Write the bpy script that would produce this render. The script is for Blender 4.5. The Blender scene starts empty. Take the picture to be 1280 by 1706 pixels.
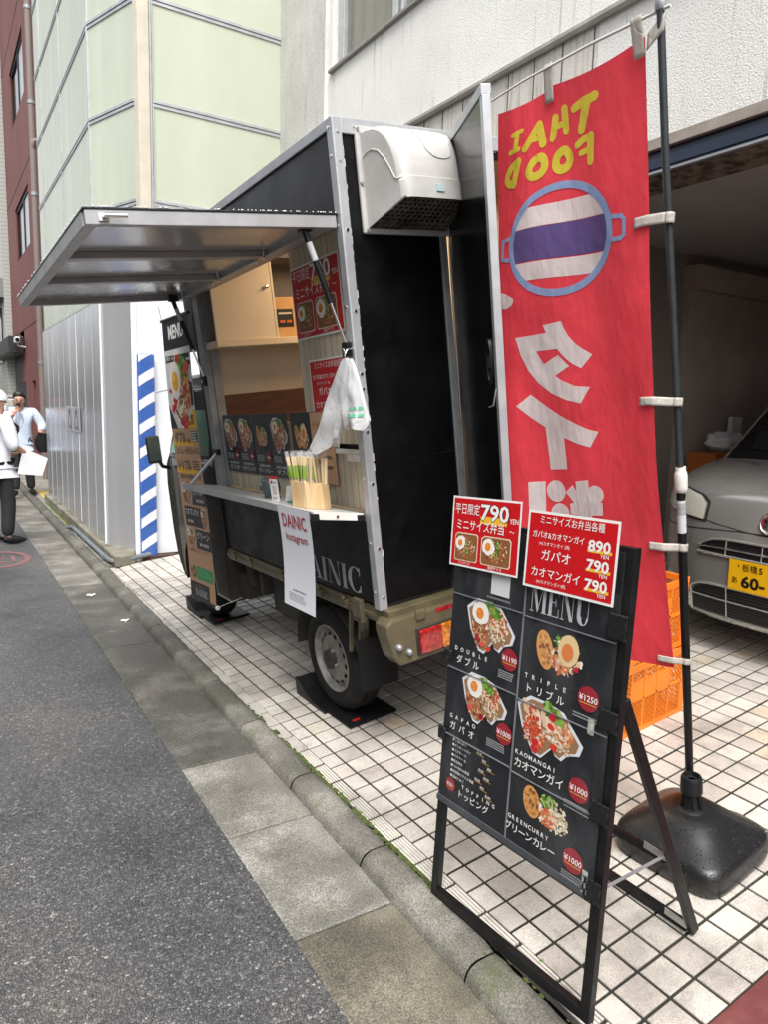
import bpy, bmesh, math, random
from mathutils import Vector, Matrix
random.seed(7)
SC = bpy.context.scene
COL = SC.collection
R = math.radians

# ------------------------------------------------------------------ camera
cam = bpy.data.cameras.new('camera'); cam_ob = bpy.data.objects.new('camera', cam); COL.objects.link(cam_ob)
cam.sensor_fit = 'AUTO'; cam.sensor_width = 36.0; cam.lens = 36.0 * 1183.0 / 1706.0
cam.clip_start = 0.05; cam.clip_end = 400.0
CX, CY, CZ = Vector((0.847, -0.530, 0.029)), Vector((0.052, 0.139, 0.989)), Vector((-0.529, -0.836, 0.145))
CZ.normalize(); CX = (CX - CZ * CX.dot(CZ)).normalized(); CY = CZ.cross(CX)
cam_ob.matrix_world = Matrix(((CX.x, CY.x, CZ.x, 0.0), (CX.y, CY.y, CZ.y, 0.0), (CX.z, CY.z, CZ.z, 1.63), (0, 0, 0, 1)))
SC.camera = cam_ob

# ------------------------------------------------------------------ light: overcast day
world = bpy.data.worlds.new('World'); SC.world = world; world.use_nodes = True
wn = world.node_tree; bg = wn.nodes['Background']
sky = wn.nodes.new('ShaderNodeTexSky'); sky.sky_type = 'NISHITA'; sky.sun_disc = False
sky.sun_elevation = R(58); sky.sun_rotation = R(208); sky.dust_density = 4.0; sky.air_density = 1.0
hs = wn.nodes.new('ShaderNodeHueSaturation'); hs.inputs['Saturation'].default_value = 0.18
wn.links.new(sky.outputs[0], hs.inputs['Color']); wn.links.new(hs.outputs[0], bg.inputs['Color'])
bg.inputs['Strength'].default_value = 0.125
sun = bpy.data.lights.new('sun', 'SUN'); sun.energy = 1.5; sun.angle = R(35); sun.color = (1.0, 0.97, 0.93)
sun_ob = bpy.data.objects.new('sun', sun); COL.objects.link(sun_ob)
sd = Vector((-math.sin(R(28)) * math.cos(R(58)), -math.cos(R(28)) * math.cos(R(58)), math.sin(R(58))))
sun_ob.rotation_euler = sd.to_track_quat('Z', 'Y').to_euler()
SC.view_settings.view_transform = 'Standard'; SC.view_settings.look = 'None'
SC.view_settings.exposure = 1.22; SC.view_settings.gamma = 1.0
SC.cycles.max_bounces = 8; SC.cycles.transparent_max_bounces = 16

# ------------------------------------------------------------------ materials
MC = {}
def new_mat(name):
    m = bpy.data.materials.new(name); m.use_nodes = True
    return m, m.node_tree.nodes, m.node_tree.links, m.node_tree.nodes['Principled BSDF']
def c4(c): return (c[0], c[1], c[2], 1.0)
def ramp(N, L, src, stops):
    r = N.new('ShaderNodeValToRGB')
    els = r.color_ramp.elements
    while len(els) < len(stops): els.new(0.5)
    for e, (p, c) in zip(els, stops): e.position = p; e.color = c4(c if hasattr(c, '__len__') else (c, c, c))
    L.new(src, r.inputs[0]); return r
def mixc(N, L, fac, a, b, mode='MIX'):
    m = N.new('ShaderNodeMix'); m.data_type = 'RGBA'; m.blend_type = mode
    for sock, v in ((m.inputs[0], fac), (m.inputs[6], a), (m.inputs[7], b)):
        if hasattr(v, 'links') or isinstance(v, bpy.types.NodeSocket): L.new(v, sock)
        elif hasattr(v, '__len__'): sock.default_value = c4(v)
        else: sock.default_value = v
    return m.outputs[2]
def math_(N, L, op, a, b=None):
    m = N.new('ShaderNodeMath'); m.operation = op
    for i, v in enumerate((a, b)):
        if v is None: continue
        if isinstance(v, bpy.types.NodeSocket): L.new(v, m.inputs[i])
        else: m.inputs[i].default_value = v
    return m.outputs[0]
def noise(N, L, vec, scale, detail=4, rough=0.55, stretch=None):
    n = N.new('ShaderNodeTexNoise'); n.inputs['Scale'].default_value = scale; n.inputs['Detail'].default_value = detail
    n.inputs['Roughness'].default_value = rough
    if stretch:
        mp = N.new('ShaderNodeMapping'); mp.inputs['Scale'].default_value = stretch; L.new(vec, mp.inputs[0]); vec = mp.outputs[0]
    L.new(vec, n.inputs['Vector']); return n.outputs['Fac']
def bump(N, L, b, h, strength, dist=0.002, chain=None):
    bm_ = N.new('ShaderNodeBump'); bm_.inputs['Strength'].default_value = strength; bm_.inputs['Distance'].default_value = dist
    L.new(h, bm_.inputs['Height'])
    if chain is not None: L.new(chain, bm_.inputs['Normal'])
    if b is not None: L.new(bm_.outputs[0], b.inputs['Normal'])
    return bm_.outputs[0]
def mat(name, col, rough=0.5, metal=0.0, col2=None, nscale=12, ncon=(0.35, 0.65), bmp=0.0, bscale=120, stretch=None, coat=0.0, rvar=0.0, spec=0.5):
    if name in MC: return MC[name]
    m, N, L, b = new_mat(name)
    b.inputs['Base Color'].default_value = c4(col); b.inputs['Roughness'].default_value = rough; b.inputs['Metallic'].default_value = metal
    b.inputs['Coat Weight'].default_value = coat; b.inputs['Coat Roughness'].default_value = 0.06
    b.inputs['Specular IOR Level'].default_value = spec
    if col2 or bmp or rvar:
        tc = N.new('ShaderNodeTexCoord').outputs['Object']
        if col2:
            n = noise(N, L, tc, nscale, 6, 0.6, stretch)
            r = ramp(N, L, n, [(ncon[0], col), (ncon[1], col2)]); L.new(r.outputs[0], b.inputs['Base Color'])
        if rvar:
            n3 = noise(N, L, tc, 6, 5, 0.6); r3 = ramp(N, L, n3, [(0.35, max(0.02, rough - rvar)), (0.65, min(1, rough + rvar))]); L.new(r3.outputs[0], b.inputs['Roughness'])
        if bmp:
            n2 = noise(N, L, tc, bscale, 4, 0.6); bump(N, L, b, n2, bmp)
    MC[name] = m; return m
def pm(hexcol, rough=0.4):                    # a printing ink, given as a display colour
    key = 'ink_' + hexcol
    if key in MC: return MC[key]
    rgb = [int(hexcol[i:i + 2], 16) / 255 for i in (0, 2, 4)]
    lin = [(c / 12.92 if c <= 0.04045 else ((c + 0.055) / 1.055) ** 2.4) * 0.82 for c in rgb]
    return mat(key, lin, rough)

M_alu = mat('brushed_aluminium', (0.52, 0.53, 0.54), 0.42, 0.55, (0.42, 0.43, 0.45), 9, bmp=0.05, bscale=300)
M_alu_d = mat('dull_aluminium', (0.36, 0.37, 0.38), 0.45, 0.5, (0.27, 0.28, 0.29), 7)
M_alu_under = mat('awning_sheet', (0.37, 0.37, 0.375), 0.2, 0.35, (0.41, 0.41, 0.415), 3, rvar=0.06)
M_black = mat('black_panel', (0.0035, 0.0037, 0.0043), 0.34, 0, (0.0085, 0.0084, 0.0083), 9, ncon=(.55, .85), rvar=0.12, spec=0.22, bmp=.06, bscale=5)
M_doorblk = mat('black_door_panel', (0.004, 0.004, 0.0047), 0.22, 0, (0.006, 0.006, 0.0066), 4, rvar=0.05, spec=0.4)
M_blackmetal = mat('black_metal', (0.006, 0.006, 0.0066), 0.35, 0, (0.010, 0.010, 0.011), 30, rvar=0.12, spec=0.35)
M_rubber = mat('rubber', (0.007, 0.007, 0.0075), 0.8, 0, (0.015, 0.0145, 0.014), 14, bmp=0.15, bscale=220, spec=0.25)
M_blkplastic = mat('black_plastic', (0.008, 0.008, 0.009), 0.45, spec=0.35, bmp=0.1, bscale=200)
M_khaki = mat('khaki_paint', (0.120, 0.100, 0.056), 0.42, 0, (0.075, 0.062, 0.035), 9, coat=0.25, rvar=0.1)
M_under = mat('chassis_dark', (0.035, 0.032, 0.025), 0.7, 0, (0.02, 0.018, 0.015), 8)
M_cab = mat('olive_brown_paint', (0.050, 0.043, 0.031), 0.3, 0.1, (0.038, 0.033, 0.025), 4, coat=0.35)
M_steel = mat('wheel_silver', (0.27, 0.26, 0.24), 0.45, 0.4, (0.17, 0.16, 0.14), 16)
M_white_pl = mat('white_plastic', (0.72, 0.71, 0.68), 0.35, 0, (0.64, 0.62, 0.58), 7)
M_white_hood = mat('vent_white', (0.50, 0.49, 0.47), 0.33, 0, (0.38, 0.365, 0.34), 5, ncon=(0.42, 0.75), rvar=0.05)
M_grease = mat('greasy_grille', (0.20, 0.18, 0.155), 0.5, 0, (0.05, 0.04, 0.03), 12)
M_cream = mat('interior_cream', (0.70, 0.60, 0.46), 0.4, 0, (0.66, 0.56, 0.43), 5)
M_wood = mat('brown_wood', (0.14, 0.055, 0.028), 0.4, 0, (0.085, 0.033, 0.018), 8, stretch=(1, 1, 8))
M_kraft = mat('kraft_paper', (0.55, 0.32, 0.13), 0.8, 0, (0.48, 0.27, 0.11), 10)
M_box = mat('cedar_box', (0.62, 0.43, 0.23), 0.6, 0, (0.52, 0.34, 0.17), 7, stretch=(6, 6, 1))
M_stick = mat('bamboo', (0.68, 0.52, 0.28), 0.6, 0, (0.58, 0.42, 0.2), 20)
M_orange = mat('orange_crate', (0.80, 0.22, 0.015), 0.42, 0, (0.70, 0.17, 0.012), 6)
M_shade_glass = mat('dark_glass', (0.008, 0.009, 0.009), 0.06, 0)
M_green_glass = mat('mint_glass', (0.25, 0.52, 0.40), 0.08, 0, (0.30, 0.58, 0.45), 2)
M_silver_car = mat('silver_car_paint', (0.56, 0.555, 0.52), 0.2, 0.7, (0.53, 0.525, 0.49), 3, coat=1.0)
M_grime = mat('dirty_concrete', (0.20, 0.17, 0.135), 0.9, 0, (0.055, 0.040, 0.030), 16, ncon=(0.42, 0.6), bmp=0.3, bscale=60)
M_navy = mat('navy_shutter_box', (0.012, 0.020, 0.042), 0.35, 0, (0.016, 0.026, 0.052), 4)
M_taupe = mat('taupe_lintel', (0.34, 0.30, 0.26), 0.8, 0, (0.26, 0.225, 0.19), 9, bmp=0.2, bscale=90)
M_ceiling = mat('garage_ceiling_paint', (0.40, 0.385, 0.38), 0.8, 0, (0.34, 0.325, 0.32), 3)
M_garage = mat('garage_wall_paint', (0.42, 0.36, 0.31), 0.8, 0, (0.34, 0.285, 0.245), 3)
M_chrome = mat('chrome', (0.75, 0.75, 0.74), 0.15, 1.0)
M_skin = mat('skin', (0.50, 0.28, 0.19), 0.5, 0, (0.44, 0.23, 0.15), 30)
M_shirt = mat('white_shirt', (0.78, 0.79, 0.83), 0.85, 0, (0.68, 0.69, 0.74), 9, bmp=0.5, bscale=14)
M_bluesh = mat('pale_blue_shirt', (0.60, 0.67, 0.80), 0.85, 0, (0.52, 0.59, 0.72), 9, bmp=0.5, bscale=14)
M_trouser = mat('black_trousers', (0.012, 0.012, 0.014), 0.85, 0, (0.02, 0.02, 0.022), 9, bmp=0.5, bscale=12)
M_hair = mat('dark_hair', (0.012, 0.010, 0.009), 0.5, bmp=0.4, bscale=90)
M_cap = mat('white_cap', (0.72, 0.76, 0.76), 0.7)
M_paper = mat('white_paper', (0.80, 0.80, 0.80), 0.7)
M_moss = mat('moss', (0.075, 0.11, 0.016), 0.95, 0, (0.04, 0.05, 0.012), 40, bmp=0.9, bscale=150)
M_ink_k = pm('191a1d', 0.35)

def special():
    # asphalt
    m, N, L, b = new_mat('asphalt'); MC['asphalt'] = m
    tc = N.new('ShaderNodeTexCoord').outputs['Object']
    wob = noise(N, L, tc, 60, 2)
    v = N.new('ShaderNodeTexVoronoi'); v.inputs['Scale'].default_value = 122; v.inputs['Randomness'].default_value = 1.0; L.new(tc, v.inputs['Vector'])
    e = N.new('ShaderNodeTexVoronoi'); e.feature = 'DISTANCE_TO_EDGE'; e.inputs['Scale'].default_value = 122; L.new(tc, e.inputs['Vector'])
    sep = N.new('ShaderNodeSeparateColor'); L.new(v.outputs['Color'], sep.inputs[0])
    stone = ramp(N, L, sep.outputs[0], [(0.0, (0.062, 0.063, 0.066)), (0.55, (0.098, 0.098, 0.101)), (0.84, (0.132, 0.131, 0.13)), (0.96, (0.18, 0.178, 0.174)), (1.0, (0.28, 0.275, 0.265))])
    edge = ramp(N, L, e.outputs['Distance'], [(0.0, 0.50), (0.16, 1.0)])
    c = mixc(N, L, 1.0, stone.outputs[0], edge.outputs[0], 'MULTIPLY')
    big = noise(N, L, tc, 0.75, 6, 0.62)
    wet = ramp(N, L, big, [(0.38, (0.60, 0.61, 0.64)), (0.46, (0.90, 0.91, 0.93)), (0.54, (1.08, 1.07, 1.06)), (0.64, (1.34, 1.27, 1.17))])
    c = mixc(N, L, 1.0, c, wet.outputs[0], 'MULTIPLY')
    L.new(c, b.inputs['Base Color'])
    rr = ramp(N, L, big, [(0.36, 0.33), (0.6, 0.52)]); L.new(rr.outputs[0], b.inputs['Roughness'])
    h = math_(N, L, 'MULTIPLY', edge.outputs[0], math_(N, L, 'ADD', 0.45, sep.outputs[1]))
    bump(N, L, b, h, 0.85, 0.0042)
    # concrete with aggregate: gutter slabs and kerb
    for nm, base, base2, moss in (('gutter_concrete', (0.235, 0.222, 0.20), (0.145, 0.136, 0.122), 0.25), ('kerb_concrete', (0.25, 0.24, 0.215), (0.15, 0.142, 0.125), 0.7)):
        m, N, L, b = new_mat(nm); MC[nm] = m
        tc = N.new('ShaderNodeTexCoord').outputs['Object']
        at = N.new('ShaderNodeAttribute'); at.attribute_name = 'tone'
        n1 = noise(N, L, tc, 3.2, 7, 0.65)
        c0 = ramp(N, L, n1, [(0.36, tuple(x * .72 for x in base2)), (0.5, base2), (0.64, base)])
        gr = noise(N, L, tc, 190, 3, 0.75)
        g2 = ramp(N, L, gr, [(0.34, 0.42), (0.5, 1.0), (0.64, 1.75)])
        c = mixc(N, L, 1.0, c0.outputs[0], g2.outputs[0], 'MULTIPLY')
        c = mixc(N, L, 1.0, c, at.outputs['Color'], 'MULTIPLY')
        n2 = noise(N, L, tc, 4.1, 6, 0.7); mm = ramp(N, L, n2, [(0.54, 0.0), (0.70, moss * .8)])
        c = mixc(N, L, mm.outputs[0], c, (0.085, 0.105, 0.030))
        L.new(c, b.inputs['Base Color'])
        rr = ramp(N, L, n1, [(0.35, 0.42), (0.6, 0.75)]); L.new(rr.outputs[0], b.inputs['Roughness'])
        hh = noise(N, L, tc, 130, 4, 0.75); bump(N, L, b, hh, 0.9, 0.005)
    # glazed paving tile with small pits
    m, N, L, b = new_mat('paving_tile'); MC['paving_tile'] = m
    tc = N.new('ShaderNodeTexCoord').outputs['Object']
    at = N.new('ShaderNodeAttribute'); at.attribute_name = 'tone'
    v = N.new('ShaderNodeTexVoronoi'); v.inputs['Scale'].default_value = 215; L.new(tc, v.inputs['Vector'])
    sepa = N.new('ShaderNodeSeparateColor'); L.new(at.outputs['Color'], sepa.inputs[0])
    pit = ramp(N, L, v.outputs['Distance'], [(0.18, 1.0), (0.42, 0.0)])
    vis = noise(N, L, tc, 30, 3)
    pitf = math_(N, L, 'MULTIPLY', pit.outputs[0], ramp(N, L, vis, [(0.3, 0.35), (0.7, 0.95)]).outputs[0])
    pitf = math_(N, L, 'MULTIPLY', pitf, sepa.outputs[2])
    hue = ramp(N, L, sepa.outputs[0], [(0.0, (0.475, 0.43, 0.39)), (0.5, (0.56, 0.52, 0.465)), (0.9, (0.625, 0.59, 0.525)), (1.0, (0.55, 0.45, 0.32))])
    dirt = noise(N, L, tc, 2.4, 6, 0.65); dr = ramp(N, L, dirt, [(0.34, 0.62), (0.48, 0.92), (0.62, 1.06)])
    c = mixc(N, L, 1.0, hue.outputs[0], dr.outputs[0], 'MULTIPLY')
    fine = noise(N, L, tc, 160, 3, 0.7); fr = ramp(N, L, fine, [(0.3, 0.85), (0.7, 1.1)])
    c = mixc(N, L, 1.0, c, fr.outputs[0], 'MULTIPLY')
    st2 = noise(N, L, tc, 13, 6, 0.7); c = mixc(N, L, 1.0, c, ramp(N, L, st2, [(0.30, 0.72), (0.46, 1.0)]).outputs[0], 'MULTIPLY')
    c = mixc(N, L, pitf, c, (0.16, 0.13, 0.105))
    L.new(c, b.inputs['Base Color'])
    rr = ramp(N, L, dirt, [(0.36, 0.28), (0.6, 0.55)]); L.new(rr.outputs[0], b.inputs['Roughness'])
    bump(N, L, b, pit.outputs[0], -0.35, 0.0015)
    # rough stucco
    for nm, sc, col, col2, stripe in (('stucco', 105, (0.80, 0.79, 0.755), (0.72, 0.71, 0.675), False), ('ribbed_stucco', 70, (0.76, 0.75, 0.715), (0.62, 0.61, 0.575), True), ('band_panel', 150, (0.68, 0.65, 0.60), (0.52, 0.495, 0.45), False)):
        m, N, L, b = new_mat(nm); MC[nm] = m
        tc = N.new('ShaderNodeTexCoord').outputs['Object']
        n1 = noise(N, L, tc, 1.3, 6, 0.6); c = ramp(N, L, n1, [(0.3, col2), (0.65, col)]).outputs[0]
        hh = noise(N, L, tc, sc, 6, 0.62)
        cav = ramp(N, L, hh, [(0.34, 0.72), (0.5, 1.0)]); c = mixc(N, L, 1.0, c, cav.outputs[0], 'MULTIPLY')
        st = noise(N, L, tc, 2.2, 5, 0.65, (1, 9, 0.35) if nm != 'band_panel' else (1, 16, 0.5)); sr = ramp(N, L, st, [(0.57, 0.0), (0.72, 0.55)] if nm != 'band_panel' else [(0.5, 0.0), (0.66, 0.6)])
        c = mixc(N, L, sr.outputs[0], c, (0.20, 0.175, 0.14))
        L.new(c, b.inputs['Base Color']); b.inputs['Roughness'].default_value = 0.85
        ch = None
        if stripe:
            w = N.new('ShaderNodeTexWave'); w.bands_direction = 'Y'; w.inputs['Scale'].default_value = 13; w.inputs['Distortion'].default_value = 1.2; w.inputs['Detail'].default_value = 3
            L.new(tc, w.inputs['Vector']); ch = bump(N, L, None, w.outputs['Fac'], 0.8, 0.012)
            cs = ramp(N, L, w.outputs['Fac'], [(0.05, 0.62), (0.3, 1.0)]); c = mixc(N, L, 1.0, c, cs.outputs[0], 'MULTIPLY'); L.new(c, b.inputs['Base Color'])
        bump(N, L, b, hh, 0.75 if nm != 'band_panel' else 0.3, 0.011 if nm == 'stucco' else 0.006, ch)
    # wood plank sheet (planks upright, spaced along local y)
    m, N, L, b = new_mat('plank_sheet'); MC['plank_sheet'] = m
    tc = N.new('ShaderNodeTexCoord').outputs['Object']; sx = N.new('ShaderNodeSeparateXYZ'); L.new(tc, sx.inputs[0])
    yy = math_(N, L, 'MULTIPLY', sx.outputs[1], 19.0); fr = math_(N, L, 'FRACT', yy); fl = math_(N, L, 'FLOOR', yy)
    wn_ = N.new('ShaderNodeTexWhiteNoise'); wn_.noise_dimensions = '1D'; L.new(fl, wn_.inputs['W'])
    streak = noise(N, L, tc, 3, 7, 0.7, (1, 30, 1.6))
    c = ramp(N, L, streak, [(0.3, (0.42, 0.35, 0.25)), (0.62, (0.64, 0.56, 0.43))]).outputs[0]
    tn = ramp(N, L, wn_.outputs['Value'], [(0, 0.82), (1, 1.1)]); c = mixc(N, L, 1.0, c, tn.outputs[0], 'MULTIPLY')
    gap = ramp(N, L, fr, [(0.0, 0.25), (0.05, 0.3), (0.075, 1.0)]); c = mixc(N, L, 1.0, c, gap.outputs[0], 'MULTIPLY')
    L.new(c, b.inputs['Base Color']); b.inputs['Roughness'].default_value = 0.55
    # printed wood top of the counter
    # flag cloth: thin, lets light through
    for nm, col in (('flag_red', (0.86, 0.055, 0.080)), ('flag_white', (0.80, 0.76, 0.74)), ('flag_yellow', (0.82, 0.68, 0.06)), ('flag_violet', (0.13, 0.085, 0.26)), ('flag_blue', (0.30, 0.42, 0.68)), ('flag_pink', (0.70, 0.05, 0.08)), ('strap', (0.62, 0.58, 0.52)), ('bag_white', (0.86, 0.87, 0.88)), ('film', (0.85, 0.85, 0.86))):
        m, N, L, b = new_mat(nm); MC[nm] = m
        tc = N.new('ShaderNodeTexCoord').outputs['Object']
        n1 = noise(N, L, tc, 4, 3, 0.5); d = 0.88 if nm != 'bag_white' else 0.95
        k = ramp(N, L, n1, [(0.33, tuple(x * d for x in col)), (0.6, col)])
        L.new(k.outputs[0], b.inputs['Base Color']); b.inputs['Roughness'].default_value = 0.75 if nm.startswith('flag') else 0.4
        h1 = noise(N, L, tc, 8, 3 if nm.startswith('flag') else 8, 0.55, (1, 1.4, 0.6)); h2 = N.new('ShaderNodeTexVoronoi'); h2.feature = 'DISTANCE_TO_EDGE'; h2.inputs['Scale'].default_value = 6.5
        wv = N.new('ShaderNodeMapping'); L.new(tc, wv.inputs[0]); 
        mixv = N.new('ShaderNodeVectorMath'); mixv.operation = 'ADD'; L.new(wv.outputs[0], mixv.inputs[0])
        nv = N.new('ShaderNodeTexNoise'); nv.inputs['Scale'].default_value = 5; L.new(tc, nv.inputs['Vector']); sc_ = N.new('ShaderNodeVectorMath'); sc_.operation = 'SCALE'; sc_.inputs['Scale'].default_value = 0.35
        L.new(nv.outputs['Color'], sc_.inputs[0]); L.new(sc_.outputs[0], mixv.inputs[1]); L.new(mixv.outputs[0], h2.inputs['Vector'])
        cr = ramp(N, L, h2.outputs['Distance'], [(0.0, 0.0), (0.05, 1.0)])
        ch = bump(N, L, None, cr.outputs[0], 0.05 if nm.startswith('flag') else 0.3, 0.004); bump(N, L, b, h1, 0.6 if nm.startswith('flag') else 0.8, 0.02, ch)
        t = N.new('ShaderNodeBsdfTranslucent'); L.new(k.outputs[0], t.inputs['Color'])
        ms = N.new('ShaderNodeMixShader'); ms.inputs[0].default_value = 0.30 if nm != 'bag_white' else 0.5
        L.new(b.outputs[0], ms.inputs[1]); L.new(t.outputs[0], ms.inputs[2])
        L.new(ms.outputs[0], N['Material Output'].inputs['Surface'])
    # clear film
    m, N, L, b = new_mat('clear_film'); MC['clear_film'] = m
    b.inputs['Base Color'].default_value = (0.8, 0.8, 0.82, 1); b.inputs['Roughness'].default_value = 0.12; b.inputs['Alpha'].default_value = 0.085
    tc = N.new('ShaderNodeTexCoord').outputs['Object']; bump(N, L, b, noise(N, L, tc, 60, 4), 0.7, 0.006)
    m, N, L, b = new_mat('pad_film'); MC['pad_film'] = m
    b.inputs['Base Color'].default_value = (0.8, 0.8, 0.82, 1); b.inputs['Roughness'].default_value = 0.15; b.inputs['Alpha'].default_value = 0.035
    m, N, L, b = new_mat('sleeve_film'); MC['sleeve_film'] = m
    b.inputs['Base Color'].default_value = (0.75, 0.77, 0.8, 1); b.inputs['Roughness'].default_value = 0.22
    tc = N.new('ShaderNodeTexCoord').outputs['Object']
    n1 = noise(N, L, tc, 9, 5, 0.6, (1, 1, 0.4)); ra = ramp(N, L, n1, [(0.45, 0.0), (0.8, 0.06)]); L.new(ra.outputs[0], b.inputs['Alpha'])
    bump(N, L, b, noise(N, L, tc, 14, 4), 0.35, 0.01)
    # corrugated-free hoarding steel, pale, slightly shiny
    m, N, L, b = new_mat('hoarding_steel'); MC['hoarding_steel'] = m
    tc = N.new('ShaderNodeTexCoord').outputs['Object']
    n1 = noise(N, L, tc, 0.9, 2, 0.5, (1, 2.6, 0.35)); c = ramp(N, L, n1, [(0.25, (0.42, 0.425, 0.44)), (0.75, (0.56, 0.565, 0.585))]); L.new(c.outputs[0], b.inputs['Base Color'])
    b.inputs['Metallic'].default_value = 0.5
    n2 = noise(N, L, tc, 1.2, 2, 0.5); rr = ramp(N, L, n2, [(0.2, 0.20), (0.8, 0.27)]); L.new(rr.outputs[0], b.inputs['Roughness'])
    bump(N, L, b, noise(N, L, tc, 1.3, 2, 0.4, (1, 2.0, 0.4)), 0.12, 0.05)
    # pale green facade panels: slightly shiny, faint dirt runs
    m, N, L, b = new_mat('green_panel'); MC['green_panel'] = m
    tc = N.new('ShaderNodeTexCoord').outputs['Object']
    n1 = noise(N, L, tc, 1.1, 6, 0.6, (1, 3, 0.4)); c = ramp(N, L, n1, [(0.28, (0.43, 0.465, 0.365)), (0.7, (0.535, 0.565, 0.455))]); L.new(c.outputs[0], b.inputs['Base Color'])
    b.inputs['Roughness'].default_value = 0.32
    # maroon facade
    m, N, L, b = new_mat('maroon_facade'); MC['maroon_facade'] = m
    tc = N.new('ShaderNodeTexCoord').outputs['Object']
    n1 = noise(N, L, tc, 0.7, 6, 0.6, (1, 1, 0.4)); c = ramp(N, L, n1, [(0.3, (0.135, 0.042, 0.036)), (0.7, (0.19, 0.065, 0.055))]); L.new(c.outputs[0], b.inputs['Base Color'])
    b.inputs['Roughness'].default_value = 0.7; bump(N, L, b, noise(N, L, tc, 60, 3), 0.3, 0.004)
    # small grey facade tiles
    m, N, L, b = new_mat('grey_tile_facade'); MC['grey_tile_facade'] = m
    tc = N.new('ShaderNodeTexCoord').outputs['Object']; sx = N.new('ShaderNodeSeparateXYZ'); L.new(tc, sx.inputs[0])
    fy = math_(N, L, 'FRACT', math_(N, L, 'MULTIPLY', sx.outputs[1], 4.4)); fz = math_(N, L, 'FRACT', math_(N, L, 'MULTIPLY', sx.outputs[2], 10.0))
    gl = math_(N, L, 'MAXIMUM', ramp(N, L, fy, [(0.05, 1.0), (0.08, 0.0)]).outputs[0], ramp(N, L, fz, [(0.10, 1.0), (0.14, 0.0)]).outputs[0])
    L.new(mixc(N, L, gl, (0.40, 0.40, 0.37), (0.20, 0.20, 0.185)), b.inputs['Base Color']); b.inputs['Roughness'].default_value = 0.4
    # maroon painted pavement
    m, N, L, b = new_mat('maroon_pavement'); MC['maroon_pavement'] = m
    tc = N.new('ShaderNodeTexCoord').outputs['Object']; n1 = noise(N, L, tc, 5, 7, 0.65)
    L.new(ramp(N, L, n1, [(0.3, (0.10, 0.026, 0.026)), (0.62, (0.17, 0.052, 0.050)), (0.78, (0.28, 0.16, 0.15))]).outputs[0], b.inputs['Base Color'])
    L.new(ramp(N, L, n1, [(0.35, 0.25), (0.6, 0.5)]).outputs[0], b.inputs['Roughness']); bump(N, L, b, noise(N, L, tc, 45, 3), 0.3, 0.004)
    # wet black polyethylene: fine beads
    m, N, L, b = new_mat('wet_black_plastic'); MC['wet_black_plastic'] = m
    tc = N.new('ShaderNodeTexCoord').outputs['Object']
    b.inputs['Base Color'].default_value = (0.012, 0.012, 0.013, 1)
    v = N.new('ShaderNodeTexVoronoi'); v.inputs['Scale'].default_value = 170; L.new(tc, v.inputs['Vector'])
    dv = N.new('ShaderNodeTexNoise'); dv.inputs['Scale'].default_value = 9; L.new(tc, dv.inputs['Vector'])
    dm = ramp(N, L, dv.outputs['Fac'], [(0.42, 0.0), (0.6, 1.0)])
    sp = N.new('ShaderNodeSeparateColor'); L.new(v.outputs['Color'], sp.inputs[0])
    thr = math_(N, L, 'MULTIPLY', sp.outputs[0], 0.42)
    drop = math_(N, L, 'MULTIPLY', math_(N, L, 'MAXIMUM', math_(N, L, 'SUBTRACT', thr, v.outputs['Distance']), 0.0), dm.outputs[0])
    on = ramp(N, L, drop, [(0.0, 0.34), (0.02, 0.05)]); L.new(on.outputs[0], b.inputs['Roughness'])
    ch = bump(N, L, None, noise(N, L, tc, 240, 3), 0.12, 0.002); bump(N, L, b, drop, 1.0, 0.012, ch)
    # headlamp lens, lamps
    for nm, col in (('lens_clear', (0.88, 0.85, 0.70)), ('lens_red', (0.42, 0.012, 0.014)), ('lens_amber', (0.75, 0.22, 0.012))):
        m, N, L, b = new_mat(nm); MC[nm] = m
        tc = N.new('ShaderNodeTexCoord').outputs['Object']
        w = N.new('ShaderNodeTexVoronoi'); w.inputs['Scale'].default_value = 70 if nm != 'lens_clear' else 22; L.new(tc, w.inputs['Vector'])
        k = ramp(N, L, w.outputs['Distance'], [(0.0, tuple(min(1, x * 1.35) for x in col)), (0.8, tuple(x * 0.45 for x in col))])
        L.new(k.outputs[0], b.inputs['Base Color']); b.inputs['Roughness'].default_value = 0.12; b.inputs['Coat Weight'].default_value = 1.0
    m, N, L, b = new_mat('lamp_lens'); MC['lamp_lens'] = m
    b.inputs['Base Color'].default_value = (0.88, 0.87, 0.76, 1); b.inputs['Roughness'].default_value = 0.04; b.inputs['Alpha'].default_value = 0.5; b.inputs['Coat Weight'].default_value = 1.0
    # kitchen lamp
    m, N, L, b = new_mat('lamp_glow'); MC['lamp_glow'] = m
    b.inputs['Emission Color'].default_value = (1.0, 0.66, 0.33, 1); b.inputs['Emission Strength'].default_value = 14
    # brown drips for the stained band
special()

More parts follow.
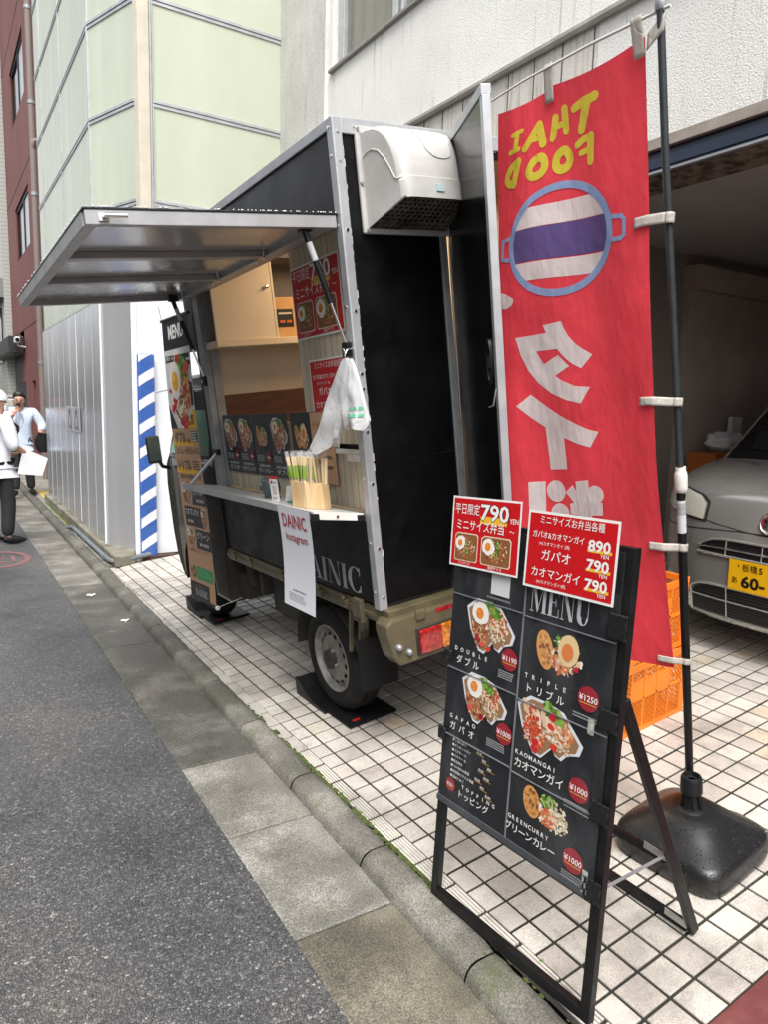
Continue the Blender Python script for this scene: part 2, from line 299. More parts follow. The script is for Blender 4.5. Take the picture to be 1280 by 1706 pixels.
# ------------------------------------------------------------------ mesh helpers
WM = {}                                       # world matrix of every object we make
class MB:
    def __init__(s): s.v, s.f, s.fm, s.mats = [], [], [], []
    def mi(s, m):
        if m not in s.mats: s.mats.append(m)
        return s.mats.index(m)
    def add(s, vs, fs, m):
        o = len(s.v); k = s.mi(m); s.v += [Vector(v) for v in vs]
        for f in fs: s.f.append([o + i for i in f]); s.fm.append(k)
        return s
    def bx(s, x0, x1, y0, y1, z0, z1, m):
        return s.add([(x0, y0, z0), (x1, y0, z0), (x1, y1, z0), (x0, y1, z0), (x0, y0, z1), (x1, y0, z1), (x1, y1, z1), (x0, y1, z1)],
                     [(0, 3, 2, 1), (4, 5, 6, 7), (0, 1, 5, 4), (1, 2, 6, 5), (2, 3, 7, 6), (3, 0, 4, 7)], m)
    def bar(s, p0, p1, w, h, m, up=(0, 0, 1)):           # a rectangular bar from p0 to p1
        p0, p1, up = Vector(p0), Vector(p1), Vector(up); d = (p1 - p0).normalized()
        a = d.cross(up); a = a.normalized() if a.length > 1e-5 else Vector((1, 0, 0)); b = a.cross(d).normalized()
        vs = [p + a * (w / 2 * i) + b * (h / 2 * j) for p in (p0, p1) for i, j in ((-1, -1), (1, -1), (1, 1), (-1, 1))]
        return s.add(vs, [(3, 2, 1, 0), (4, 5, 6, 7), (0, 1, 5, 4), (1, 2, 6, 5), (2, 3, 7, 6), (3, 0, 4, 7)], m)
    def tube(s, pts, r, m, n=10, cap=True):
        pts = [Vector(p) for p in pts]; rs = r if hasattr(r, '__len__') else [r] * len(pts)
        rings, a = [], None
        for i, p in enumerate(pts):
            d = (pts[min(i + 1, len(pts) - 1)] - pts[max(i - 1, 0)]).normalized()
            if a is None: a = d.orthogonal().normalized()
            else: a = (a - d * a.dot(d)).normalized()
            b = d.cross(a)
            rings.append([p + (a * math.cos(t) + b * math.sin(t)) * rs[i] for t in (2 * math.pi * k / n for k in range(n))])
        vs = [q for rg in rings for q in rg]; fs = []
        for i in range(len(pts) - 1):
            for k in range(n): fs.append((i * n + k, i * n + (k + 1) % n, (i + 1) * n + (k + 1) % n, (i + 1) * n + k))
        if cap: fs.append(tuple(range(n))[::-1]); fs.append(tuple((len(pts) - 1) * n + k for k in range(n)))
        return s.add(vs, fs, m)
    def prism(s, poly, fn0, fn1, m):                     # a closed outline swept between two placements
        n = len(poly); vs = [fn0(*p) for p in poly] + [fn1(*p) for p in poly]
        fs = [tuple(range(n))[::-1], tuple(range(n, 2 * n))] + [(i, (i + 1) % n, n + (i + 1) % n, n + i) for i in range(n)]
        return s.add(vs, fs, m)
    def grid(s, fn, nu, nv, m, close=False):
        vs = [fn(i / nu, j / nv) for j in range(nv + 1) for i in range(nu + 1)]; w = nu + 1
        return s.add(vs, [(j * w + i, j * w + i + 1, (j + 1) * w + i + 1, (j + 1) * w + i) for j in range(nv) for i in range(nu)], m)
    def lathe(s, prof, org, axis, m, n=32):              # prof: (radius, height along axis)
        org, ax = Vector(org), Vector(axis).normalized(); a = ax.orthogonal().normalized(); b = ax.cross(a)
        vs = [org + ax * h + (a * math.cos(t) + b * math.sin(t)) * r for r, h in prof for t in (2 * math.pi * k / n for k in range(n))]
        fs = [(i * n + k, i * n + (k + 1) % n, (i + 1) * n + (k + 1) % n, (i + 1) * n + k) for i in range(len(prof) - 1) for k in range(n)]
        return s.add(vs, fs, m)
    def build(s, name, parent=None, xf=None, smooth=None, bevel=0.0, base=None, thick=0.0, subsurf=0):
        vs = [xf @ v for v in s.v] if xf is not None else s.v
        if parent is not None: M = WM[parent.name]
        else:
            if base is None:
                xs = [v.x for v in vs]; ys = [v.y for v in vs]; zs = [v.z for v in vs]
                base = ((min(xs) + max(xs)) / 2, (min(ys) + max(ys)) / 2, min(zs))
            M = Matrix.Translation(base)
        Mi = M.inverted()
        me = bpy.data.meshes.new(name); me.from_pydata([Mi @ v for v in vs], [], s.f)
        for m in s.mats: me.materials.append(m)
        me.polygons.foreach_set('material_index', s.fm)
        if smooth is not None:
            me.polygons.foreach_set('use_smooth', [True] * len(me.polygons))
            me.update()
            if smooth < 180: me.set_sharp_from_angle(angle=R(smooth))
        me.update()
        o = bpy.data.objects.new(name, me); COL.objects.link(o)
        if parent is not None: o.parent = parent
        else: o.matrix_world = M
        WM[o.name] = M
        if thick:
            sm = o.modifiers.new('thickness', 'SOLIDIFY'); sm.thickness = thick; sm.offset = 0
        if subsurf:
            sm = o.modifiers.new('smooth', 'SUBSURF'); sm.levels = subsurf; sm.render_levels = subsurf
        if bevel:
            bv = o.modifiers.new('bevel', 'BEVEL'); bv.width = bevel; bv.segments = 2; bv.limit_method = 'ANGLE'; bv.angle_limit = R(40)
        return o
def tag(o, label, cat, group=None):
    o['label'] = label; o['category'] = cat
    if group: o['group'] = group
    return o
def setting(o, kind='structure'): o['kind'] = kind; return o
def thing(name, label, cat, M, group=None):
    o = bpy.data.objects.new(name, None); COL.objects.link(o); o.empty_display_size = 0.1
    if not isinstance(M, Matrix): M = Matrix.Translation(M)
    o.matrix_world = M; WM[o.name] = M
    return tag(o, label, cat, group)
def ground(x, y): return 0.05 + 0.118 * (x - 1.375) - 0.009 * (y - 3.0)
UPG = Vector((-0.118, 0.009, 1)).normalized()
# ------------------------------------------------------------------ printing on flat or curved sheets
TC = {}
def text_mesh(string, bold):
    k = (string, bold)
    if k not in TC:
        cu = bpy.data.curves.new('glyphs', 'FONT'); cu.body = string; cu.offset = bold; cu.resolution_u = 2
        o = bpy.data.objects.new('glyphs', cu); COL.objects.link(o)
        dg = bpy.context.evaluated_depsgraph_get(); me = bpy.data.meshes.new_from_object(o.evaluated_get(dg))
        TC[k] = ([tuple(v.co) for v in me.vertices], [tuple(p.vertices) for p in me.polygons])
        bpy.data.objects.remove(o); bpy.data.curves.remove(cu); bpy.data.meshes.remove(me)
    return TC[k]
class Sheet:
    """prints on a sheet given by fn(x, y, lift) -> world point"""
    def __init__(s, fn): s.fn, s.mb = fn, MB()
    @staticmethod
    def flat(o, ax, ay):
        o, ax, ay = Vector(o), Vector(ax).normalized(), Vector(ay).normalized(); n = ax.cross(ay)
        return Sheet(lambda x, y, l: o + ax * x + ay * y + n * (0.0006 * l))
    def poly(s, pts, m, l=1): s.mb.add([s.fn(x, y, l) for x, y in pts], [tuple(range(len(pts)))], m)
    def rect(s, x, y, w, h, m, l=1): s.poly([(x, y), (x + w, y), (x + w, y + h), (x, y + h)], m, l)
    def ell(s, x, y, rx, ry, m, l=1, n=22, rot=0.0):
        c, q = math.cos(rot), math.sin(rot)
        s.poly([(x + rx * math.cos(t) * c - ry * math.sin(t) * q, y + rx * math.cos(t) * q + ry * math.sin(t) * c) for t in (2 * math.pi * k / n for k in range(n))], m, l)
    def blob(s, x, y, rx, ry, m, l=1, n=12, jit=0.25, rot=None):
        rot = random.uniform(0, 6.28) if rot is None else rot; c, q = math.cos(rot), math.sin(rot); pts = []
        for k in range(n):
            t = 2 * math.pi * k / n; f = 1 + random.uniform(-jit, jit); a, b = rx * math.cos(t) * f, ry * math.sin(t) * f
            pts.append((x + a * c - b * q, y + a * q + b * c))
        s.poly(pts, m, l)
    def stroke(s, pts, w, m, l=1):
        for (x0, y0), (x1, y1) in zip(pts, pts[1:]):
            d = math.hypot(x1 - x0, y1 - y0) or 1e-6; a, b = (y0 - y1) / d * w / 2, (x1 - x0) / d * w / 2
            s.poly([(x0 + a, y0 + b), (x1 + a, y1 + b), (x1 - a, y1 - b), (x0 - a, y0 - b)], m, l)
    def text(s, string, x, y, h, m, bold=0.0, align='l', w=None, l=3, space=1.0, slant=0.0):
        if space != 1.0:
            n = len(string); step = h * space
            for i, ch in enumerate(string):
                if ch != ' ': s.text(ch, x + i * step, y, h, m, bold, 'c', None, l)
            return
        if bold > 0 and any(ord(ch) > 0x2e80 for ch in string):      # heavier strokes without breaking dense characters
            q_ = bold * h * .42; vs, fs = text_mesh(string, 0.0); k = h / 0.73; xs = [v[0] for v in vs]
            if w is not None: w = w - 2 * q_
            for i, (dx, dy) in enumerate(((-q_, 0), (q_, 0), (0, -q_), (0, q_))): s.text(string, x + dx + (q_ if align == 'l' else 0), y + dy, h, m, 0.0, align, w, l + .06 * i)
            return
        vs, fs = text_mesh(string, bold)
        if not vs: return
        k = h / 0.73; xs = [v[0] for v in vs]; x0, x1 = min(xs), max(xs); kx = k if w is None else w / max(1e-6, x1 - x0)
        off = {'l': -x0, 'c': -(x0 + x1) / 2, 'r': -x1}[align]
        s.mb.add([s.fn(x + (v[0] + off) * kx + slant * v[1] * k, y + v[1] * k, l) for v in vs], fs, m)
    def build(s, name, parent=None, **kw): return s.mb.build(name, parent, **kw)
SERIF = {  # didone capitals as polygons on a unit-high body; width first
 'D': (0.72, [[(0.02, 0), (0.38, 0), (0.38, .03), (0.02, .03)], [(0.02, .97), (0.38, .97), (0.38, 1), (0.02, 1)], [(0.09, .03), (0.24, .03), (0.24, .97), (0.09, .97)]], [('bowl', .36, .5, .34, .5, .19, .47)]),
 'A': (0.72, [[(0.0, 0), (0.22, 0), (0.22, .03), (0, .03)], [(0.38, 0), (0.74, 0), (0.74, .03), (0.38, .03)], [(0.10, .03), (0.135, .03), (0.37, .93), (0.345, 1)], [(0.48, .03), (0.65, .03), (0.39, 1), (0.33, 1)], [(0.2, .3), (0.54, .3), (0.535, .335), (0.21, .335)]], []),
 'I': (0.34, [[(0.02, 0), (0.30, 0), (0.30, .03), (0.02, .03)], [(0.02, .97), (0.30, .97), (0.30, 1), (0.02, 1)], [(0.08, .03), (0.24, .03), (0.24, .97), (0.08, .97)]], []),
 'N': (0.76, [[(0.02, 0), (0.22, 0), (0.22, .03), (0.02, .03)], [(0.0, .97), (0.26, .97), (0.26, 1), (0, 1)], [(0.52, .97), (0.74, .97), (0.74, 1), (0.52, 1)], [(0.105, .03), (0.135, .03), (0.135, .97), (0.105, .97)], [(0.615, 0), (0.645, 0), (0.645, .97), (0.615, .97)], [(0.10, 1), (0.26, 1), (0.645, .03), (0.62, 0), (0.50, 0)]], []),
 'C': (0.68, [[(0.60, .68), (0.635, .68), (0.635, 1.0), (0.61, 1.0), (0.585, .88)], [(0.60, .02), (0.635, .02), (0.635, .30), (0.60, .30), (0.58, .14)]], [('cee', .40, .5, .38, .515, .20, .485)]),
 'M': (0.94, [[(0.02, 0), (0.22, 0), (0.22, .03), (0.02, .03)], [(0.62, 0), (0.92, 0), (0.92, .03), (0.62, .03)], [(0.02, .97), (0.26, .97), (0.26, 1), (0.02, 1)], [(0.69, .97), (0.92, .97), (0.92, 1), (0.69, 1)], [(0.105, .03), (0.135, .03), (0.135, .97), (0.105, .97)], [(0.69, .03), (0.85, .03), (0.85, .97), (0.69, .97)], [(0.10, 1), (0.26, 1), (0.50, .12), (0.44, 0), (0.41, 0)], [(0.41, 0), (0.44, 0), (0.72, 1), (0.69, 1)]], []),
 'E': (0.66, [[(0.02, 0), (0.60, 0), (0.60, .03), (0.02, .03)], [(0.02, .97), (0.58, .97), (0.58, 1), (0.02, 1)], [(0.09, .03), (0.25, .03), (0.25, .97), (0.09, .97)], [(0.25, .49), (0.44, .49), (0.44, .52), (0.25, .52)], [(0.42, .38), (0.45, .38), (0.45, .63), (0.42, .63)], [(0.57, .03), (0.60, .03), (0.60, .30), (0.58, .30)], [(0.55, .97), (0.58, .97), (0.58, .72), (0.56, .72)]], []),
 'U': (0.74, [[(0.02, .97), (0.32, .97), (0.32, 1), (0.02, 1)], [(0.50, .97), (0.72, .97), (0.72, 1), (0.50, 1)], [(0.09, .28), (0.25, .28), (0.25, .97), (0.09, .97)], [(0.60, .28), (0.63, .28), (0.63, .97), (0.60, .97)]], [('cup', .36, .28, .27, .29, .115, .245)]),
}
def serif(sh, string, x, y, h, w, m, l=3):
    tot = sum(SERIF[c][0] for c in string); kx = w / tot
    for c in string:
        cw, polys, arcs = SERIF[c]
        for p in polys: sh.poly([(x + a * kx, y + b * h) for a, b in p], m, l)
        for kind, cx, cy, rx, ry, ix, iy in arcs:
            a0, a1 = {'bowl': (-90, 90), 'cee': (48, 312), 'cup': (180, 360)}[kind]
            dx = 0.03 if kind == 'cup' else 0.0
            for k in range(16):
                q = []
                for t, (p, r) in ((k, (rx, ry)), (k + 1, (rx, ry)), (k + 1, (ix, iy)), (k, (ix, iy))):
                    th = R(a0 + (a1 - a0) * t / 16); ox = dx * (1 if p == ix else 0)
                    q.append((x + (cx + ox * 2.2 + p * math.cos(th)) * kx, y + (cy + r * math.sin(th)) * h))
                sh.poly(q, m, l)
        x += cw * kx
# food pictures, built up of many small printed shapes
F_MINCE = [pm(c) for c in ('a8653a', '8c4a26', 'c48a58', 'd8b48a', 'b4553a', '6e3a20')]
F_RICE = [pm(c) for c in ('e8dcc4', 'd9c8a8', 'f0e8d8', 'c9b48c')]
F_GREEN = [pm(c) for c in ('5f8a2e', '7fae42', '3f6a24', '9cb860')]
F_RED = [pm(c) for c in ('c8202a', 'd83a2c', 'a8182a', 'e0574a')]
F_MEAT = [pm(c) for c in ('d89a72', 'c9774a', 'e8c0a0', 'b85a38', 'f0d8c0')]
F_CURRY = [pm(c) for c in ('d69a58', 'c98a44', 'b87838', 'e0ae70')]
TRAY, EGGW, YOLK, YOLK2, PLATE, PLATE2 = pm('dfe2e6'), pm('f2ece2'), pm('e8862a'), pm('f0a848'), pm('232427'), pm('34363a')
def egg(sh, x, y, r, l):
    sh.blob(x, y, r, r * 1.08, EGGW, l, 18, 0.07); sh.ell(x - r * .05, y, r * .48, r * .5, YOLK, l + 1, 16); sh.ell(x - r * .16, y + r * .14, r * .13, r * .12, YOLK2, l + 2, 10)
def scatter(sh, cx, cy, rx, ry, mats, n, r, l, rot=0.0):
    for k in range(n):
        a, q = random.uniform(0, 6.283), math.sqrt(random.random()); px, py = rx * q * math.cos(a), ry * q * math.sin(a)
        c, s_ = math.cos(rot), math.sin(rot)
        sh.blob(cx + px * c - py * s_, cy + px * s_ + py * c, r * random.uniform(.6, 1.5), r * random.uniform(.4, .9), random.choice(mats), l + random.random() * 0.6, 7, 0.3)
def tray(sh, x, y, w, h, main, l=2, dense=1.0, with_egg=True):
    o = [(-.5, .30), (-.30, .50), (-.02, .50), (.20, .44), (.50, .02), (.46, -.16), (.30, -.24), (.22, -.38), (.12, -.34), (.08, -.24), (-.08, -.50), (-.20, -.48), (-.40, -.10)]
    sh.poly([(x + a * w, y + b * h) for a, b in o], TRAY, l)
    inn = [(x + a * w * .90 - w * .005, y + b * h * .90) for a, b in o]; sh.poly(inn, pm('9a7450'), l + 1)
    n = int(150 * dense)
    scatter(sh, x - .20 * w, y - .10 * h, .16 * w, .30 * h, main, n, w * .026, l + 2, 0.25)
    scatter(sh, x + .14 * w, y + .18 * h, .24 * w, .20 * h, F_MEAT + main[:2], n, w * .030, l + 2, -0.6)
    scatter(sh, x + .12 * w, y - .05 * h, .22 * w, .14 * h, F_RICE + main[:1], n // 2, w * .022, l + 2.5, -0.5)
    scatter(sh, x + .06 * w, y + .36 * h, .16 * w, .10 * h, F_GREEN, n // 3, w * .034, l + 3, -0.5)
    for k in range(4): sh.blob(x + random.uniform(-.28, .15) * w, y - random.uniform(.2, .40) * h if k else y + .12 * h, w * .055, w * .04, random.choice(F_RED), l + 3.4, 10, .12)
    if with_egg: egg(sh, x - .20 * w, y + .24 * h, w * .165, l + 4)
    else:
        for k in range(7): sh.blob(x - (.36 - .07 * k) * w, y + (.30 - .02 * k) * h - .05 * h * (k % 2), w * .035, w * .10, F_MEAT[(k % 2) * 2 + 2], l + 3, 12, .12, 0.35)
        scatter(sh, x - .22 * w, y + .08 * h, .09 * w, .26 * h, [pm('c8452a'), pm('d8602f'), pm('b5341f')], 60, w * .022, l + 3.6, .2); sh.ell(x + .06 * w, y + .30 * h, w * .05, w * .055, F_RED[0], l + 5, 14)
def oval(sh, x, y, w, h, with_egg, l=2):
    sh.ell(x, y, w * .5, h * .5, PLATE2, l, 36, -0.35); sh.ell(x, y, w * .485, h * .48, PLATE, l + 1, 36, -0.35)
    sh.ell(x - w * .21, y + h * .02, w * .135, h * .34, F_CURRY[0], l + 2, 22, 0.25)
    scatter(sh, x - w * .21, y + h * .02, w * .10, h * .26, F_CURRY + F_MINCE[:2], 34, w * .028, l + 2.5, 0.25)
    scatter(sh, x + w * .14, y - h * .02, w * .24, h * .30, F_RICE if not with_egg else F_RICE + F_MEAT, 120, w * .026, l + 2, -0.4)
    scatter(sh, x + w * .05, y + h * .22, w * .12, h * .12, F_GREEN, 34, w * .028, l + 3)
    scatter(sh, x + w * .06, y - h * .14, w * .14, h * .17, F_MEAT + [pm('e08a3a'), pm('d8702a')], 60, w * .030, l + 3)
    if with_egg:
        sh.ell(x + w * .16, y + h * .13, w * .16, h * .27, pm('e6c894'), l + 4, 20, -0.1); sh.ell(x + w * .15, y + h * .10, w * .09, h * .15, pm('dd7a3a'), l + 5, 16)
        sh.blob(x + w * .30, y - h * .14, w * .03, w * .035, F_RED[0], l + 4)
def small_print(sh, x, y, w, rows, gap, m, l=3, h=0.004):
    for r_ in range(rows):
        px = x
        while px < x + w * random.uniform(.7, 1.0):
            q = random.uniform(.5, 1.0) * h; sh.rect(px, y - r_ * gap, q, h, m, l); px += q + h * .35
def badge(sh, x, y, r, txt, l=6):
    sh.ell(x, y, r, r, pm('9a2230'), l, 28); sh.text(txt, x, y - r * .2, r * .5, pm('f4eee8'), 0.01, 'c', l=l + 1)
    sh.rect(x - r * .8, y - r * .42, r * 1.6, r * .07, pm('d8a848'), l + 1)

# ================================================================== THE GROUND
def toned(name, quads, mats, tones, base=(0, 0, 0), bevel=None):
    """quads: list of (verts, faces); one tone colour per entry"""
    vs, fs, cols = [], [], []
    for (v, f), t in zip(quads, tones):
        o = len(vs); vs += v; fs += [[o + i for i in q] for q in f]; cols += [t] * len(v)
    me = bpy.data.meshes.new(name); me.from_pydata([Vector(v) for v in vs], [], fs); me.materials.append(mats)
    ca = me.color_attributes.new('tone', 'FLOAT_COLOR', 'POINT')
    ca.data.foreach_set('color', [x for c in cols for x in (c[0], c[1], c[2], 1.0)])
    me.update(); o = bpy.data.objects.new(name, me); COL.objects.link(o); WM[o.name] = Matrix()
    return o
def slab(x0, x1, y0, y1, z, b=0.006, fz=None, drop=0.02):
    """a paver with softened edges"""
    fz = fz or (lambda x, y: z)
    t = [(x0 + b, y0 + b), (x1 - b, y0 + b), (x1 - b, y1 - b), (x0 + b, y1 - b)]; e = [(x0, y0), (x1, y0), (x1, y1), (x0, y1)]
    v = [(x, y, fz(x, y)) for x, y in t] + [(x, y, fz(x, y) - b * .5) for x, y in e] + [(x, y, fz(x, y) - drop) for x, y in e]
    f = [(0, 1, 2, 3)] + [(4 + i, 4 + (i + 1) % 4, (i + 1) % 4, i) for i in range(4)] + [(8 + i, 8 + (i + 1) % 4, 4 + (i + 1) % 4, 4 + i) for i in range(4)]
    return v, f
g = MB(); g.add([(-9, -5, -0.03), (14, -5, -0.03), (14, 60, -0.03), (-9, 60, -0.03)], [(0, 1, 2, 3)], mat('earth', (0.05, 0.045, 0.04), 0.95)); setting(g.build('ground', base=(0, 0, 0)))
g = MB(); g.add([(-9, -5, 0), (0.853, -5, 0), (0.853, 60, 0), (-9, 60, 0)], [(0, 1, 2, 3)], MC['asphalt']); setting(g.build('road', base=(0, 0, 0)))
# gutter slabs, 0.6 m long
q, tn = [], []
y = -4.213
k = 0
while y < 44:
    s = 1.0 + random.uniform(-.22, .16)
    if 2.75 < y < 3.8: s = 0.62
    elif 1.5 < y < 2.75: s = 1.25
    elif 0.0 < y < 1.5: s = 0.82
    elif 3.8 < y < 6.0: s = random.uniform(.55, .68)
    elif y < 7: s = 1.15
    w = random.uniform(.97, 1.03)
    q.append(slab(0.853, 1.209, y + .003, y + .597, 0, 0.007, lambda x, yy: 0.004 - 0.010 * math.sin(math.pi * (x - .853) / .40))); tn.append((s * w, s * (.96 if 0 < y < 1.5 else 1), s * (0.80 if 0 < y < 1.5 else 0.98))); y += 0.6
setting(toned('gutter', q, MC['gutter_concrete'], tn))
# rounded kerb stones
q, tn = [], []; y = -4.0
prof = [(1.203, -.02), (1.206, .012), (1.213, .033), (1.228, .047), (1.25, .053), (1.29, .056), (1.318, .053), (1.326, .03), (1.327, -.02)]
while y < 44:
    v, f = [], []; ny = 14; y0, y1 = y + .003, y + .597
    for j in range(ny + 1):
        e = min(j, ny - j) / 1.0; pinch = 0.005 if e == 0 else 0
        yy = y0 + (y1 - y0) * j / ny; jit = random.uniform(-.003, .003)
        for (px, pz) in prof: v.append((px + (pinch * .6 if px < 1.25 else 0) + jit + random.uniform(-.0015, .0015), yy, pz - pinch + random.uniform(-.0012, .0012)))
    n = len(prof)
    for j in range(ny):
        for i in range(n - 1): f.append((j * n + i, j * n + i + 1, (j + 1) * n + i + 1, (j + 1) * n + i))
    s = random.uniform(.8, 1.15) * (1.0 if y < 3 else .7); q.append((v, f)); tn.append((s, s, s * .97)); y += 0.6
kb = toned('kerb', q, MC['kerb_concrete'], tn); kb.data.polygons.foreach_set('use_smooth', [True] * len(kb.data.polygons)); setting(kb)
# forecourt: grout bed, glazed tiles, grooved nosing tiles
g = MB(); g.grid(lambda a, b: (1.327 + a * 8, -3 + b * 10.2, ground(1.327 + a * 8, -3 + b * 10.2) - .0045), 4, 4, mat('grout', (0.011, 0.010, 0.008), 0.85, 0, (0.036, 0.034, 0.022), 5, bmp=0.5, bscale=180)); setting(g.build('forecourt', base=(0, 0, 0)))
q, tn = [], []; P_, gw = 0.1054, 0.0102; th = 0.0076
def tile_pt(i, j): return 1.467 + P_ * (i * math.cos(th) - j * math.sin(th)), 2.5816 + P_ * (i * math.sin(th) + j * math.cos(th))
for i in range(-1, 62):
    for j in range(-16, 43):
        x0, y0 = tile_pt(i, j)
        if i > 34 and j > 12: continue
        x1, y1 = x0 + P_, y0 + P_
        g0 = gw * (1.5 if j % 13 == 5 else 1.0); g1 = gw * (1.35 if i % 9 == 1 else 1)
        a0, a1, b0, b1 = x0 + g1 / 2, x1 - gw / 2, y0 + g0 / 2, y1 - gw / 2
        if i == -1: a0 = 1.394 - th * (y0 - 2.0) + .003
        dz, sx, sy = random.uniform(-.0012, .0012), random.uniform(-.006, .006), random.uniform(-.006, .006)
        mx, my = (a0 + a1) / 2, (b0 + b1) / 2
        q.append(slab(a0, a1, b0, b1, 0, 0.0022, lambda x, yy, dz=dz, sx=sx, sy=sy, mx=mx, my=my: ground(x, yy) + dz + sx * (x - mx) + sy * (yy - my), 0.009))
        pitted = 1.0 if random.random() < (0.75 if (i < 6 and j < 4) else .3) else random.uniform(.1, .4)
        t = random.random(); t = t * .88 if t < .975 else random.uniform(.9, 1.0)
        if i > 12 and random.random() < .08: t = .97
        tn.append((t, random.random(), pitted))
tiles = toned('forecourt_pavement', q, MC['paving_tile'], tn); setting(tiles)
q, tn = [], []; y = 0.9; broken = (9, 10, 21)
n = 0
while y < 7.1:
    sk = -th * (y - 2.0); dx, dz, rz = random.uniform(-.002, .002), random.uniform(-.001, .001), 0.0
    if n in broken: dz, dx = -.003, random.uniform(-.006, .003)
    L_ = 0.151
    for r_ in range(5):                                  # five ridges with four grooves
        xa = 1.334 + sk + dx + r_ * 0.0116; v, f = slab(xa + .0018, xa + .0098, y + .003, y + L_ - .002, 0, 0.002, lambda x, yy, dz=dz: ground(x, yy) + .0015 + dz, 0.012)
        q.append((v, f)); tn.append((.62 + random.uniform(-.05, .1), .5, .05))
    y += 0.158; n += 1
setting(toned('step_nosing_path', q, MC['paving_tile'], tn))
g = MB(); g.add([(1.327, -4, ground(1.327, .9) + .001), (5, -4, ground(5, .9) + .001), (5, 0.893, ground(5, .9) + .001), (1.48, 0.893, ground(1.48, .9) + .0035), (1.327, 0.893, ground(1.327, .9) + .001)], [(0, 1, 2, 3, 4)], MC['maroon_pavement']); setting(g.build('pavement', base=(0, 0, 0)))
# concrete strip in front of the hoarding, far pavement, yellow tactile strip
g = MB(); g.bx(1.327, 3.3, 7.13, 12.2, -.02, 0.042, mat('strip_concrete', (0.27, 0.255, 0.22), 0.85, 0, (0.14, 0.13, 0.10), 4, bmp=.4, bscale=150)); g.bx(1.327, 6.0, 12.2, 44, -.02, .045, MC['strip_concrete']); setting(g.build('far_pavement', base=(0, 0, 0)))
g = MB(); g.bx(1.40, 1.78, 12.3, 13.4, .045, .052, mat('tactile_yellow', (0.52, 0.42, 0.10), 0.8, 0, (0.38, 0.31, 0.09), 9)); setting(g.build('tactile_path', base=(0, 0, 0)))
# faded red painted ring on the asphalt
g = MB(); red = mat('faded_red_road_paint', (0.26, 0.075, 0.085), 0.7, 0, (0.10, 0.095, 0.098), 34, ncon=(.46, .54))
for k in range(40):
    a0, a1 = 2 * math.pi * k / 40, 2 * math.pi * (k + 1) / 40
    g.add([(.47 + r * .29 * math.cos(a), 8.0 + r * .42 * math.sin(a), .004) for r, a in ((1, a0), (1, a1), (.8, a1), (.8, a0))], [(0, 1, 2, 3)], red)
for x0, y0, w_, h_ in ((.33, 7.86, .04, .26), (.41, 7.83, .12, .04), (.41, 7.98, .12, .04), (.41, 8.1, .12, .04), (.58, 7.84, .035, .3)): g.bx(x0, x0 + w_, y0, y0 + h_, .001, .004, red)
setting(g.build('road_marking', base=(0, 0, 0)))
# moss in the joint behind the kerb and in the strip
g = MB()
def moss_tuft(x, y, z, r):
    n = 7; ring = [(x + r * random.uniform(.7, 1.2) * math.cos(2 * math.pi * k / n), y + 1.5 * r * random.uniform(.7, 1.2) * math.sin(2 * math.pi * k / n), z) for k in range(n)]
    g.add(ring + [(x, y, z + r * random.uniform(.35, .7))], [(k, (k + 1) % n, n) for k in range(n)], M_moss)
for _ in range(620):
    y = random.choice((random.gauss(2.1, .35), random.gauss(2.6, .25), random.uniform(.8, 3.4), random.gauss(1.75, .15))); moss_tuft(1.330 + random.gauss(0, .006) - th * (y - 2), y, .052, random.uniform(.003, .009))
for _ in range(500): moss_tuft(1.385 + abs(random.gauss(0, .012)) * -1, random.choice((random.uniform(8.2, 12), random.gauss(9.2, .5), random.gauss(11, .4))), .042, random.uniform(.006, .022))
for _ in range(160):
    y = random.uniform(3.4, 8); moss_tuft(.853 + random.gauss(0, .006), y, .001, random.uniform(.003, .008))
setting(g.build('moss', base=(0, 0, 0), smooth=180), 'stuff')
g = MB(); gr_ = [mat('grit_' + n_, c_, .9) for n_, c_ in (('dark', (.05, .045, .04)), ('pale', (.32, .30, .27)), ('brown', (.12, .08, .05)))]
for _ in range(700):
    y = random.uniform(.6, 9); x = random.choice((1.203 - abs(random.gauss(0, .02)), .853 + random.gauss(0, .018), random.uniform(.87, 1.2))); r = random.uniform(.001, .0032)
    ring = [(x + r * random.uniform(.6, 1.3) * math.cos(1.257 * k), y + r * random.uniform(.6, 1.5) * math.sin(1.257 * k), .002) for k in range(5)]
    g.add(ring + [(x, y, .003 + r * .8)], [(k, (k + 1) % 5, 5) for k in range(5)], random.choice(gr_))
setting(g.build('gravel', base=(0, 0, 0)), 'stuff')
t = MB()
for k in range(16):
    a, l = random.uniform(0, 6.28), random.uniform(.010, .024); t.bar((1.398, 1.27, .052), (1.398 + l * .8 * math.cos(a), 1.27 + l * math.sin(a), .055 + l * random.uniform(.3, .9)), .005, .0012, mat('weed_green', (0.10, 0.20, 0.035), 0.6))
tag(t.build('weed'), 'tiny green weed sprouting from the tile joint by the kerb', 'weed')

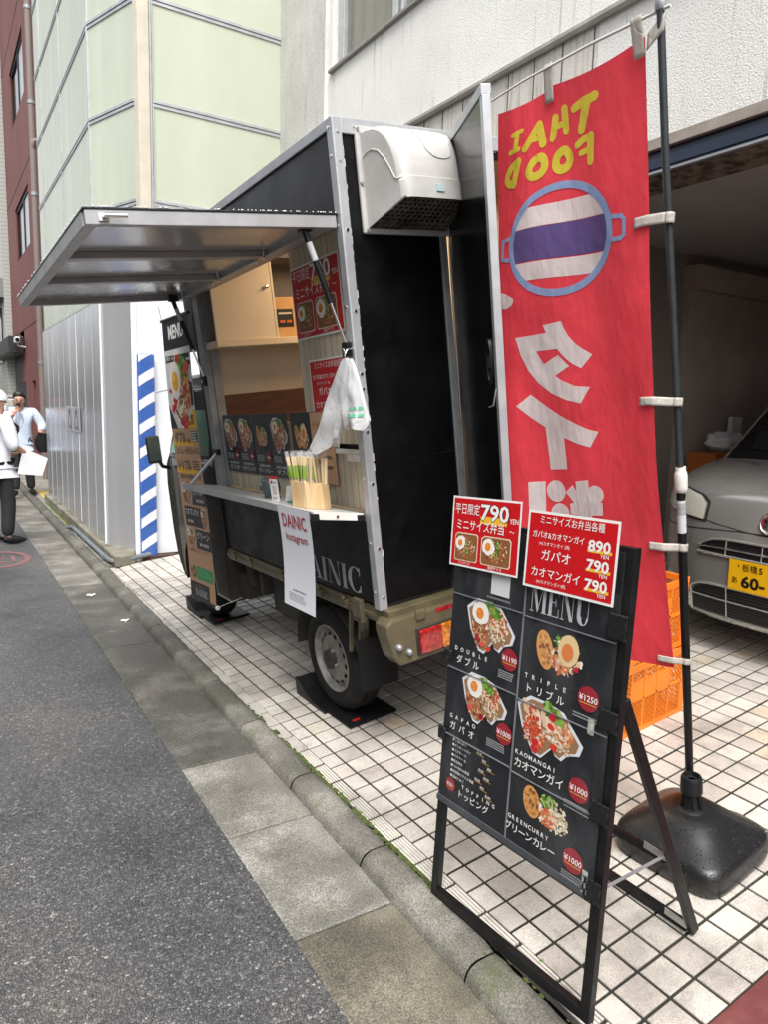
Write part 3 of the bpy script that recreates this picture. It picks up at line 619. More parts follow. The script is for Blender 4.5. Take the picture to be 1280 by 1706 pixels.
# ================================================================== BUILDINGS
XW = 3.232
wb = thing('white_building', 'white stucco building with garage opening and aluminium window behind the food truck', 'building', (XW, 3.0, 0.2))
ST, RS, BP = MC['stucco'], MC['ribbed_stucco'], MC['band_panel']
m = MB(); m.bx(XW, XW + .25, -5, 6.22, 3.81, 4.65, ST); m.bx(XW, XW + .25, -5, 3.9, 4.65, 9, ST); m.bx(XW, XW + .25, 3.9, 6.22, 6.6, 9, ST); m.bx(XW, XW + .25, -5, 3.02, 3.046, 3.77, ST); m.bx(XW, XW + .25, 6.22, 6.30, 3.81, 9, ST)
m.build('wall', wb)
m = MB(); m.bx(XW - .035, XW + .25, 6.30, 7.298, 0.2, 9, RS); m.build('pilaster', wb)
m = MB(); m.bx(XW + .002, XW + .25, 3.02, 6.30, 0.15, 3.77, BP); m.build('lower_wall', wb)
m = MB(); jn = mat('joint_dark', (0.09, 0.075, 0.06), 0.9)
yy = 3.05
while yy < 6.3: m.bx(XW - .0015, XW + .004, yy, yy + .007, 3.05, 3.765, jn); yy += random.choice((.235, .235, .24))
m.build('wall_joints', wb)
m = MB(); m.prism([(0, 3.772), (-.03, 3.765), (-.045, 3.78), (-.045, 3.80), (-.03, 3.812), (0, 3.815)], lambda a, b: (XW + a, -5, b), lambda a, b: (XW + a, 6.30, b), mat('ledge_paint', (0.40, 0.385, 0.35), 0.7, 0, (0.28, 0.26, 0.23), 5)); m.build('string_course', wb)
m = MB(); m.bx(XW - .004, XW + .23, -5, 3.02, 2.994, 3.046, M_taupe); m.build('lintel', wb)
m = MB(); m.bx(XW + .03, XW + .23, -5, 3.02, 2.955, 2.9935, M_navy); m.bx(XW + .012, XW + .23, -5, 3.02, 2.903, 2.953, M_navy); m.bx(XW + .022, XW + .23, -5, 3.02, 2.884, 2.903, M_navy); m.build('shutter_box', wb)
m = MB(); m.bx(XW - .002, XW + .03, -5, 3.02, 2.872, 2.884, M_alu_d); m.build('shutter_rail', wb)
m = MB(); m.bx(XW + .03, XW + .30, -5, 3.02, 2.868, 2.8835, M_grime); m.build('soffit', wb)
m = MB(); m.bx(XW + .30, 9.5, -5, 3.67, 2.89, 3.02, M_ceiling); m.bx(XW + .31, 9.5, 2.05, 2.056, 2.887, 2.89, jn); m.build('ceiling', wb)
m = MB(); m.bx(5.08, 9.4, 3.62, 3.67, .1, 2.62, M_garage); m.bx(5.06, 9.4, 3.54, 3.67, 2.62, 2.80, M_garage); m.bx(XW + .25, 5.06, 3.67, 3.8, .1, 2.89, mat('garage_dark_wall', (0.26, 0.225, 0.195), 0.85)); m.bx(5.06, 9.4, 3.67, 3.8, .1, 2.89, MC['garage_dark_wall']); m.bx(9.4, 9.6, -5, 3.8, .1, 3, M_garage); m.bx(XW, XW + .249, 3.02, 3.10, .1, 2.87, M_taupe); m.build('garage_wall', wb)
m = MB(); m.bx(XW + .02, XW + .25, -5, 3.02, 9, 9.1, ST); m.bx(XW + .25, 9.6, -5, 7.3, 8.9, 9, ST); m.bx(9.5, 9.7, -5, 7.3, 3, 9, ST); m.bx(XW + .25, 9.6, -5.1, -5, .1, 9, ST); m.build('roof', wb)
wf = MB()
for a, b, c, d in ((3.9, 6.2, 4.655, 4.70), (3.9, 6.2, 6.55, 6.6), (3.9, 3.95, 4.70, 6.55), (6.15, 6.2, 4.70, 6.55)): wf.bx(XW + .05, XW + .12, a, b, c, d, M_alu)
wf.bx(XW + .045, XW + .11, 5.20, 5.27, 4.70, 6.55, M_alu); wf.bx(XW + .052, XW + .11, 5.13, 5.16, 4.70, 6.55, M_alu); wf.bx(XW + .05, XW + .1, 5.27, 6.15, 4.70, 4.735, M_alu); wf.bx(XW + .05, XW + .1, 6.10, 6.15, 4.735, 6.55, M_alu)
wo = wf.build('window', wb, bevel=.003)
m = MB(); m.bx(XW + .085, XW + .09, 3.95, 6.15, 4.70, 6.55, mat('pane_glass_clear', (0.25, 0.26, 0.25), 0.05)); m.build('pane', wo)
MC['pane_glass_clear'].node_tree.nodes['Principled BSDF'].inputs['Alpha'].default_value = 0.35
m = MB(); m.grid(lambda a, b: (XW + .15 + .012 * math.sin(a * 70), 3.95 + 2.2 * a, 4.68 + 1.9 * b), 90, 1, mat('beige_curtain', (0.50, 0.44, 0.33), 0.9)); m.bx(XW + .2, XW + .24, 3.9, 6.2, 4.6, 6.6, mat('room_dark', (0.05, 0.05, 0.05), .9)); m.build('curtain', wo, smooth=180)
m = MB(); m.bx(XW - .035, XW + .05, 3.86, 6.24, 4.63, 4.652, mat('sill_grey', (0.22, 0.21, 0.20), 0.6)); m.build('sill', wo)

ob = thing('unseen_light_blocker', 'unseen grey building added across the street to block sky light', 'building', (-5.2, 6, 0))  # unseen block, added to cut sky light and darken reflections on the truck
m = MB(); m.bx(-9, -5.2, -6, 40, 0, 5.0, mat('light_blocker_render', (.30, .29, .28), .8)); m.build('wall', ob)
for y_ in range(-5, 38, 3):
    for z_ in (1.0, 3.2): 
        m = MB(); m.bx(-5.21, -5.15, y_, y_ + 1.6, z_, z_ + 1.6, M_shade_glass); m.build('window', ob)
gb = thing('panel_building', 'pale green panel clad building with aluminium seams at the corner', 'building', (1.75, 7.3, 0.1))
GP = MC['green_panel']; Z0, Z1 = 2.62, 10.6
C0, C1, C2 = Vector((1.765, 7.30)), Vector((1.484, 8.165)), Vector((1.484, 12.2))
m = MB(); out = [(C0.x, C0.y), (3.23, 7.3), (3.23, 12.2), (1.484, 12.2), (C1.x, C1.y)]; m.prism(out, lambda a, b: (a, b, Z0), lambda a, b: (a, b, Z1), GP); m.build('cladding', gb)
m = MB(); m.prism([(1.742, 7.372), (1.765, 7.288), (1.868, 7.288), (1.868, 7.33), (1.80, 7.38)], lambda a, b: (a, b, Z0), lambda a, b: (a, b, Z1), mat('cream_corner', (0.60, 0.55, 0.45), 0.5, 0, (0.50, 0.46, 0.38), 5)); m.build('corner_post', gb, bevel=.006)
m = MB(); A = M_alu
rows = [Z0 + .02 + .9 * k - .02 for k in range(9)]; rows = [3.50 + .893 * k for k in range(-1, 8)]
nx = Vector((C1.y - C0.y, -(C1.x - C0.x))).normalized() * -1
def rail(p, q, z, dz0, dz1, off):
    d = (q - p).normalized(); n2 = Vector((-d.y, d.x)); 
    if n2.x > 0 and abs(n2.x) > .3: n2 = -n2
    if abs(n2.x) <= .3 and n2.y > 0: n2 = -n2
    a, b = p + n2 * off, q + n2 * off; c_, e_ = q - n2 * .004, p - n2 * .004
    m.prism([tuple(a), tuple(b), tuple(c_), tuple(e_)], lambda x, y: (x, y, z + dz0), lambda x, y: (x, y, z + dz1), A)
for z in rows:
    rail(C0 + (C1 - C0) * .075, C1, z, .020, .046, .016); rail(C0 + (C1 - C0) * .075, C1, z, -.014, .012, .010)
    rail(C1, C2, z, .020, .040, .014); rail(C1, C2, z, -.010, .012, .010)
    rail(Vector((1.89, 7.3)), Vector((3.23, 7.3)), z, .020, .046, .016); rail(Vector((1.89, 7.3)), Vector((3.23, 7.3)), z, -.014, .012, .010)
for yy in (8.165, 9.95, 11.62): m.bx(1.484 - .012, 1.49, yy - .016, yy - .004, Z0, Z1, A); m.bx(1.484 - .012, 1.49, yy + .004, yy + .014, Z0, Z1, A)
m.bx(1.872, 1.886, 7.283, 7.305, Z0, Z1, A); m.bx(1.893, 1.903, 7.285, 7.305, Z0, Z1, A)
m.build('seam_profiles', gb)
m = MB(); m.bx(1.60, 3.2, 7.5, 12.15, .05, Z0, mat('bare_concrete', (0.3, 0.29, 0.27), .9)); m.build('base_wall', gb)

hd = thing('construction_hoarding', 'pale grey metal hoarding panels standing on a mossy concrete plinth', 'hoarding', (1.5, 9.0, 0.04))
H0, H1, H2 = (1.665, 7.262), (1.455, 7.72), (1.455, 12.2)
m = MB(); HS = MC['hoarding_steel']
def wallstrip(p, q, z0, z1, mm, nseg=1):
    for k in range(nseg):
        a = [p[i] + (q[i] - p[i]) * k / nseg for i in (0, 1)]; b = [p[i] + (q[i] - p[i]) * (k + 1) / nseg for i in (0, 1)]
        d = Vector((b[0] - a[0], b[1] - a[1])).normalized(); n2 = Vector((d.y, -d.x)) * .03
        jo = random.uniform(-.002, .002)
        if n2.x < 0: n2 = -n2
        m.prism([(a[0] + d.x * .001 + jo, a[1] + d.y * .001), (b[0] - d.x * .001 + jo, b[1] - d.y * .001), (b[0] + n2.x, b[1] + n2.y), (a[0] + n2.x, a[1] + n2.y)], lambda x, y: (x, y, z0), lambda x, y: (x, y, z1), mm)
wallstrip(H0, H1, .10, 2.615, HS, 1); wallstrip(H1, H2, .14, 2.615, HS, 9)
m.build('panel', hd)
m = MB(); m.bx(1.667, 3.19, 7.255, 7.285, .09, 2.615, mat('white_hoarding_sheet', (0.74, 0.76, 0.79), 0.45, 0, (0.68, 0.70, 0.74), 2)); m.build('side_panel', hd)
m = MB(); wt = mat('white_trim', (0.74, 0.75, 0.77), 0.4)
m.bx(1.440, 1.456, 7.705, 7.722, .14, 2.61, wt); m.prism([(1.642, 7.252), (1.667, 7.243), (1.69, 7.243), (1.69, 7.256), (1.66, 7.268), (1.645, 7.27)], lambda a, b: (a, b, .08), lambda a, b: (a, b, 2.612), wt)
for k in range(1, 9): m.bx(1.4525, 1.456, 7.72 + 4.48 * k / 9 - .004, 7.72 + 4.48 * k / 9 + .004, .14, 2.61, wt if k == 3 else mat('steel_seam', (0.50, 0.50, 0.515), .35))
m.build('joint_trim', hd)
m = MB(); PL = mat('plinth_concrete', (0.25, 0.23, 0.185), 0.9, 0, (0.10, 0.095, 0.065), 5, bmp=.5, bscale=90)
m.prism([(1.395, 7.02), (1.395, 12.25), (1.62, 12.25), (1.66, 7.34), (1.60, 7.10)], lambda a, b: (a, b, .03), lambda a, b: (a, b, .135), PL); m.build('plinth', hd, bevel=.012)
pd = thing('corner_guard', 'blue and white striped padding wrapped around the corner of the hoarding', 'padding', (1.78, 7.22, 0.06))
m = MB(); BL = mat('guard_blue', (0.018, 0.105, 0.42), 0.35, 0, (0.012, 0.07, 0.30), 7, bmp=.5, bscale=16)
m.bx(1.683, 1.846, 7.19, 7.25, .06, 2.085, BL); m.build('pad', pd, bevel=.022)
m = MB(); WS = mat('guard_white', (0.74, 0.75, 0.78), 0.4, 0, (0.62, 0.63, 0.67), 8, bmp=.4, bscale=16); k = 0; zz = .13
while zz < 2.0:
    v = [(1.688, 7.194, zz), (1.706, 7.187, zz + .014), (1.76, 7.186, zz + .052), (1.824, 7.187, zz + .09), (1.842, 7.194, zz + .10)]; hh = .098
    top = [(a, b, min(c + hh, 2.08)) for a, b, c in v]
    m.add(v + top, [(i, i + 1, i + 6, i + 5) for i in range(4)], WS); zz += .2335
m.build('stripes', pd)
m = MB(); m.grid(lambda a, b: (1.672 + .20 * a, 7.182 + .004 * math.sin(40 * b + 9 * a), .05 + 2.07 * b), 4, 40, MC['pad_film']); m.build('clear_wrap', pd, smooth=180)
m = MB(); m.bx(1.70, 2.02, 7.16, 7.25, .045, .085, mat('rust_brown', (0.10, 0.05, 0.03), .8, 0, (0.05, .03, .02), 20)); m.build('base_board', pd, bevel=.004)
m = MB(); m.tube([(1.29, 9.33, .055), (1.33, 9.29, .075), (1.355, 9.2, .078), (1.36, 8.4, .078), (1.365, 7.4, .08), (1.37, 7.18, .08), (1.39, 7.10, .08), (1.43, 7.085, .082), (1.55, 7.10, .092), (1.76, 7.17, .105)], .024, mat('grey_conduit', (0.16, 0.18, 0.195), 0.45, 0, (.12, .135, .15), 6), 12)
for yy in (8.9, 8.35, 7.35): m.tube([(1.36, yy - .03, .078), (1.36, yy + .03, .078)], .029, MC['grey_conduit'], 12)
tag(m.build('conduit_pipe', smooth=50), 'grey plastic conduit pipe bent round the foot of the hoarding', 'pipe')
m = MB(); m.lathe([(0.0, .004), (.10, .004), (.11, 0)], (2.05, 6.72, ground(2.05, 6.72) + .003), UPG, mat('rusty_lid', (0.12, 0.075, 0.05), 0.8), 28); tag(m.build('drain_lid', smooth=40), 'round rusty brown drain lid in the tiles near the striped padding', 'drain lid')
# notice on the hoarding
sh = Sheet(lambda x, y, l: Vector((1.447 - .0006 * l, 10.06 - x, y)))
sh.rect(0, 1.235, 1.03, .30, pm('c9ccd1'), 1)
for x in (.10, .58):
    sh.rect(x - .04, 1.25, .40, .27, pm('b4b7bd'), 2); sh.ell(x + .16, 1.465, .075, .042, pm('5f6269'), 3); sh.poly([(x, 1.255), (x + .04, 1.37), (x + .10, 1.42), (x + .22, 1.42), (x + .28, 1.37), (x + .32, 1.255)], pm('857a77'), 3); sh.rect(x + .12, 1.30, .08, .10, pm('d8dade'), 4)
tag(sh.build('notice_sheet'), 'pale laminated notice with two grey figures stuck on the metal hoarding', 'notice')

mb_ = thing('maroon_building', 'maroon rendered building with two deep square windows farther down the street', 'building', (1.9, 18, 0.04))
MF = MC['maroon_facade']; XM = 1.9
m = MB(); m.bx(XM, 6, 15.4, 17.35, .0, 16, MF); m.bx(XM, 6, 20.1, 22.1, 3.2, 16, MF)
for z0, z1 in ((2.0, 4.86), (6.08, 7.86), (9.12, 10.9), (12.1, 16)): m.bx(XM, 6, 17.35, 20.1, z0, z1, MF)
m.bx(XM, 6, 18.0, 19.25, 0, 2.0, MF); m.bx(XM + .25, 6, 17.35, 20.1, 0, 16, MF); m.bx(XM, 6, 19.25, 22.1, 2.7, 3.2, MF); m.build('wall', mb_)
m = MB()
for z in (3.2, 6.45, 9.75): m.bx(XM - .004, XM + .01, 15.4, 22.1, z, z + .025, mat('maroon_seam', (0.05, .018, .016), .8))
m.build('wall_seams', mb_)
for z0, z1 in ((4.86, 6.08), (7.86, 9.12), (10.9, 12.1)):
    w = MB()
    for a, b, c, d in ((17.35, 20.1, z0, z0 + .07), (17.35, 20.1, z1 - .07, z1), (17.35, 17.45, z0 + .07, z1 - .07), (20.0, 20.1, z0 + .07, z1 - .07), (18.6, 18.7, z0 + .07, z1 - .07)): w.bx(XM + .035, XM + .10, a, b, c, d, M_blkplastic)
    wo = w.build('window', mb_); w = MB(); w.bx(XM + .06, XM + .085, 17.45, 18.6, z0 + .07, z1 - .07, mat('pale_blind', (0.42, 0.46, 0.48), .3)); w.bx(XM + .062, XM + .085, 18.7, 20, z0 + .07, z1 - .07, M_shade_glass); w.build('pane', wo)
m = MB(); m.bx(XM + .03, XM + .06, 19.25, 22.1, 0, 2.7, mat('dark_shutter', (0.03, 0.03, 0.032), .5))
for k in range(30): m.bx(XM + .02, XM + .032, 19.27, 22.1, k * .09, k * .09 + .06, MC['dark_shutter'])
m.build('roller_shutter', mb_)
m = MB(); m.bx(1.56, XM - .002, 19.3, 24, 2.67, 3.07, mat('canopy_dark', (0.022, 0.022, 0.024), .5)); m.build('canopy', mb_, bevel=.02)
m = MB(); m.bx(XM - .01, XM + .02, 15.4, 22, 0, .18, mat('base_grey', (.16, .14, .13), .8)); m.build('skirting', mb_)
m = MB(); m.tube([(1.8, 15.42, .05), (1.8, 15.42, 15)], .055, mat('downpipe_taupe', (0.20, 0.155, 0.14), .5), 14)
for z in (.9, 2.3, 3.9, 5.4, 7.0, 8.6): m.tube([(1.8, 15.42, z - .03), (1.8, 15.42, z + .03)], .064, M_alu_d, 14); m.bx(1.8, 1.9, 15.41, 15.43, z - .01, z + .01, M_alu_d)
m.tube([(1.8, 15.42, 6.2), (1.82, 15.38, 6.32), (1.95, 15.36, 6.36)], .055, MC['downpipe_taupe'], 12)
tag(m.build('downpipe', smooth=50), 'taupe rainwater downpipe on the corner of the maroon building', 'downpipe')
sc_ = thing('security_camera', 'white security camera on an arm in front of the dark canopy', 'security camera', (1.6, 19.0, 2.9))
m = MB(); m.bx(1.66, 1.77, 18.85, 19.2, 2.88, 3.02, M_white_pl); m.build('housing', sc_, bevel=.02)
m = MB(); m.tube([(1.72, 19.0, 2.88), (1.74, 19.0, 2.82), (1.90, 19.05, 2.80)], .022, M_white_pl, 8); m.build('bracket', sc_, smooth=60)
m = MB(); m.tube([(1.71, 18.86, 2.95), (1.71, 18.83, 2.95)], .045, M_shade_glass, 14); m.build('lens', sc_)
tb = thing('tiled_building', 'grey tiled building with dark windows beyond the maroon building', 'building', (1.75, 30, 0.04))
m = MB(); m.bx(1.75, 6, 22.3, 46, 0, 16, MC['grey_tile_facade']); m.build('wall', tb)
for z in (2.6, 5.6, 8.6):
    m = MB(); m.bx(1.72, 1.8, 23.2, 26, z, z + 1.5, M_shade_glass); m.build('window', tb)
m = MB(); m.bx(1.35, 1.75, 22.4, 46, 4.3, 4.8, mat('balcony_grey', (.2, .19, .18), .8)); m.bx(1.35, 1.75, 22.4, 46, 7.3, 7.8, MC['balcony_grey']); m.build('balcony', tb)
m = MB(); m.bx(1.42, 1.75, 20.9, 22.3, .04, 1.62, mat('pale_beige_render', (.50, .47, .42), .8)); m.bx(1.40, 1.77, 20.88, 22.32, 1.62, 1.67, MC['pale_beige_render']); tag(m.build('low_wall', bevel=.01), 'low beige wall beside the dark shutter down the street', 'wall')

# ================================================================== THE FOOD TRUCK (x right, y forward, z up in its own frame)
TR, TF, TU = Vector((0.99234, 0.01548, 0.12253)), Vector((-0.01086, 0.99921, -0.03823)), Vector((-0.12302, 0.0366, 0.99173))
TU = (TU - TF * TU.dot(TF)).normalized(); TR = TF.cross(TU)
T0 = Vector((1.67606, 2.96397, 0.09793))
TM = Matrix(((TR.x, TF.x, TU.x, T0.x), (TR.y, TF.y, TU.y, T0.y), (TR.z, TF.z, TU.z, T0.z), (0, 0, 0, 1)))
tr = thing('food_truck', 'small black box food truck with raised side awning, serving counter and open rear door', 'food truck', TM)
def TB(m, name, **kw):
    p = kw.pop('parent', tr); return m.build(name, p, xf=TM, **kw)
VL, VR, UB, UF, WB, WT = -0.060, 1.36, -0.555, 1.285, 0.69, 2.59
# box body
m = MB(); m.bx(VL + .004, VL + .03, UB + .02, UF, WB + .012, 1.085, M_black); TB(m, 'lower_side_panel')
m = MB(); m.bx(VL + .004, VL + .03, UB + .02, UF, 2.262, WT - .02, mat('black_upper_panel', (0.014, 0.0145, 0.016), 0.38, 0, (0.02, .02, .022), 4, rvar=.1)); TB(m, 'upper_side_panel')
m = MB(); m.bx(VL + .03, .405, UB + .004, UB + .03, WB + .012, 1.298, M_black); m.bx(VL + .03, .405, UB + .004, UB + .03, 1.3005, WT - .02, M_black); m.bx(.405, VR - .03, UB + .004, UB + .03, 2.52, WT - .02, M_black); m.bx(1.04, VR - .03, UB + .004, UB + .03, WB + .012, 2.52, M_black); TB(m, 'rear_panel')
m = MB(); m.bx(VR - .03, VR, UB, UF, WB, WT, M_black); TB(m, 'right_side_panel')
m = MB(); m.bx(VL + .03, VR - .03, UF - .03, UF, WB, WT - .02, M_black); m.bx(VL + .06, VR - .05, UF, UF + .34, 1.93, 2.44, M_blkplastic); TB(m, 'front_panel')
m = MB(); m.bx(VL, VR, UB, UF, WT - .02, WT + .008, mat('roof_sheet', (.30, .30, .31), .45)); TB(m, 'roof')
m = MB()
m.bx(VL - .006, VL + .032, UB - .010, UB + .004, WB - .005, WT + .012, M_alu); m.bx(VL - .008, VL + .004, UB - .008, UB + .036, WB - .005, WT + .012, M_alu)   # rear left corner angle
m.bx(VR - .032, VR + .006, UB - .010, UB + .004, WB, WT + .012, M_alu)
m.bx(VL + .032, VR - .032, UB - .008, UB + .0045, WT - .045, WT + .013, M_alu); m.bx(VL - .006, VL + .005, UB + .036, UF, WT - .028, WT + .013, M_alu)
m.bx(VL - .008, VL + .03, UF - .115, UF - .03, WB + .38, 2.262, M_alu_d); m.bx(VL - .004, VL + .03, UF - .03, UF + .02, WB, WT, M_blkplastic)
m.bx(.403, .437, UB - .006, UB + .03, WB + .015, WT - .05, M_alu_d); m.bx(VL - .004, VL + .03, UB + .036, UF - .115, 2.225, 2.262, M_alu_d); m.bx(VL - .004, VL + .03, UB + .036, UF - .115, 1.062, 1.088, M_alu_d)
TB(m, 'corner_trim', bevel=.003)
for w in (.74, .95, 1.22, 1.43, 1.60, 1.66, 1.9, 2.2, 2.45, 2.55):
    for q in (((VL + .014, UB - .010, w), (VL + .014, UB - .0135, w)), ((VL - .008, UB + .022, w + .02), (VL - .0115, UB + .022, w + .02))):
        m = MB(); m.tube(q, .0063, M_chrome, 10); TB(m, 'rivet', smooth=40)
for v in (.03, .45, .8, 1.2):
    m = MB(); m.tube([(v, UB - .008, WT - .016), (v, UB - .0115, WT - .016)], .0065, M_chrome, 10); TB(m, 'rivet', smooth=40)
m = MB()
for k in range(46):                                     # ragged line of old sealant beside the rear post
    w = .75 + k * .04; m.bx(VL + .032, VL + .034 + random.uniform(.001, .006), UB - .0005, UB + .0035, w, w + random.uniform(.01, .038), M_white_pl)
for k in range(40):
    v = .05 + k * .03; m.bx(v, v + random.uniform(.005, .03), UB - .0005, UB + .0035, WT - .047 - random.uniform(0, .004), WT - .0455, M_white_pl)
TB(m, 'sealant')
# inside: lined walls, cabinet, shelf, plank sheets
m = MB(); m.bx(VL + .03, VR - .03, UF - .045, UF - .03, WB + .01, WT - .025, M_cream); m.bx(VR - .045, VR - .03, .35, UF - .045, WB + .01, WT - .025, M_cream); m.bx(VR - .045, VR - .03, UB + .05, .35, WB + .01, WT - .025, mat('brown_wall_tile', (.085, .06, .042), .35)); m.bx(VR - .30, VR - .046, -.2, .9, 1.30, 1.56, M_alu_d); m.bx(VR - .25, VR - .046, -.1, .9, 1.62, 1.75, M_kraft); m.bx(VL + .03, VR - .045, UB + .05, UF - .045, WT - .035, WT - .0215, M_cream); TB(m, 'inner_lining')
m = MB(); m.bx(VL + .03, VR - .03, UB + .03, UF, WB - .02, WB + .011, mat('floor_vinyl', (.10, .09, .08), .6)); TB(m, 'floor')
m = MB(); m.bx(-.04, .335, 1.0, 1.015, 1.945, 2.42, M_cream); m.bx(.337, .352, 1.0, 1.235, 1.945, 2.42, M_cream); TB(m, 'cabinet', bevel=.002)
m = MB(); m.bx(.353, 1.30, 1.21, 1.238, 1.945, 2.54, mat('shelf_shade_panel', (.10, .088, .078), .6)); m.bx(.353, 1.30, .99, 1.21, 2.40, 2.42, MC['shelf_shade_panel']); TB(m, 'shelf_shade_panel')  # dark panels whose colour stands in for the shade inside the open shelf
m = MB(); m.lathe([(0, .02), (.011, .018), (.012, .010), (.005, .006), (.005, 0)], (.30, 1.0, 2.235), (0, -1, 0), M_chrome, 14); TB(m, 'knob', smooth=60)
m = MB(); m.bx(-.045, 1.30, .985, 1.24, 1.905, 1.944, mat('shelf_board', (.68, .57, .42), .4)); TB(m, 'shelf', bevel=.002)
m = MB(); m.bx(-.045, 1.30, 1.205, 1.2385, 1.40, 1.635, M_wood); TB(m, 'wood_panel')
m = MB(); PS = MC['plank_sheet']
m.bx(.0, .02, -.455, .05, 1.372, 2.262, PS); m.bx(.0, .02, -.455, 1.17, 1.088, 1.33, PS); m.bx(.0, .02, .05, 1.17, 1.33, 1.47, PS); TB(m, 'plank_sheet')
m = MB(); m.bx(-.012, .0, -.45, -.13, 1.330, 1.350, M_white_pl); m.bx(-.02, .0, -.45, -.33, 1.30, 1.3295, M_white_pl); m.bx(.021, .03, -.46, 0, 1.33, 1.37, M_blkplastic); TB(m, 'ledge')
m = MB(); m.bx(-.03, .02, -.50, -.456, 1.088, 2.25, M_rubber); TB(m, 'door_seal'); m = MB(); m.bx(-.03, .022, 1.165, 1.256, 1.088, 2.25, M_alu_d); TB(m, 'post_filler')
m = MB(); m.bx(.77, .83, .1, 1.0, WT - .06, WT - .036, MC['lamp_glow']); lo = TB(m, 'ceiling_lamp')
ld = bpy.data.lights.new('kitchen_lamp_light', 'AREA'); ld.shape = 'RECTANGLE'; ld.size = .06; ld.size_y = .9; ld.energy = 4; ld.color = (1.0, .78, .55)
lob = bpy.data.objects.new('kitchen_lamp_light', ld); COL.objects.link(lob); lob.parent = tr; lob.location = (.80, .55, WT - .065)
# ventilation hood on the rear
m = MB(); m.bx(.028, .452, UB - .014, UB + .0035, 2.188, 2.578, M_white_hood); hood_base = TB(m, 'vent_plate', bevel=.006)
prof_h = [(.0, 2.562), (.04, 2.561), (.085, 2.553), (.125, 2.534), (.158, 2.505), (.183, 2.468), (.200, 2.425), (.212, 2.375), (.217, 2.343), (.2245, 2.340), (.229, 2.30), (.231, 2.268)]
def hood_pt(a, b):                                        # a along the profile, b across
    i = a * (len(prof_h) - 1); k = min(int(i), len(prof_h) - 2); f = i - k
    d = prof_h[k][0] + (prof_h[k + 1][0] - prof_h[k][0]) * f; w = prof_h[k][1] + (prof_h[k + 1][1] - prof_h[k][1]) * f
    s = 2 * b - 1; rd = max(0, 1 - abs(s) ** 7) ** .5; hw = .190 - .050 * d / .231
    return (.236 - .022 * d / .231 + hw * s, UB - .014 - d * (.87 + .13 * rd), w - .016 * (1 - rd) * (1 - a))
hb = MB(); hb.grid(hood_pt, 33, 30, M_white_hood)
for b in (0, 1):
    ed_ = [Vector(hood_pt(k / 33, b)) for k in range(34)]
    bs_ = [Vector((.046 if b == 0 else .426, UB - .0135, 2.562 - (2.562 - 2.205) * k / 33)) for k in range(34)]
    q_ = [[e.lerp(c, f / 3) for e, c in zip(ed_, bs_)] for f in range(4)]
    vs_ = [p for r_ in q_ for p in r_]
    fs2 = [(j * 34 + k, j * 34 + k + 1, (j + 1) * 34 + k + 1, (j + 1) * 34 + k) for j in range(3) for k in range(33)]
    hb.add(vs_, fs2 if b == 0 else [f[::-1] for f in fs2], M_white_hood)
TB(hb, 'vent_hood', smooth=50)
CRS = mat('hood_crease', (.36, .35, .33), .5)
def on_hood(a, b, lift=.0015):
    p = Vector(hood_pt(a, b)); return p + Vector((0, -lift, lift * (1 - a)))
m = MB(); m.tube([on_hood(a, b) for a, b in ((.10, .30), (.2, .345), (.32, .40), (.42, .43), (.50, .47), (.545, .54), (.56, .63), (.56, .74), (.545, .82), (.50, .86), (.42, .87))], .0015, CRS, 6); TB(m, 'crease', smooth=60)
m = MB()                                                # raised line on the left cheek of the hood
def cheek(k, f): return Vector(hood_pt(k, 0)).lerp(Vector((.046, UB - .0135, 2.562 - .357 * k)), f) + Vector((-.0025, 0, 0))
m.tube([cheek(k, f) for k, f in ((.30, .92), (.30, .70), (.33, .50), (.40, .33), (.50, .22), (.60, .13), (.70, .06), (.76, .0))] + [on_hood(.76, .03 + .94 * t / 10, .001) for t in range(11)], .0018, M_white_pl, 6); TB(m, 'cheek_line', smooth=60)
m = MB(); m.bx(.215, .25, UB - .2475, UB - .240, 2.292, 2.316, pm('c4dade')); TB(m, 'sticker')
m = MB(); GR = M_grease
def gr_pt(a, b): return Vector((.078 - .026 * b + (.272 + .10 * b) * a, UB - .232 + .215 * b, 2.268 - .058 * b))
for k in range(14): m.bar(gr_pt(k / 13, 0), gr_pt(k / 13, 1), .0062, .006, GR, (0, .4, 1))
for k in range(9): m.bar(gr_pt(0, k / 8), gr_pt(1, k / 8), .0062, .006, GR, (0, .4, 1))
m.add([gr_pt(0, 0) + Vector((0, .01, .03)), gr_pt(1, 0) + Vector((0, .01, .03)), gr_pt(1, 1) + Vector((0, 0, .03)), gr_pt(0, 1) + Vector((0, 0, .03))], [(0, 1, 2, 3)], mat('hood_inside', (.006, .005, .004), .9))
TB(m, 'grille')
m = MB()
for v, w in ((.038, 2.565), (.442, 2.56), (.036, 2.37), (.045, 2.20)):
    m = MB(); m.tube([(v, UB - .013, w), (v, UB - .020, w)], .0065, M_alu_d, 8); TB(m, 'vent_screw', smooth=40)
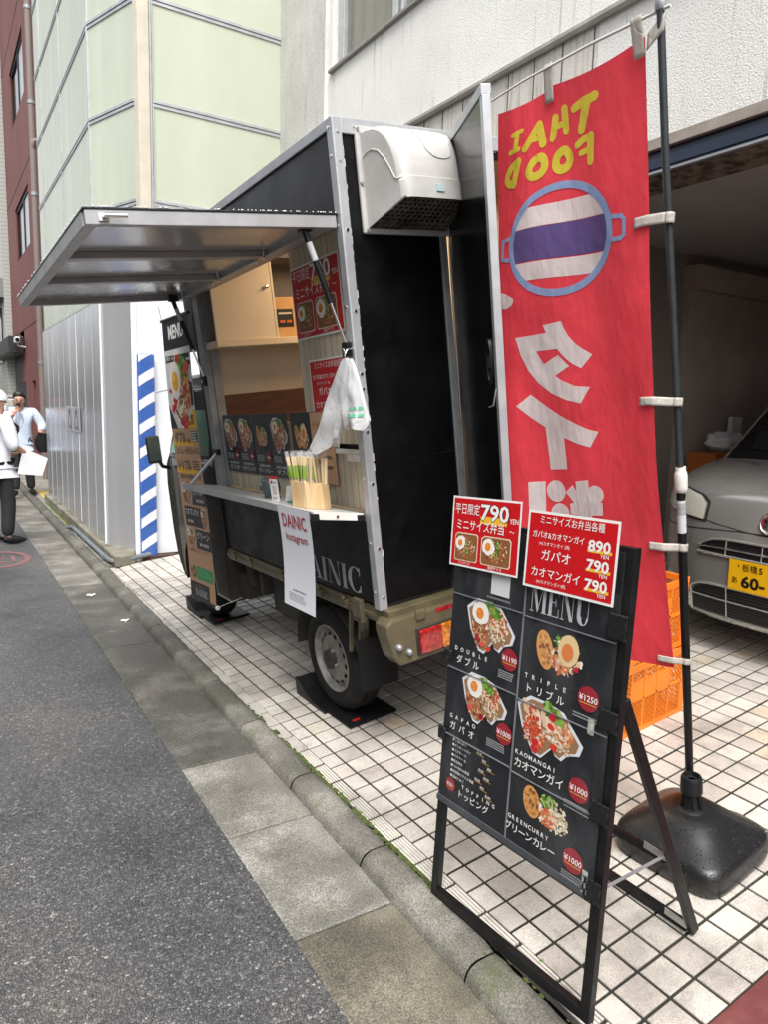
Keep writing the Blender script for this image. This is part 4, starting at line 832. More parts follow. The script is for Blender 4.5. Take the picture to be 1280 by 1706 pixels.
# rear door, open past square
th_ = R(25); dn = Vector((-math.sin(th_), -math.cos(th_), 0)); dside = Vector((-math.cos(th_), math.sin(th_), 0))   # along the leaf; outward face
DO = Vector((.452, UB - .02, 0)); DL = .592; D0, D1 = .70, 2.535
def dpt(a, b, w): return DO + dn * (a + .045 * (w - 2.53) / 1.3) + dside * b + Vector((0, 0, w))
def dbox(m, a0, a1, b0, b1, w0, w1, mm):
    m.add([dpt(a, b, w) for w in (w0, w1) for a, b in ((a0, b0), (a1, b0), (a1, b1), (a0, b1))], [(0, 3, 2, 1), (4, 5, 6, 7), (0, 1, 5, 4), (1, 2, 6, 5), (2, 3, 7, 6), (3, 0, 4, 7)], mm)
m = MB(); dbox(m, .0, DL, -.014, .012, D0, D1, M_doorblk); door = TB(m, 'rear_door')
m = MB(); dbox(m, .0, DL + .004, -.018, .018, D1 - .028, D1 + .004, M_alu); dbox(m, DL - .022, DL + .006, -.014, .016, D0, D1 - .0281, M_alu); dbox(m, -.004, .02, -.018, .015, D0, D1 - .0281, M_alu); dbox(m, .02, DL - .022, -.018, .015, D0, D0 + .025, M_alu); TB(m, 'door_frame', parent=door, bevel=.002)
m = MB()
n = 28; ring = [(.50 + .040 * math.cos(t), .026 if False else .0, 1.66 + .082 * math.sin(t)) for t in (2 * math.pi * k / n for k in range(n))]
for r0, b0, b1 in ((1.0, .012, .021), (.8, .0125, .0215)):
    pass
outer = [dpt(.525 + .030 * math.cos(t), .013, 1.655 + .082 * math.sin(t)) for t in (2 * math.pi * k / n for k in range(n))]
outer2 = [dpt(.525 + .028 * math.cos(t), .024, 1.655 + .079 * math.sin(t)) for t in (2 * math.pi * k / n for k in range(n))]
inner = [dpt(.525 + .022 * math.cos(t), .024, 1.655 + .068 * math.sin(t)) for t in (2 * math.pi * k / n for k in range(n))]
inner2 = [dpt(.525 + .021 * math.cos(t), .0135, 1.655 + .066 * math.sin(t)) for t in (2 * math.pi * k / n for k in range(n))]
rg = outer + outer2 + inner + inner2
m.add(rg, [(j * n + k, j * n + (k + 1) % n, (j + 1) * n + (k + 1) % n, (j + 1) * n + k) for j in range(3) for k in range(n)] + [tuple(3 * n + k for k in range(n))], M_blkplastic)
dbox(m, .508, .545, .0136, .0225, 1.635, 1.675, mat('grip_grey', (.05, .05, .052), .4)); TB(m, 'handle', parent=door, smooth=40)
m = MB(); m.tube([dpt(DL + .002, .02, 1.56), dpt(DL + .004, .035, 1.50), dpt(DL - .03, .04, 1.495)], .003, M_alu_d, 8); TB(m, 'hook', parent=door, smooth=50)
# awning: framed sheet with three stiffeners
AU0, AU1, AV0, AV1 = -.535, 1.30, -.075, -.985
def aw(v, u, dz): return (v, u, 2.252 + (v - AV0) * (.018 / .91) * 1.0 + dz)
def abox(m, v0, v1, u0, u1, z0, z1, mm):
    m.add([aw(v, u, z) for z in (z0, z1) for v, u in ((v0, u0), (v1, u0), (v1, u1), (v0, u1))], [(0, 3, 2, 1), (4, 5, 6, 7), (0, 1, 5, 4), (1, 2, 6, 5), (2, 3, 7, 6), (3, 0, 4, 7)], mm)
m = MB(); abox(m, AV1 + .004, AV0, AU0 + .004, AU1 - .004, -.012, .006, M_alu_under); awn = TB(m, 'awning')
m = MB(); FR = mat('awning_frame_aluminium', (0.44, 0.44, 0.445), 0.45, 0.4, (0.36, 0.36, 0.365), 8)
abox(m, AV1, AV0, AU0 - .004, AU0 + .03, -.040, .006, FR); abox(m, AV1, AV0, AU1 - .03, AU1 + .004, -.040, .006, FR); abox(m, AV1 - .004, AV1 + .038, AU0 + .03, AU1 - .03, -.040, .006, FR); abox(m, AV0 - .05, AV0 + .012, AU0 + .03, AU1 - .03, -.034, .006, FR); TB(m, 'awning_frame', parent=awn, bevel=.002)
m = MB(); abox(m, AV1 - .006, AV0 + .012, AU0 - .007, AU1 + .006, .006, .013, mat('wet_black_trim', (.012, .012, .013), .25)); TB(m, 'awning_top', parent=awn, bevel=.002)
for u in (.02, .60):
    m = MB(); abox(m, AV1 + .04, AV0 - .052, u, u + .055, -.038, -.0125, FR); TB(m, 'stiffener', parent=awn, bevel=.002)
for u in (.02, .60, 1.20):
    for d in (-.02, .075):
        m = MB(); m.tube([aw(-.145, u + d, -.05), aw(-.145, u + d, -.013)], .008, M_chrome, 8); TB(m, 'bolt', parent=awn, smooth=50)
m = MB(); m.tube([aw(-.93, AU0 - .004, -.018), aw(-.93, AU0 - .03, -.018), aw(-.86, AU0 - .03, -.018)], .008, M_chrome, 8); abox(m, -.945, -.915, AU0 - .012, AU0 - .004, -.03, -.006, M_chrome); TB(m, 'awning_catch', parent=awn, smooth=50)
m = MB()
for k in range(120):                                    # rain beads hanging on the front edges
    if random.random() < .6: v, u = random.uniform(AV1, AV0), AU0 - .007
    else: v, u = AV1 - .006, random.uniform(AU0, AU1)
    p = Vector(aw(v, u, .013)); m.lathe([(.0015, 0), (.003, .001), (.0022, .0035), (0, .0042)], p, (0, 0, 1), mat('water_drop', (.75, .76, .78), .05), 6)
TB(m, 'rain_beads', parent=awn, smooth=180)
def strut(p0, p1):
    p0, p1 = Vector(p0), Vector(p1); d = p1 - p0; m = MB()
    m.tube([p0, p0 + d * .62], .0125, M_blackmetal, 12); m.tube([p0 + d * .62, p1], .0055, M_chrome, 10); m.tube([p0 + d * .60, p0 + d * .635], .0145, M_blackmetal, 12)
    m.tube([p0 + d * .13, p0 + d * .28], .0128, mat('strut_label', (.45, .45, .46), .5), 12); s = TB(m, 'gas_strut', smooth=50)
    m = MB(); m.bx(p0.x - .02, p0.x + .03, p0.y - .018, p0.y + .014, p0.z - .02, p0.z + .018, M_blackmetal); TB(m, 'strut_mount', parent=s, bevel=.003); m = MB(); m.bx(p1.x - .012, p1.x + .014, p1.y - .02, p1.y + .02, p1.z - .045, p1.z + .012, M_blackmetal); m.tube([p1 + Vector((-.014, 0, -.02)), p1 + Vector((-.02, 0, -.02))], .010, M_chrome, 10); TB(m, 'strut_mount', parent=s, bevel=.003)
strut((-.20, -.50, 2.222), (-.080, -.528, 1.775)); strut((-.19, 1.235, 2.215), (-.075, 1.20, 1.745))
# counter
CN = [(-.30, 1.140), (-.064, 1.092)]
def cpt(v, dz): return 1.092 + (-.064 - v) / .236 * .048 + dz
def cbox(m, v0, v1, u0, u1, z0, z1, mm):
    m.add([(v, u, cpt(v, z)) for z in (z0, z1) for v, u in ((v0, u0), (v1, u0), (v1, u1), (v0, u1))], [(0, 3, 2, 1), (4, 5, 6, 7), (0, 1, 5, 4), (1, 2, 6, 5), (2, 3, 7, 6), (3, 0, 4, 7)], mm)
m = MB(); cbox(m, -.296, -.066, -.498, 1.19, -.022, .002, mat('counter_top', (.52, .52, .50), .38, 0, (.44, .44, .42), 7, stretch=(12, 1, 1))); ctr = TB(m, 'counter')
m = MB(); cbox(m, -.302, -.296, -.50, 1.195, -.028, .004, M_alu); cbox(m, -.2959, -.066, -.504, -.498, -.028, .004, M_white_pl); cbox(m, -.2959, -.066, 1.19, 1.196, -.028, .004, M_alu); TB(m, 'counter_edge', parent=ctr, bevel=.001)
m = MB(); cbox(m, -.305, -.272, -.508, -.490, -.031, -.0035, M_blkplastic); TB(m, 'end_cap', parent=ctr, bevel=.002); m = MB(); cbox(m, -.098, -.064, -.508, -.490, -.031, -.0035, M_blkplastic); TB(m, 'end_cap', parent=ctr, bevel=.002); m = MB(); m.tube([(-.19, -.505, cpt(-.19, -.012)), (-.19, -.509, cpt(-.19, -.012))], .006, M_chrome, 10); TB(m, 'counter_lock', parent=ctr)
m = MB(); m.bar((-.26, 1.16, 1.135), (-.072, 1.16, 1.30), .012, .03, M_alu_d, (0, 1, 0)); m.bx(-.085, -.06, 1.13, 1.20, 1.285, 1.32, M_blkplastic); TB(m, 'counter_stay', bevel=.002)
# name on the side
def tsheet(o, ax, ay): return Sheet.flat(TM @ Vector(o), TM.to_3x3() @ Vector(ax), TM.to_3x3() @ Vector(ay))
sh = tsheet((VL + .0035, .21, .725), (0, -1, 0), (0, 0, 1)); serif(sh, 'DAINIC', 0, 0, .115, .62, pm('a3a5a8'), 1); sh.build('side_lettering', tr)
# flat bed, chassis, bumper
m = MB(); m.bx(VL + .012, VR - .02, UB - .04, 1.29, .615, .685, M_khaki); m.bx(VL + .004, VL + .03, UB + .02, 1.29, .632, .655, M_khaki); bed = TB(m, 'bed_rail', bevel=.006)
for u in (1.12, .86, .42, -.02, -.26):
    m = MB(); m.bx(VL - .008, VL + .02, u, u + .055, .632, .668, M_khaki); m.tube([(VL - .002, u + .02, .667), (VL - .002, u + .036, .680)], .011, M_khaki, 8); TB(m, 'bed_latch', bevel=.004)
m = MB(); m.bx(VL - .014, VL + .012, -.405, -.33, .595, .70, M_khaki); lp = TB(m, 'latch_plate', bevel=.004)
for u in (-.39, -.36):
    m = MB(); m.tube([(VL - .013, u, .615), (VL - .02, u, .615)], .008, M_under, 8); TB(m, 'bolt', parent=lp)
m = MB(); m.bx(.30, 1.0, UB + .05, 1.9, .42, .58, M_under); m.bx(.05, 1.3, .45, .52, .45, .612, M_under); m.bx(.05, 1.3, 1.0, 1.06, .40, .612, M_under); m.bx(.1, .45, .55, .98, .30, .56, M_under); m.tube([(-.02, .08, .27), (1.32, .08, .27)], .05, M_under, 12); m.bx(.03, .06, 1.10, 1.22, .44, .61, M_under); m.bx(.02, 1.28, 1.2, 2.5, .34, .5, M_under); TB(m, 'chassis')
m = MB(); m.prism([(-.085, .635), (-.085, .60), (-.060, .49), (-.03, .45), (.45, .45), (.45, .655), (-.06, .655)], lambda a, b: (a, UB - .075, b), lambda a, b: (a, UB + .02, b), M_khaki); m.prism([(.45, .45), (1.34, .45), (1.37, .49), (1.385, .6), (1.36, .655), (.45, .655)], lambda a, b: (a, UB - .07, b), lambda a, b: (a, UB + .02, b), M_khaki); m.bx(.06, .11, UB - .088, UB - .07, .625, .672, M_khaki); TB(m, 'rear_bumper', bevel=.010)
m = MB(); m.bx(.055, .262, UB - .082, UB - .074, .470, .592, M_under); tl = TB(m, 'tail_lamp', bevel=.003, smooth=40)
m = MB(); m.bx(.064, .178, UB - .098, UB - .082, .478, .585, MC['lens_red']); TB(m, 'red_lens', parent=tl, bevel=.007)
m = MB(); m.bx(.1785, .254, UB - .098, UB - .082, .478, .585, MC['lens_amber']); TB(m, 'amber_lens', parent=tl, bevel=.007)
m = MB(); m.bx(.17, .30, UB - .076, UB - .066, .632, .652, MC['lens_red']); TB(m, 'reflector', bevel=.002)
for v, w in ((-.036, .535), (.012, .502)):
    m = MB(); m.lathe([(0, .022), (.010, .02), (.0145, .012), (.015, 0)], (v, UB - .074, w), (0, -1, 0), M_alu_d, 12); TB(m, 'bumper_bolt', smooth=50)
for x0 in (-.075, 1.18):
    m = MB(); m.bx(x0, x0 + .205, -.345, -.337, .245, .50, mat('mudflap_rubber', (.007, .007, .0075), .75, spec=.2)); TB(m, 'mudflap', bevel=.004)
m = MB(); m.grid(lambda a, b: (-.02 + .18 * b, .08 + .345 * math.cos(math.pi * a), .27 + .32 * math.sin(math.pi * a)), 20, 2, M_under)
m.bar((.0, -.255, .30), (.0, -.30, .62), .02, .05, M_khaki); m.bar((-.03, -.20, .40), (-.03, -.24, .62), .016, .016, M_khaki); m.bar((-.03, -.29, .44), (-.03, -.33, .62), .016, .016, M_khaki); TB(m, 'wheel_arch', smooth=50)
# wheels
def wheel(u, w, v0, sgn):
    """outer face at v0, sgn -1 for the left side"""
    c = Vector((v0, u, w)); ax = Vector((sgn, 0, 0)); m = MB()
    r = .272
    m.lathe([(.172, -.012), (.180, .004), (.195, .010), (.225, .012), (.248, .004), (.262, -.012), (.2715, -.028), (.272, -.05), (.266, -.0505), (.266, -.056), (.272, -.0565), (.2725, -.085), (.266, -.0855), (.266, -.091), (.272, -.0915), (.2715, -.118), (.262, -.135), (.24, -.146), (.17, -.146)], c, ax, M_rubber, 48)
    for k in range(96):                                # tread blocks
        t = 2 * math.pi * k / 96; t2 = t + .028
        for h0, h1 in ((-.030, -.048), (-.094, -.116)):
            vs = [c + ax * h + Vector((0, math.cos(a) * rr, math.sin(a) * rr)) for rr in (.270, .2748) for h in (h0, h1) for a in (t, t2)]
            m.add(vs, [(4, 5, 7, 6), (0, 1, 5, 4), (2, 3, 7, 6), (0, 2, 6, 4), (1, 3, 7, 5)], M_rubber)
    wo = TB(m, 'wheel', smooth=40)
    m = MB(); m.lathe([(.174, -.016), (.176, .002), (.171, .006), (.166, .001), (.162, -.012), (.156, -.026), (.150, -.030), (.135, -.018), (.120, -.012), (.100, -.012), (.090, -.016), (.072, -.012), (.058, -.006), (.040, -.004), (.034, -.008)], c, ax, M_steel, 48); TB(m, 'rim', parent=wo, smooth=50)
    if sgn > 0: return
    for k in range(14):
        t = 2 * math.pi * k / 14 + .1; d = Vector((0, math.cos(t), math.sin(t))); tg = Vector((0, -math.sin(t), math.cos(t)))
        p = c + ax * -.0135 + d * .127; n = 14
        m = MB(); m.add([p + d * (.0095 * math.cos(a)) + tg * (.0145 * math.sin(a)) + ax * (.0018 - .006 * math.cos(a) * .6) for a in (2 * math.pi * q / n for q in range(n))], [tuple(range(n))], mat('hole_black', (.004, .004, .004), .9)); TB(m, 'vent_hole', parent=wo)
    m = MB(); m.lathe([(.034, -.008), (.032, .012), (.026, .02), (0, .021)], c, ax, M_blkplastic, 20); TB(m, 'hub_cap', parent=wo, smooth=40)
    for k in range(4):
        t = 2 * math.pi * k / 4 + .5; p = c + Vector((0, math.cos(t) * .052, math.sin(t) * .052)); m = MB(); m.tube([p - ax * .006, p + ax * .012], [.012, .009], M_steel, 6); TB(m, 'wheel_nut', parent=wo)
FWZ = .335
wheel(.08, .272, -.0, -1); wheel(1.98, FWZ, .0, -1); wheel(.08, .272, 1.32, 1); wheel(1.98, FWZ, 1.32, 1)
# cab
cabp = [(1.36, .46), (1.36, 1.0), (1.37, 1.55), (1.42, 1.72), (1.55, 1.80), (1.95, 1.80), (2.12, 1.75), (2.45, 1.27), (2.60, 1.16), (2.665, 1.0), (2.69, .62), (2.665, .44), (2.56, .31), (2.33, .29), (2.315, .40), (2.26, .53), (2.16, .63), (2.03, .675), (1.90, .665), (1.77, .60), (1.68, .49), (1.645, .37), (1.64, .30), (1.36, .30)]
def cab_pt(v, a, b):
    r = max(0, (a - 2.25)) * .35; inset = .065 if b > 1.25 else 0.0
    return v, inset, r
m = MB(); n = len(cabp)
def cab_ring(v, side, tuck):
    out = []
    for a, b in cabp:
        taper = max(0, b - 1.15) * .16; round_ = max(0, a - 2.35) * .30 * tuck
        out.append((v - side * -1 * 0 + side * (taper + round_) * -1, a - (0.05 * tuck if a > 2.5 else 0), b - (.02 * tuck if b > 1.7 else 0)))
    return out
vsL = [cab_ring(-.045, -1, 1), cab_ring(-.030, -1, .3), cab_ring(.12, -1, 0)]
rings = [[(-.040 + max(0, b - 1.15) * .16 + max(0, a - 2.30) * .20, a - (.05 if a > 2.5 else 0), b - (.03 if b > 1.7 else 0)) for a, b in cabp],
         [(-.012 + max(0, b - 1.15) * .15 + max(0, a - 2.30) * .06, a - (.012 if a > 2.5 else 0), b - (.008 if b > 1.7 else 0)) for a, b in cabp],
         [(.10 + max(0, b - 1.15) * .12, a, b) for a, b in cabp]]
rings += [[(1.32 - x, a, b) for x, a, b in rg] for rg in rings[::-1]]
vs = [p for rg in rings for p in rg]
fs = [(j * n + i, j * n + (i + 1) % n, (j + 1) * n + (i + 1) % n, (j + 1) * n + i) for j in range(5) for i in range(n)] + [tuple(range(n)), tuple(5 * n + i for i in range(n))[::-1]]
m.add(vs, fs, M_cab); cab = TB(m, 'cab', smooth=35)
def cs(u, w, out=.004): return (-.040 + max(0, w - 1.15) * .16 + max(0, u - 2.30) * .20 - out, u, w)
m = MB(); wp = [(1.44, 1.24), (1.44, 1.60), (1.50, 1.69), (1.97, 1.69), (2.06, 1.66), (2.36, 1.24)]; m.prism(wp, lambda a, b: cs(a, b, .003), lambda a, b: cs(a, b, -.005), M_shade_glass); cw = TB(m, 'side_window')
m = MB(); m.prism([(1.362, .32), (1.362, 1.20), (1.66, 1.20), (1.66, .62), (1.60, .32)], lambda a, b: cs(a, b, .006), lambda a, b: cs(a, b, -.002), M_blkplastic); TB(m, 'rear_pillar_cover', bevel=.003)
m = MB(); wq = [(1.47, 1.26), (1.47, 1.555), (2.10, 1.555), (2.32, 1.26)]; m.prism(wq, lambda a, b: cs(a, b, .006), lambda a, b: cs(a, b, .0035), M_green_glass); TB(m, 'pane', parent=cw)
m = MB(); m.tube([cs(2.34, 1.23, .004), cs(2.345, .80, .004), cs(2.33, .70, .004)], .004, M_under, 6); m.tube([cs(1.40, 1.60, .004), cs(1.39, .45, .004)], .004, M_under, 6); m.tube([cs(1.42, 1.225, .005), cs(2.38, 1.225, .005)], .006, M_blkplastic, 6); m.bar(cs(2.56, .93, .003), cs(2.62, .93, .003), .004, .02, M_chrome); TB(m, 'door_seams')
m = MB(); m.prism([(1.60, .98), (1.60, 1.02), (1.70, 1.02), (1.70, .98)], lambda a, b: cs(a, b, .022), lambda a, b: cs(a, b, .0), M_blkplastic); TB(m, 'door_handle', bevel=.005)
m = MB(); m.tube([(-.15, 2.03, 1.70), (-.0, 1.9, 1.72)], .004, M_alu, 6); m.bar((-.02, 1.42, 1.70), (-.02, 1.95, 1.705), .012, .012, M_chrome); TB(m, 'drip_rail')
m = MB(); m.bx(-.195, -.095, 2.30, 2.335, 1.195, 1.395, M_blkplastic); mi = TB(m, 'mirror', bevel=.014)
m = MB(); m.bx(-.187, -.103, 2.296, 2.2995, 1.21, 1.38, mat('mirror_glass', (.10, .115, .10), .06, .6)); TB(m, 'mirror_glass', parent=mi)
m = MB(); m.tube([(-.12, 2.33, 1.22), (-.08, 2.38, 1.16), (-.02, 2.42, 1.14)], .014, M_blkplastic, 8); TB(m, 'mirror_arm', parent=mi, smooth=50)
# ------------------------------------------------------------------ ramps under the wheels
def ramp_(u, w, v0):
    m = MB(); pr = [(-.245, .004), (.30, .004), (.30, .105), (.285, .105), (.235, .055), (.16, .022), (.08, .014), (-.22, .012)]
    m.prism(pr, lambda a, b: (v0 - .065, u + a, w + b), lambda a, b: (v0 + .215, u + a, w + b), M_blkplastic)
    m.prism([(-.02, .0), (.30, .0), (.30, .11), (.27, .11), (.20, .065), (.10, .028), (-.02, .02)], lambda a, b: (v0 - .085, u + a, w + b), lambda a, b: (v0 - .065, u + a, w + b), M_blkplastic)
    m.bx(v0 - .02, v0 + .02, u - .205, u - .185, w + .0121, w + .0135, pm('c02a24')); m.bx(v0 + .12, v0 + .14, u - .06, u - .045, w + .0135, w + .015, pm('c02a24'))
    return m.build('wheel_ramp', xf=TM, bevel=.004)
tag(ramp_(.10, -.014, .01), 'black plastic levelling ramp under the rear wheel of the food truck', 'ramp', 'levelling ramps')
tag(ramp_(2.02, .049, .01), 'black plastic levelling ramp under the front wheel of the food truck', 'ramp', 'levelling ramps')

# ================================================================== MENU BOARD ON THE FORECOURT
WHT, RED, BLK, YEL, KRF = pm('f1eeea'), pm('c8171f', 0.28), pm('232528', 0.3), pm('f0b830'), pm('c49a76')
SO = Vector((1.304, 1.691, .053)); SX = Vector((.069, -.997, .018)).normalized(); SY = Vector((.057, .022, .998)); SY = (SY - SX * SY.dot(SX)).normalized(); SN = SX.cross(SY)
def sp(x, y, z=0.0): return SO + SX * x + SY * y + SN * z
def sbox(m, x0, x1, y0, y1, z0, z1, mm):
    m.add([sp(x, y, z) for z in (z0, z1) for x, y in ((x0, y0), (x1, y0), (x1, y1), (x0, y1))], [(0, 3, 2, 1), (4, 5, 6, 7), (0, 1, 5, 4), (1, 2, 6, 5), (2, 3, 7, 6), (3, 0, 4, 7)], mm)
mbd = thing('menu_board', 'black A-frame menu board with pictures of dishes and white lettering standing on the kerb edge', 'menu board', tuple(sp(.3, 0)))
m = MB(); sbox(m, -.012, .016, 0, 1.25, -.024, 0, M_blackmetal); sbox(m, .594, .624, 0, 1.25, -.024, 0, M_blackmetal); sbox(m, .016, .594, 0, .030, -.024, 0, M_blackmetal); sbox(m, .016, .594, 1.225, 1.25, -.024, 0, M_blackmetal); sbox(m, .016, .594, .318, .334, -.02, -.002, M_blackmetal); m.build('frame', mbd, bevel=.002)
m = MB(); sbox(m, -.006, .600, .330, 1.235, .001, .005, BLK); m.build('panel', mbd, bevel=.002)
gz = lambda x, y: Vector((x, y, ground(x, y)))
BL0, BL1 = gz(1.818, 1.095), gz(1.80, 1.705); HG1, HG0 = sp(.609, .86, -.034), sp(.0, .86, -.034)
for a, b in ((BL0, HG1), (BL1, HG0)):
    m = MB(); m.bar(a + Vector((0, 0, .012)), b, .030, .018, M_blackmetal, (0, 1, 0)); m.build('back_leg', mbd, bevel=.002)
m = MB(); m.bar(BL0 + Vector((-.004, .017, .016)), BL1 + Vector((-.004, -.017, .016)), .022, .026, M_blackmetal); f_ = .34; p, q = BL0.lerp(HG1, f_), BL1.lerp(HG0, f_); m.bar(p + Vector((0, .018, 0)), q + Vector((0, -.018, 0)), .02, .022, M_blackmetal); m.build('cross_bar', mbd, bevel=.002)
m = MB(); gal = mat('zinc_plate', (.50, .51, .48), .45, .5, (.36, .37, .34), 40)
for f, s in ((.34, 1), (.02, 1)):
    p = BL0.lerp(HG1, f) + Vector((-.010, .008, .016)); d = (HG1 - BL0).normalized()
    m.bar(p - d * .012, p + d * .06 * s, .003, .022, gal, (0, 1, 0)); m.bar(p + Vector((-.006, .0, 0)), p + Vector((-.006, .075, .0)), .003, .020, gal)
m.build('corner_bracket', mbd)
m = MB(); m.bar(BL0.lerp(HG1, .37) + Vector((-.012, .01, 0)), sp(.585, .335, -.03), .003, .009, M_alu_d, (0, 1, 0)); m.build('stay', mbd)
sh = Sheet(lambda x, y, l: sp(x, y, .0052 + .0006 * l))
# dishes and words, in the order they stand on the board
tray(sh, .166, .936, .205, .160, F_MINCE); oval(sh, .425, .930, .215, .160, True)
tray(sh, .164, .712, .195, .150, F_MINCE); tray(sh, .415, .712, .235, .160, F_MEAT + F_RED[:2], 2, 1.2, False); oval(sh, .428, .497, .225, .132, False)
wt_ = WHT
sh.text('DOUBLE', .030, .836, .0135, wt_, .012, space=1.95); sh.text('ダブル', .048, .800, .021, wt_, .02, space=1.75); badge(sh, .256, .868, .032, '¥1190'); small_print(sh, .215, .826, .075, 4, .0065, pm('a5a7aa'))
sh.text('TRIPLE', .322, .838, .0135, wt_, .012, space=2.0); sh.text('トリブル', .336, .801, .021, wt_, .02, space=1.75); badge(sh, .535, .846, .033, '¥1250'); small_print(sh, .49, .797, .085, 2, .008, pm('a5a7aa'))
sh.text('GAPAO', .030, .618, .0135, wt_, .012, space=1.9); sh.text('ガパオ', .040, .584, .021, wt_, .02, space=2.0); badge(sh, .258, .648, .032, '¥1000'); small_print(sh, .190, .609, .095, 4, .0065, pm('a5a7aa'))
sh.text('KAOMANGAI', .312, .612, .0135, wt_, .015, space=1.25); sh.text('カオマンガイ', .318, .577, .023, wt_, .022, space=1.3); badge(sh, .532, .600, .033, '¥1000'); small_print(sh, .488, .556, .095, 3, .008, pm('a5a7aa'))
for k, (a, b) in enumerate((('◆ご飯大盛り', '¥100'), ('◆オニオンフライ', '¥50'), ('◆パクチー 小', '¥50'), ('◆パクチー 大', '¥100'), ('◆目玉焼き', '¥100'), ('◆つけ合わせ野菜', '¥100'), ('◆自家製ピクルス増量', '¥50'), ('◆温泉たまご', '¥100'))):
    y_ = .549 - k * .0168; sh.text(a, .045, y_, .0078, wt_, .004); x_ = .155 + (k * 7 % 5) * .012; sh.text(b, x_, y_, .0078, wt_, .012); sh.rect(x_ - .002, y_ - .0032, .033, .0014, pm('d8a848'), 3)
badge(sh, .052, .405, .0215, '¥50~'); sh.text('TOPPING', .106, .413, .0120, wt_, .012, space=1.85); sh.text('トッピング', .098, .383, .019, wt_, .02, space=1.45)
sh.text('GREENCURRY', .305, .418, .0130, wt_, .014, space=1.18); sh.text('グリーンカレー', .302, .384, .021, wt_, .022, space=1.27); badge(sh, .535, .408, .033, '¥1000'); small_print(sh, .50, .366, .082, 5, .007, pm('a5a7aa'))
sh.rect(.158, 1.042, .075, .085, pm('d6d7d9'), 2); small_print(sh, .145, 1.028, .105, 1, .01, pm('85878a'), 3, .006)
serif(sh, 'MENU', .312, 1.028, .078, .205, pm('b9bbbe'), 3)
sh.build('menu_print', mbd)
m = MB()                                                  # sleeve seams, black tape and scraps of old tape
ed = mat('sleeve_edge', (.13, .135, .145), .3); sl = MC['sleeve_film']
for x in (.2945,): sbox(m, x, x + .002, .335, 1.13, .0052, .0115, ed)
for x0, x1, y_ in ((.0, .2945, .775), (.298, .60, .768), (.0, .2945, .560), (.298, .60, .553), (.0, .2945, 1.012), (.298, .60, 1.008)): sbox(m, x0, x1, y_, y_ + .002, .0052, .0112, ed)
sbox(m, -.004, .598, .334, .352, .0052, .012, mat('sleeve_fold', (.055, .058, .064), .25)); m.build('sleeve_seams', mbd)
m = MB(); m.grid(lambda a, b: sp(-.008 + .612 * a, .332 + .80 * b, .0135 + .0015 * math.sin(9 * a + 4 * b)), 14, 18, sl); m.build('clear_sleeve', mbd, smooth=180)
tp = mat('black_tape', (.012, .012, .013), .22, bmp=.6, bscale=40)
for y_, h_ in ((1.02, .065), (.785, .055), (.545, .055), (.335, .06)):
    m = MB(); m.grid(lambda a, b: sp(.575 + .055 * a, y_ + h_ * b, .0145 + .0025 * math.sin(30 * a + 40 * b)), 8, 8, tp); m.build('tape', mbd, smooth=180, thick=.001)
for y_, h_ in ((.80, .03), (.535, .042)):
    m = MB(); m.grid(lambda a, b: sp(-.016 + .034 * a, y_ + h_ * b, .0145 + .002 * math.sin(30 * a + 40 * b)), 6, 6, tp); m.build('tape', mbd, smooth=180, thick=.001)
m = MB(); sbox(m, .572, .588, .345, .408, .014, .0145, mat('old_tape', (.45, .46, .40), .7, 0, (.12, .12, .11), 60)); sbox(m, .545, .565, .76, .80, .0145, .0148, MC['old_tape']); m.build('tape_scrap', mbd)

def poster_790(fn, W_, H_, name, **kw):
    sh = Sheet(fn); k = W_ / .29
    sh.rect(0, 0, W_, H_, WHT, 0); sh.rect(.006 * k, .006 * k, W_ - .012 * k, H_ - .012 * k, RED, 1)
    sh.text('平日限定', .014 * k, .165 * k, .0265 * k, WHT, .009, w=.108 * k)
    sh.rect(.126 * k, .140 * k, .110 * k, .022 * k, YEL, 2)
    sh.text('790', .124 * k, .152 * k, .048 * k, pm('3a1a1a'), .045, w=.122 * k, l=3); sh.text('790', .127 * k, .152 * k, .048 * k, WHT, .02, w=.116 * k, l=4); sh.text('YEN', .247 * k, .150 * k, .0155 * k, WHT, .008, w=.034 * k)
    sh.text('ミニサイズ弁当', .026 * k, .117 * k, .026 * k, WHT, .02, w=.20 * k); sh.text('〜', .248 * k, .118 * k, .016 * k, WHT, .01)
    for x_, w_ in ((.072 * k, .098 * k), (.198 * k, .118 * k)):
        y_ = .062 * k; h_ = .082 * k
        o = [(-.46, -.5), (.46, -.5), (.5, -.42), (.5, .42), (.44, .5), (-.40, .5), (-.5, .40), (-.5, -.42)]
        sh.poly([(x_ + a * w_ * 1.04, y_ + b * h_ * 1.06) for a, b in o], pm('ead2b4'), 2); sh.poly([(x_ + a * w_ * .98, y_ + b * h_ * .98) for a, b in o], pm('8a5a34'), 3)
        scatter(sh, x_, y_, w_ * .40, h_ * .40, F_MINCE + F_MEAT, 110, w_ * .030, 3.2); scatter(sh, x_ + w_ * .02, y_ + h_ * .05, w_ * .09, h_ * .36, F_GREEN, 22, w_ * .035, 4); egg(sh, x_ - w_ * .25, y_ + h_ * .15, w_ * .21, 4.5)
    sh.text('ミニサイズ', .044 * k, .0085 * k, .0075 * k, WHT, .004); sh.text('通常サイズ', .170 * k, .0085 * k, .0085 * k, WHT, .004)
    return sh.build(name, **kw)
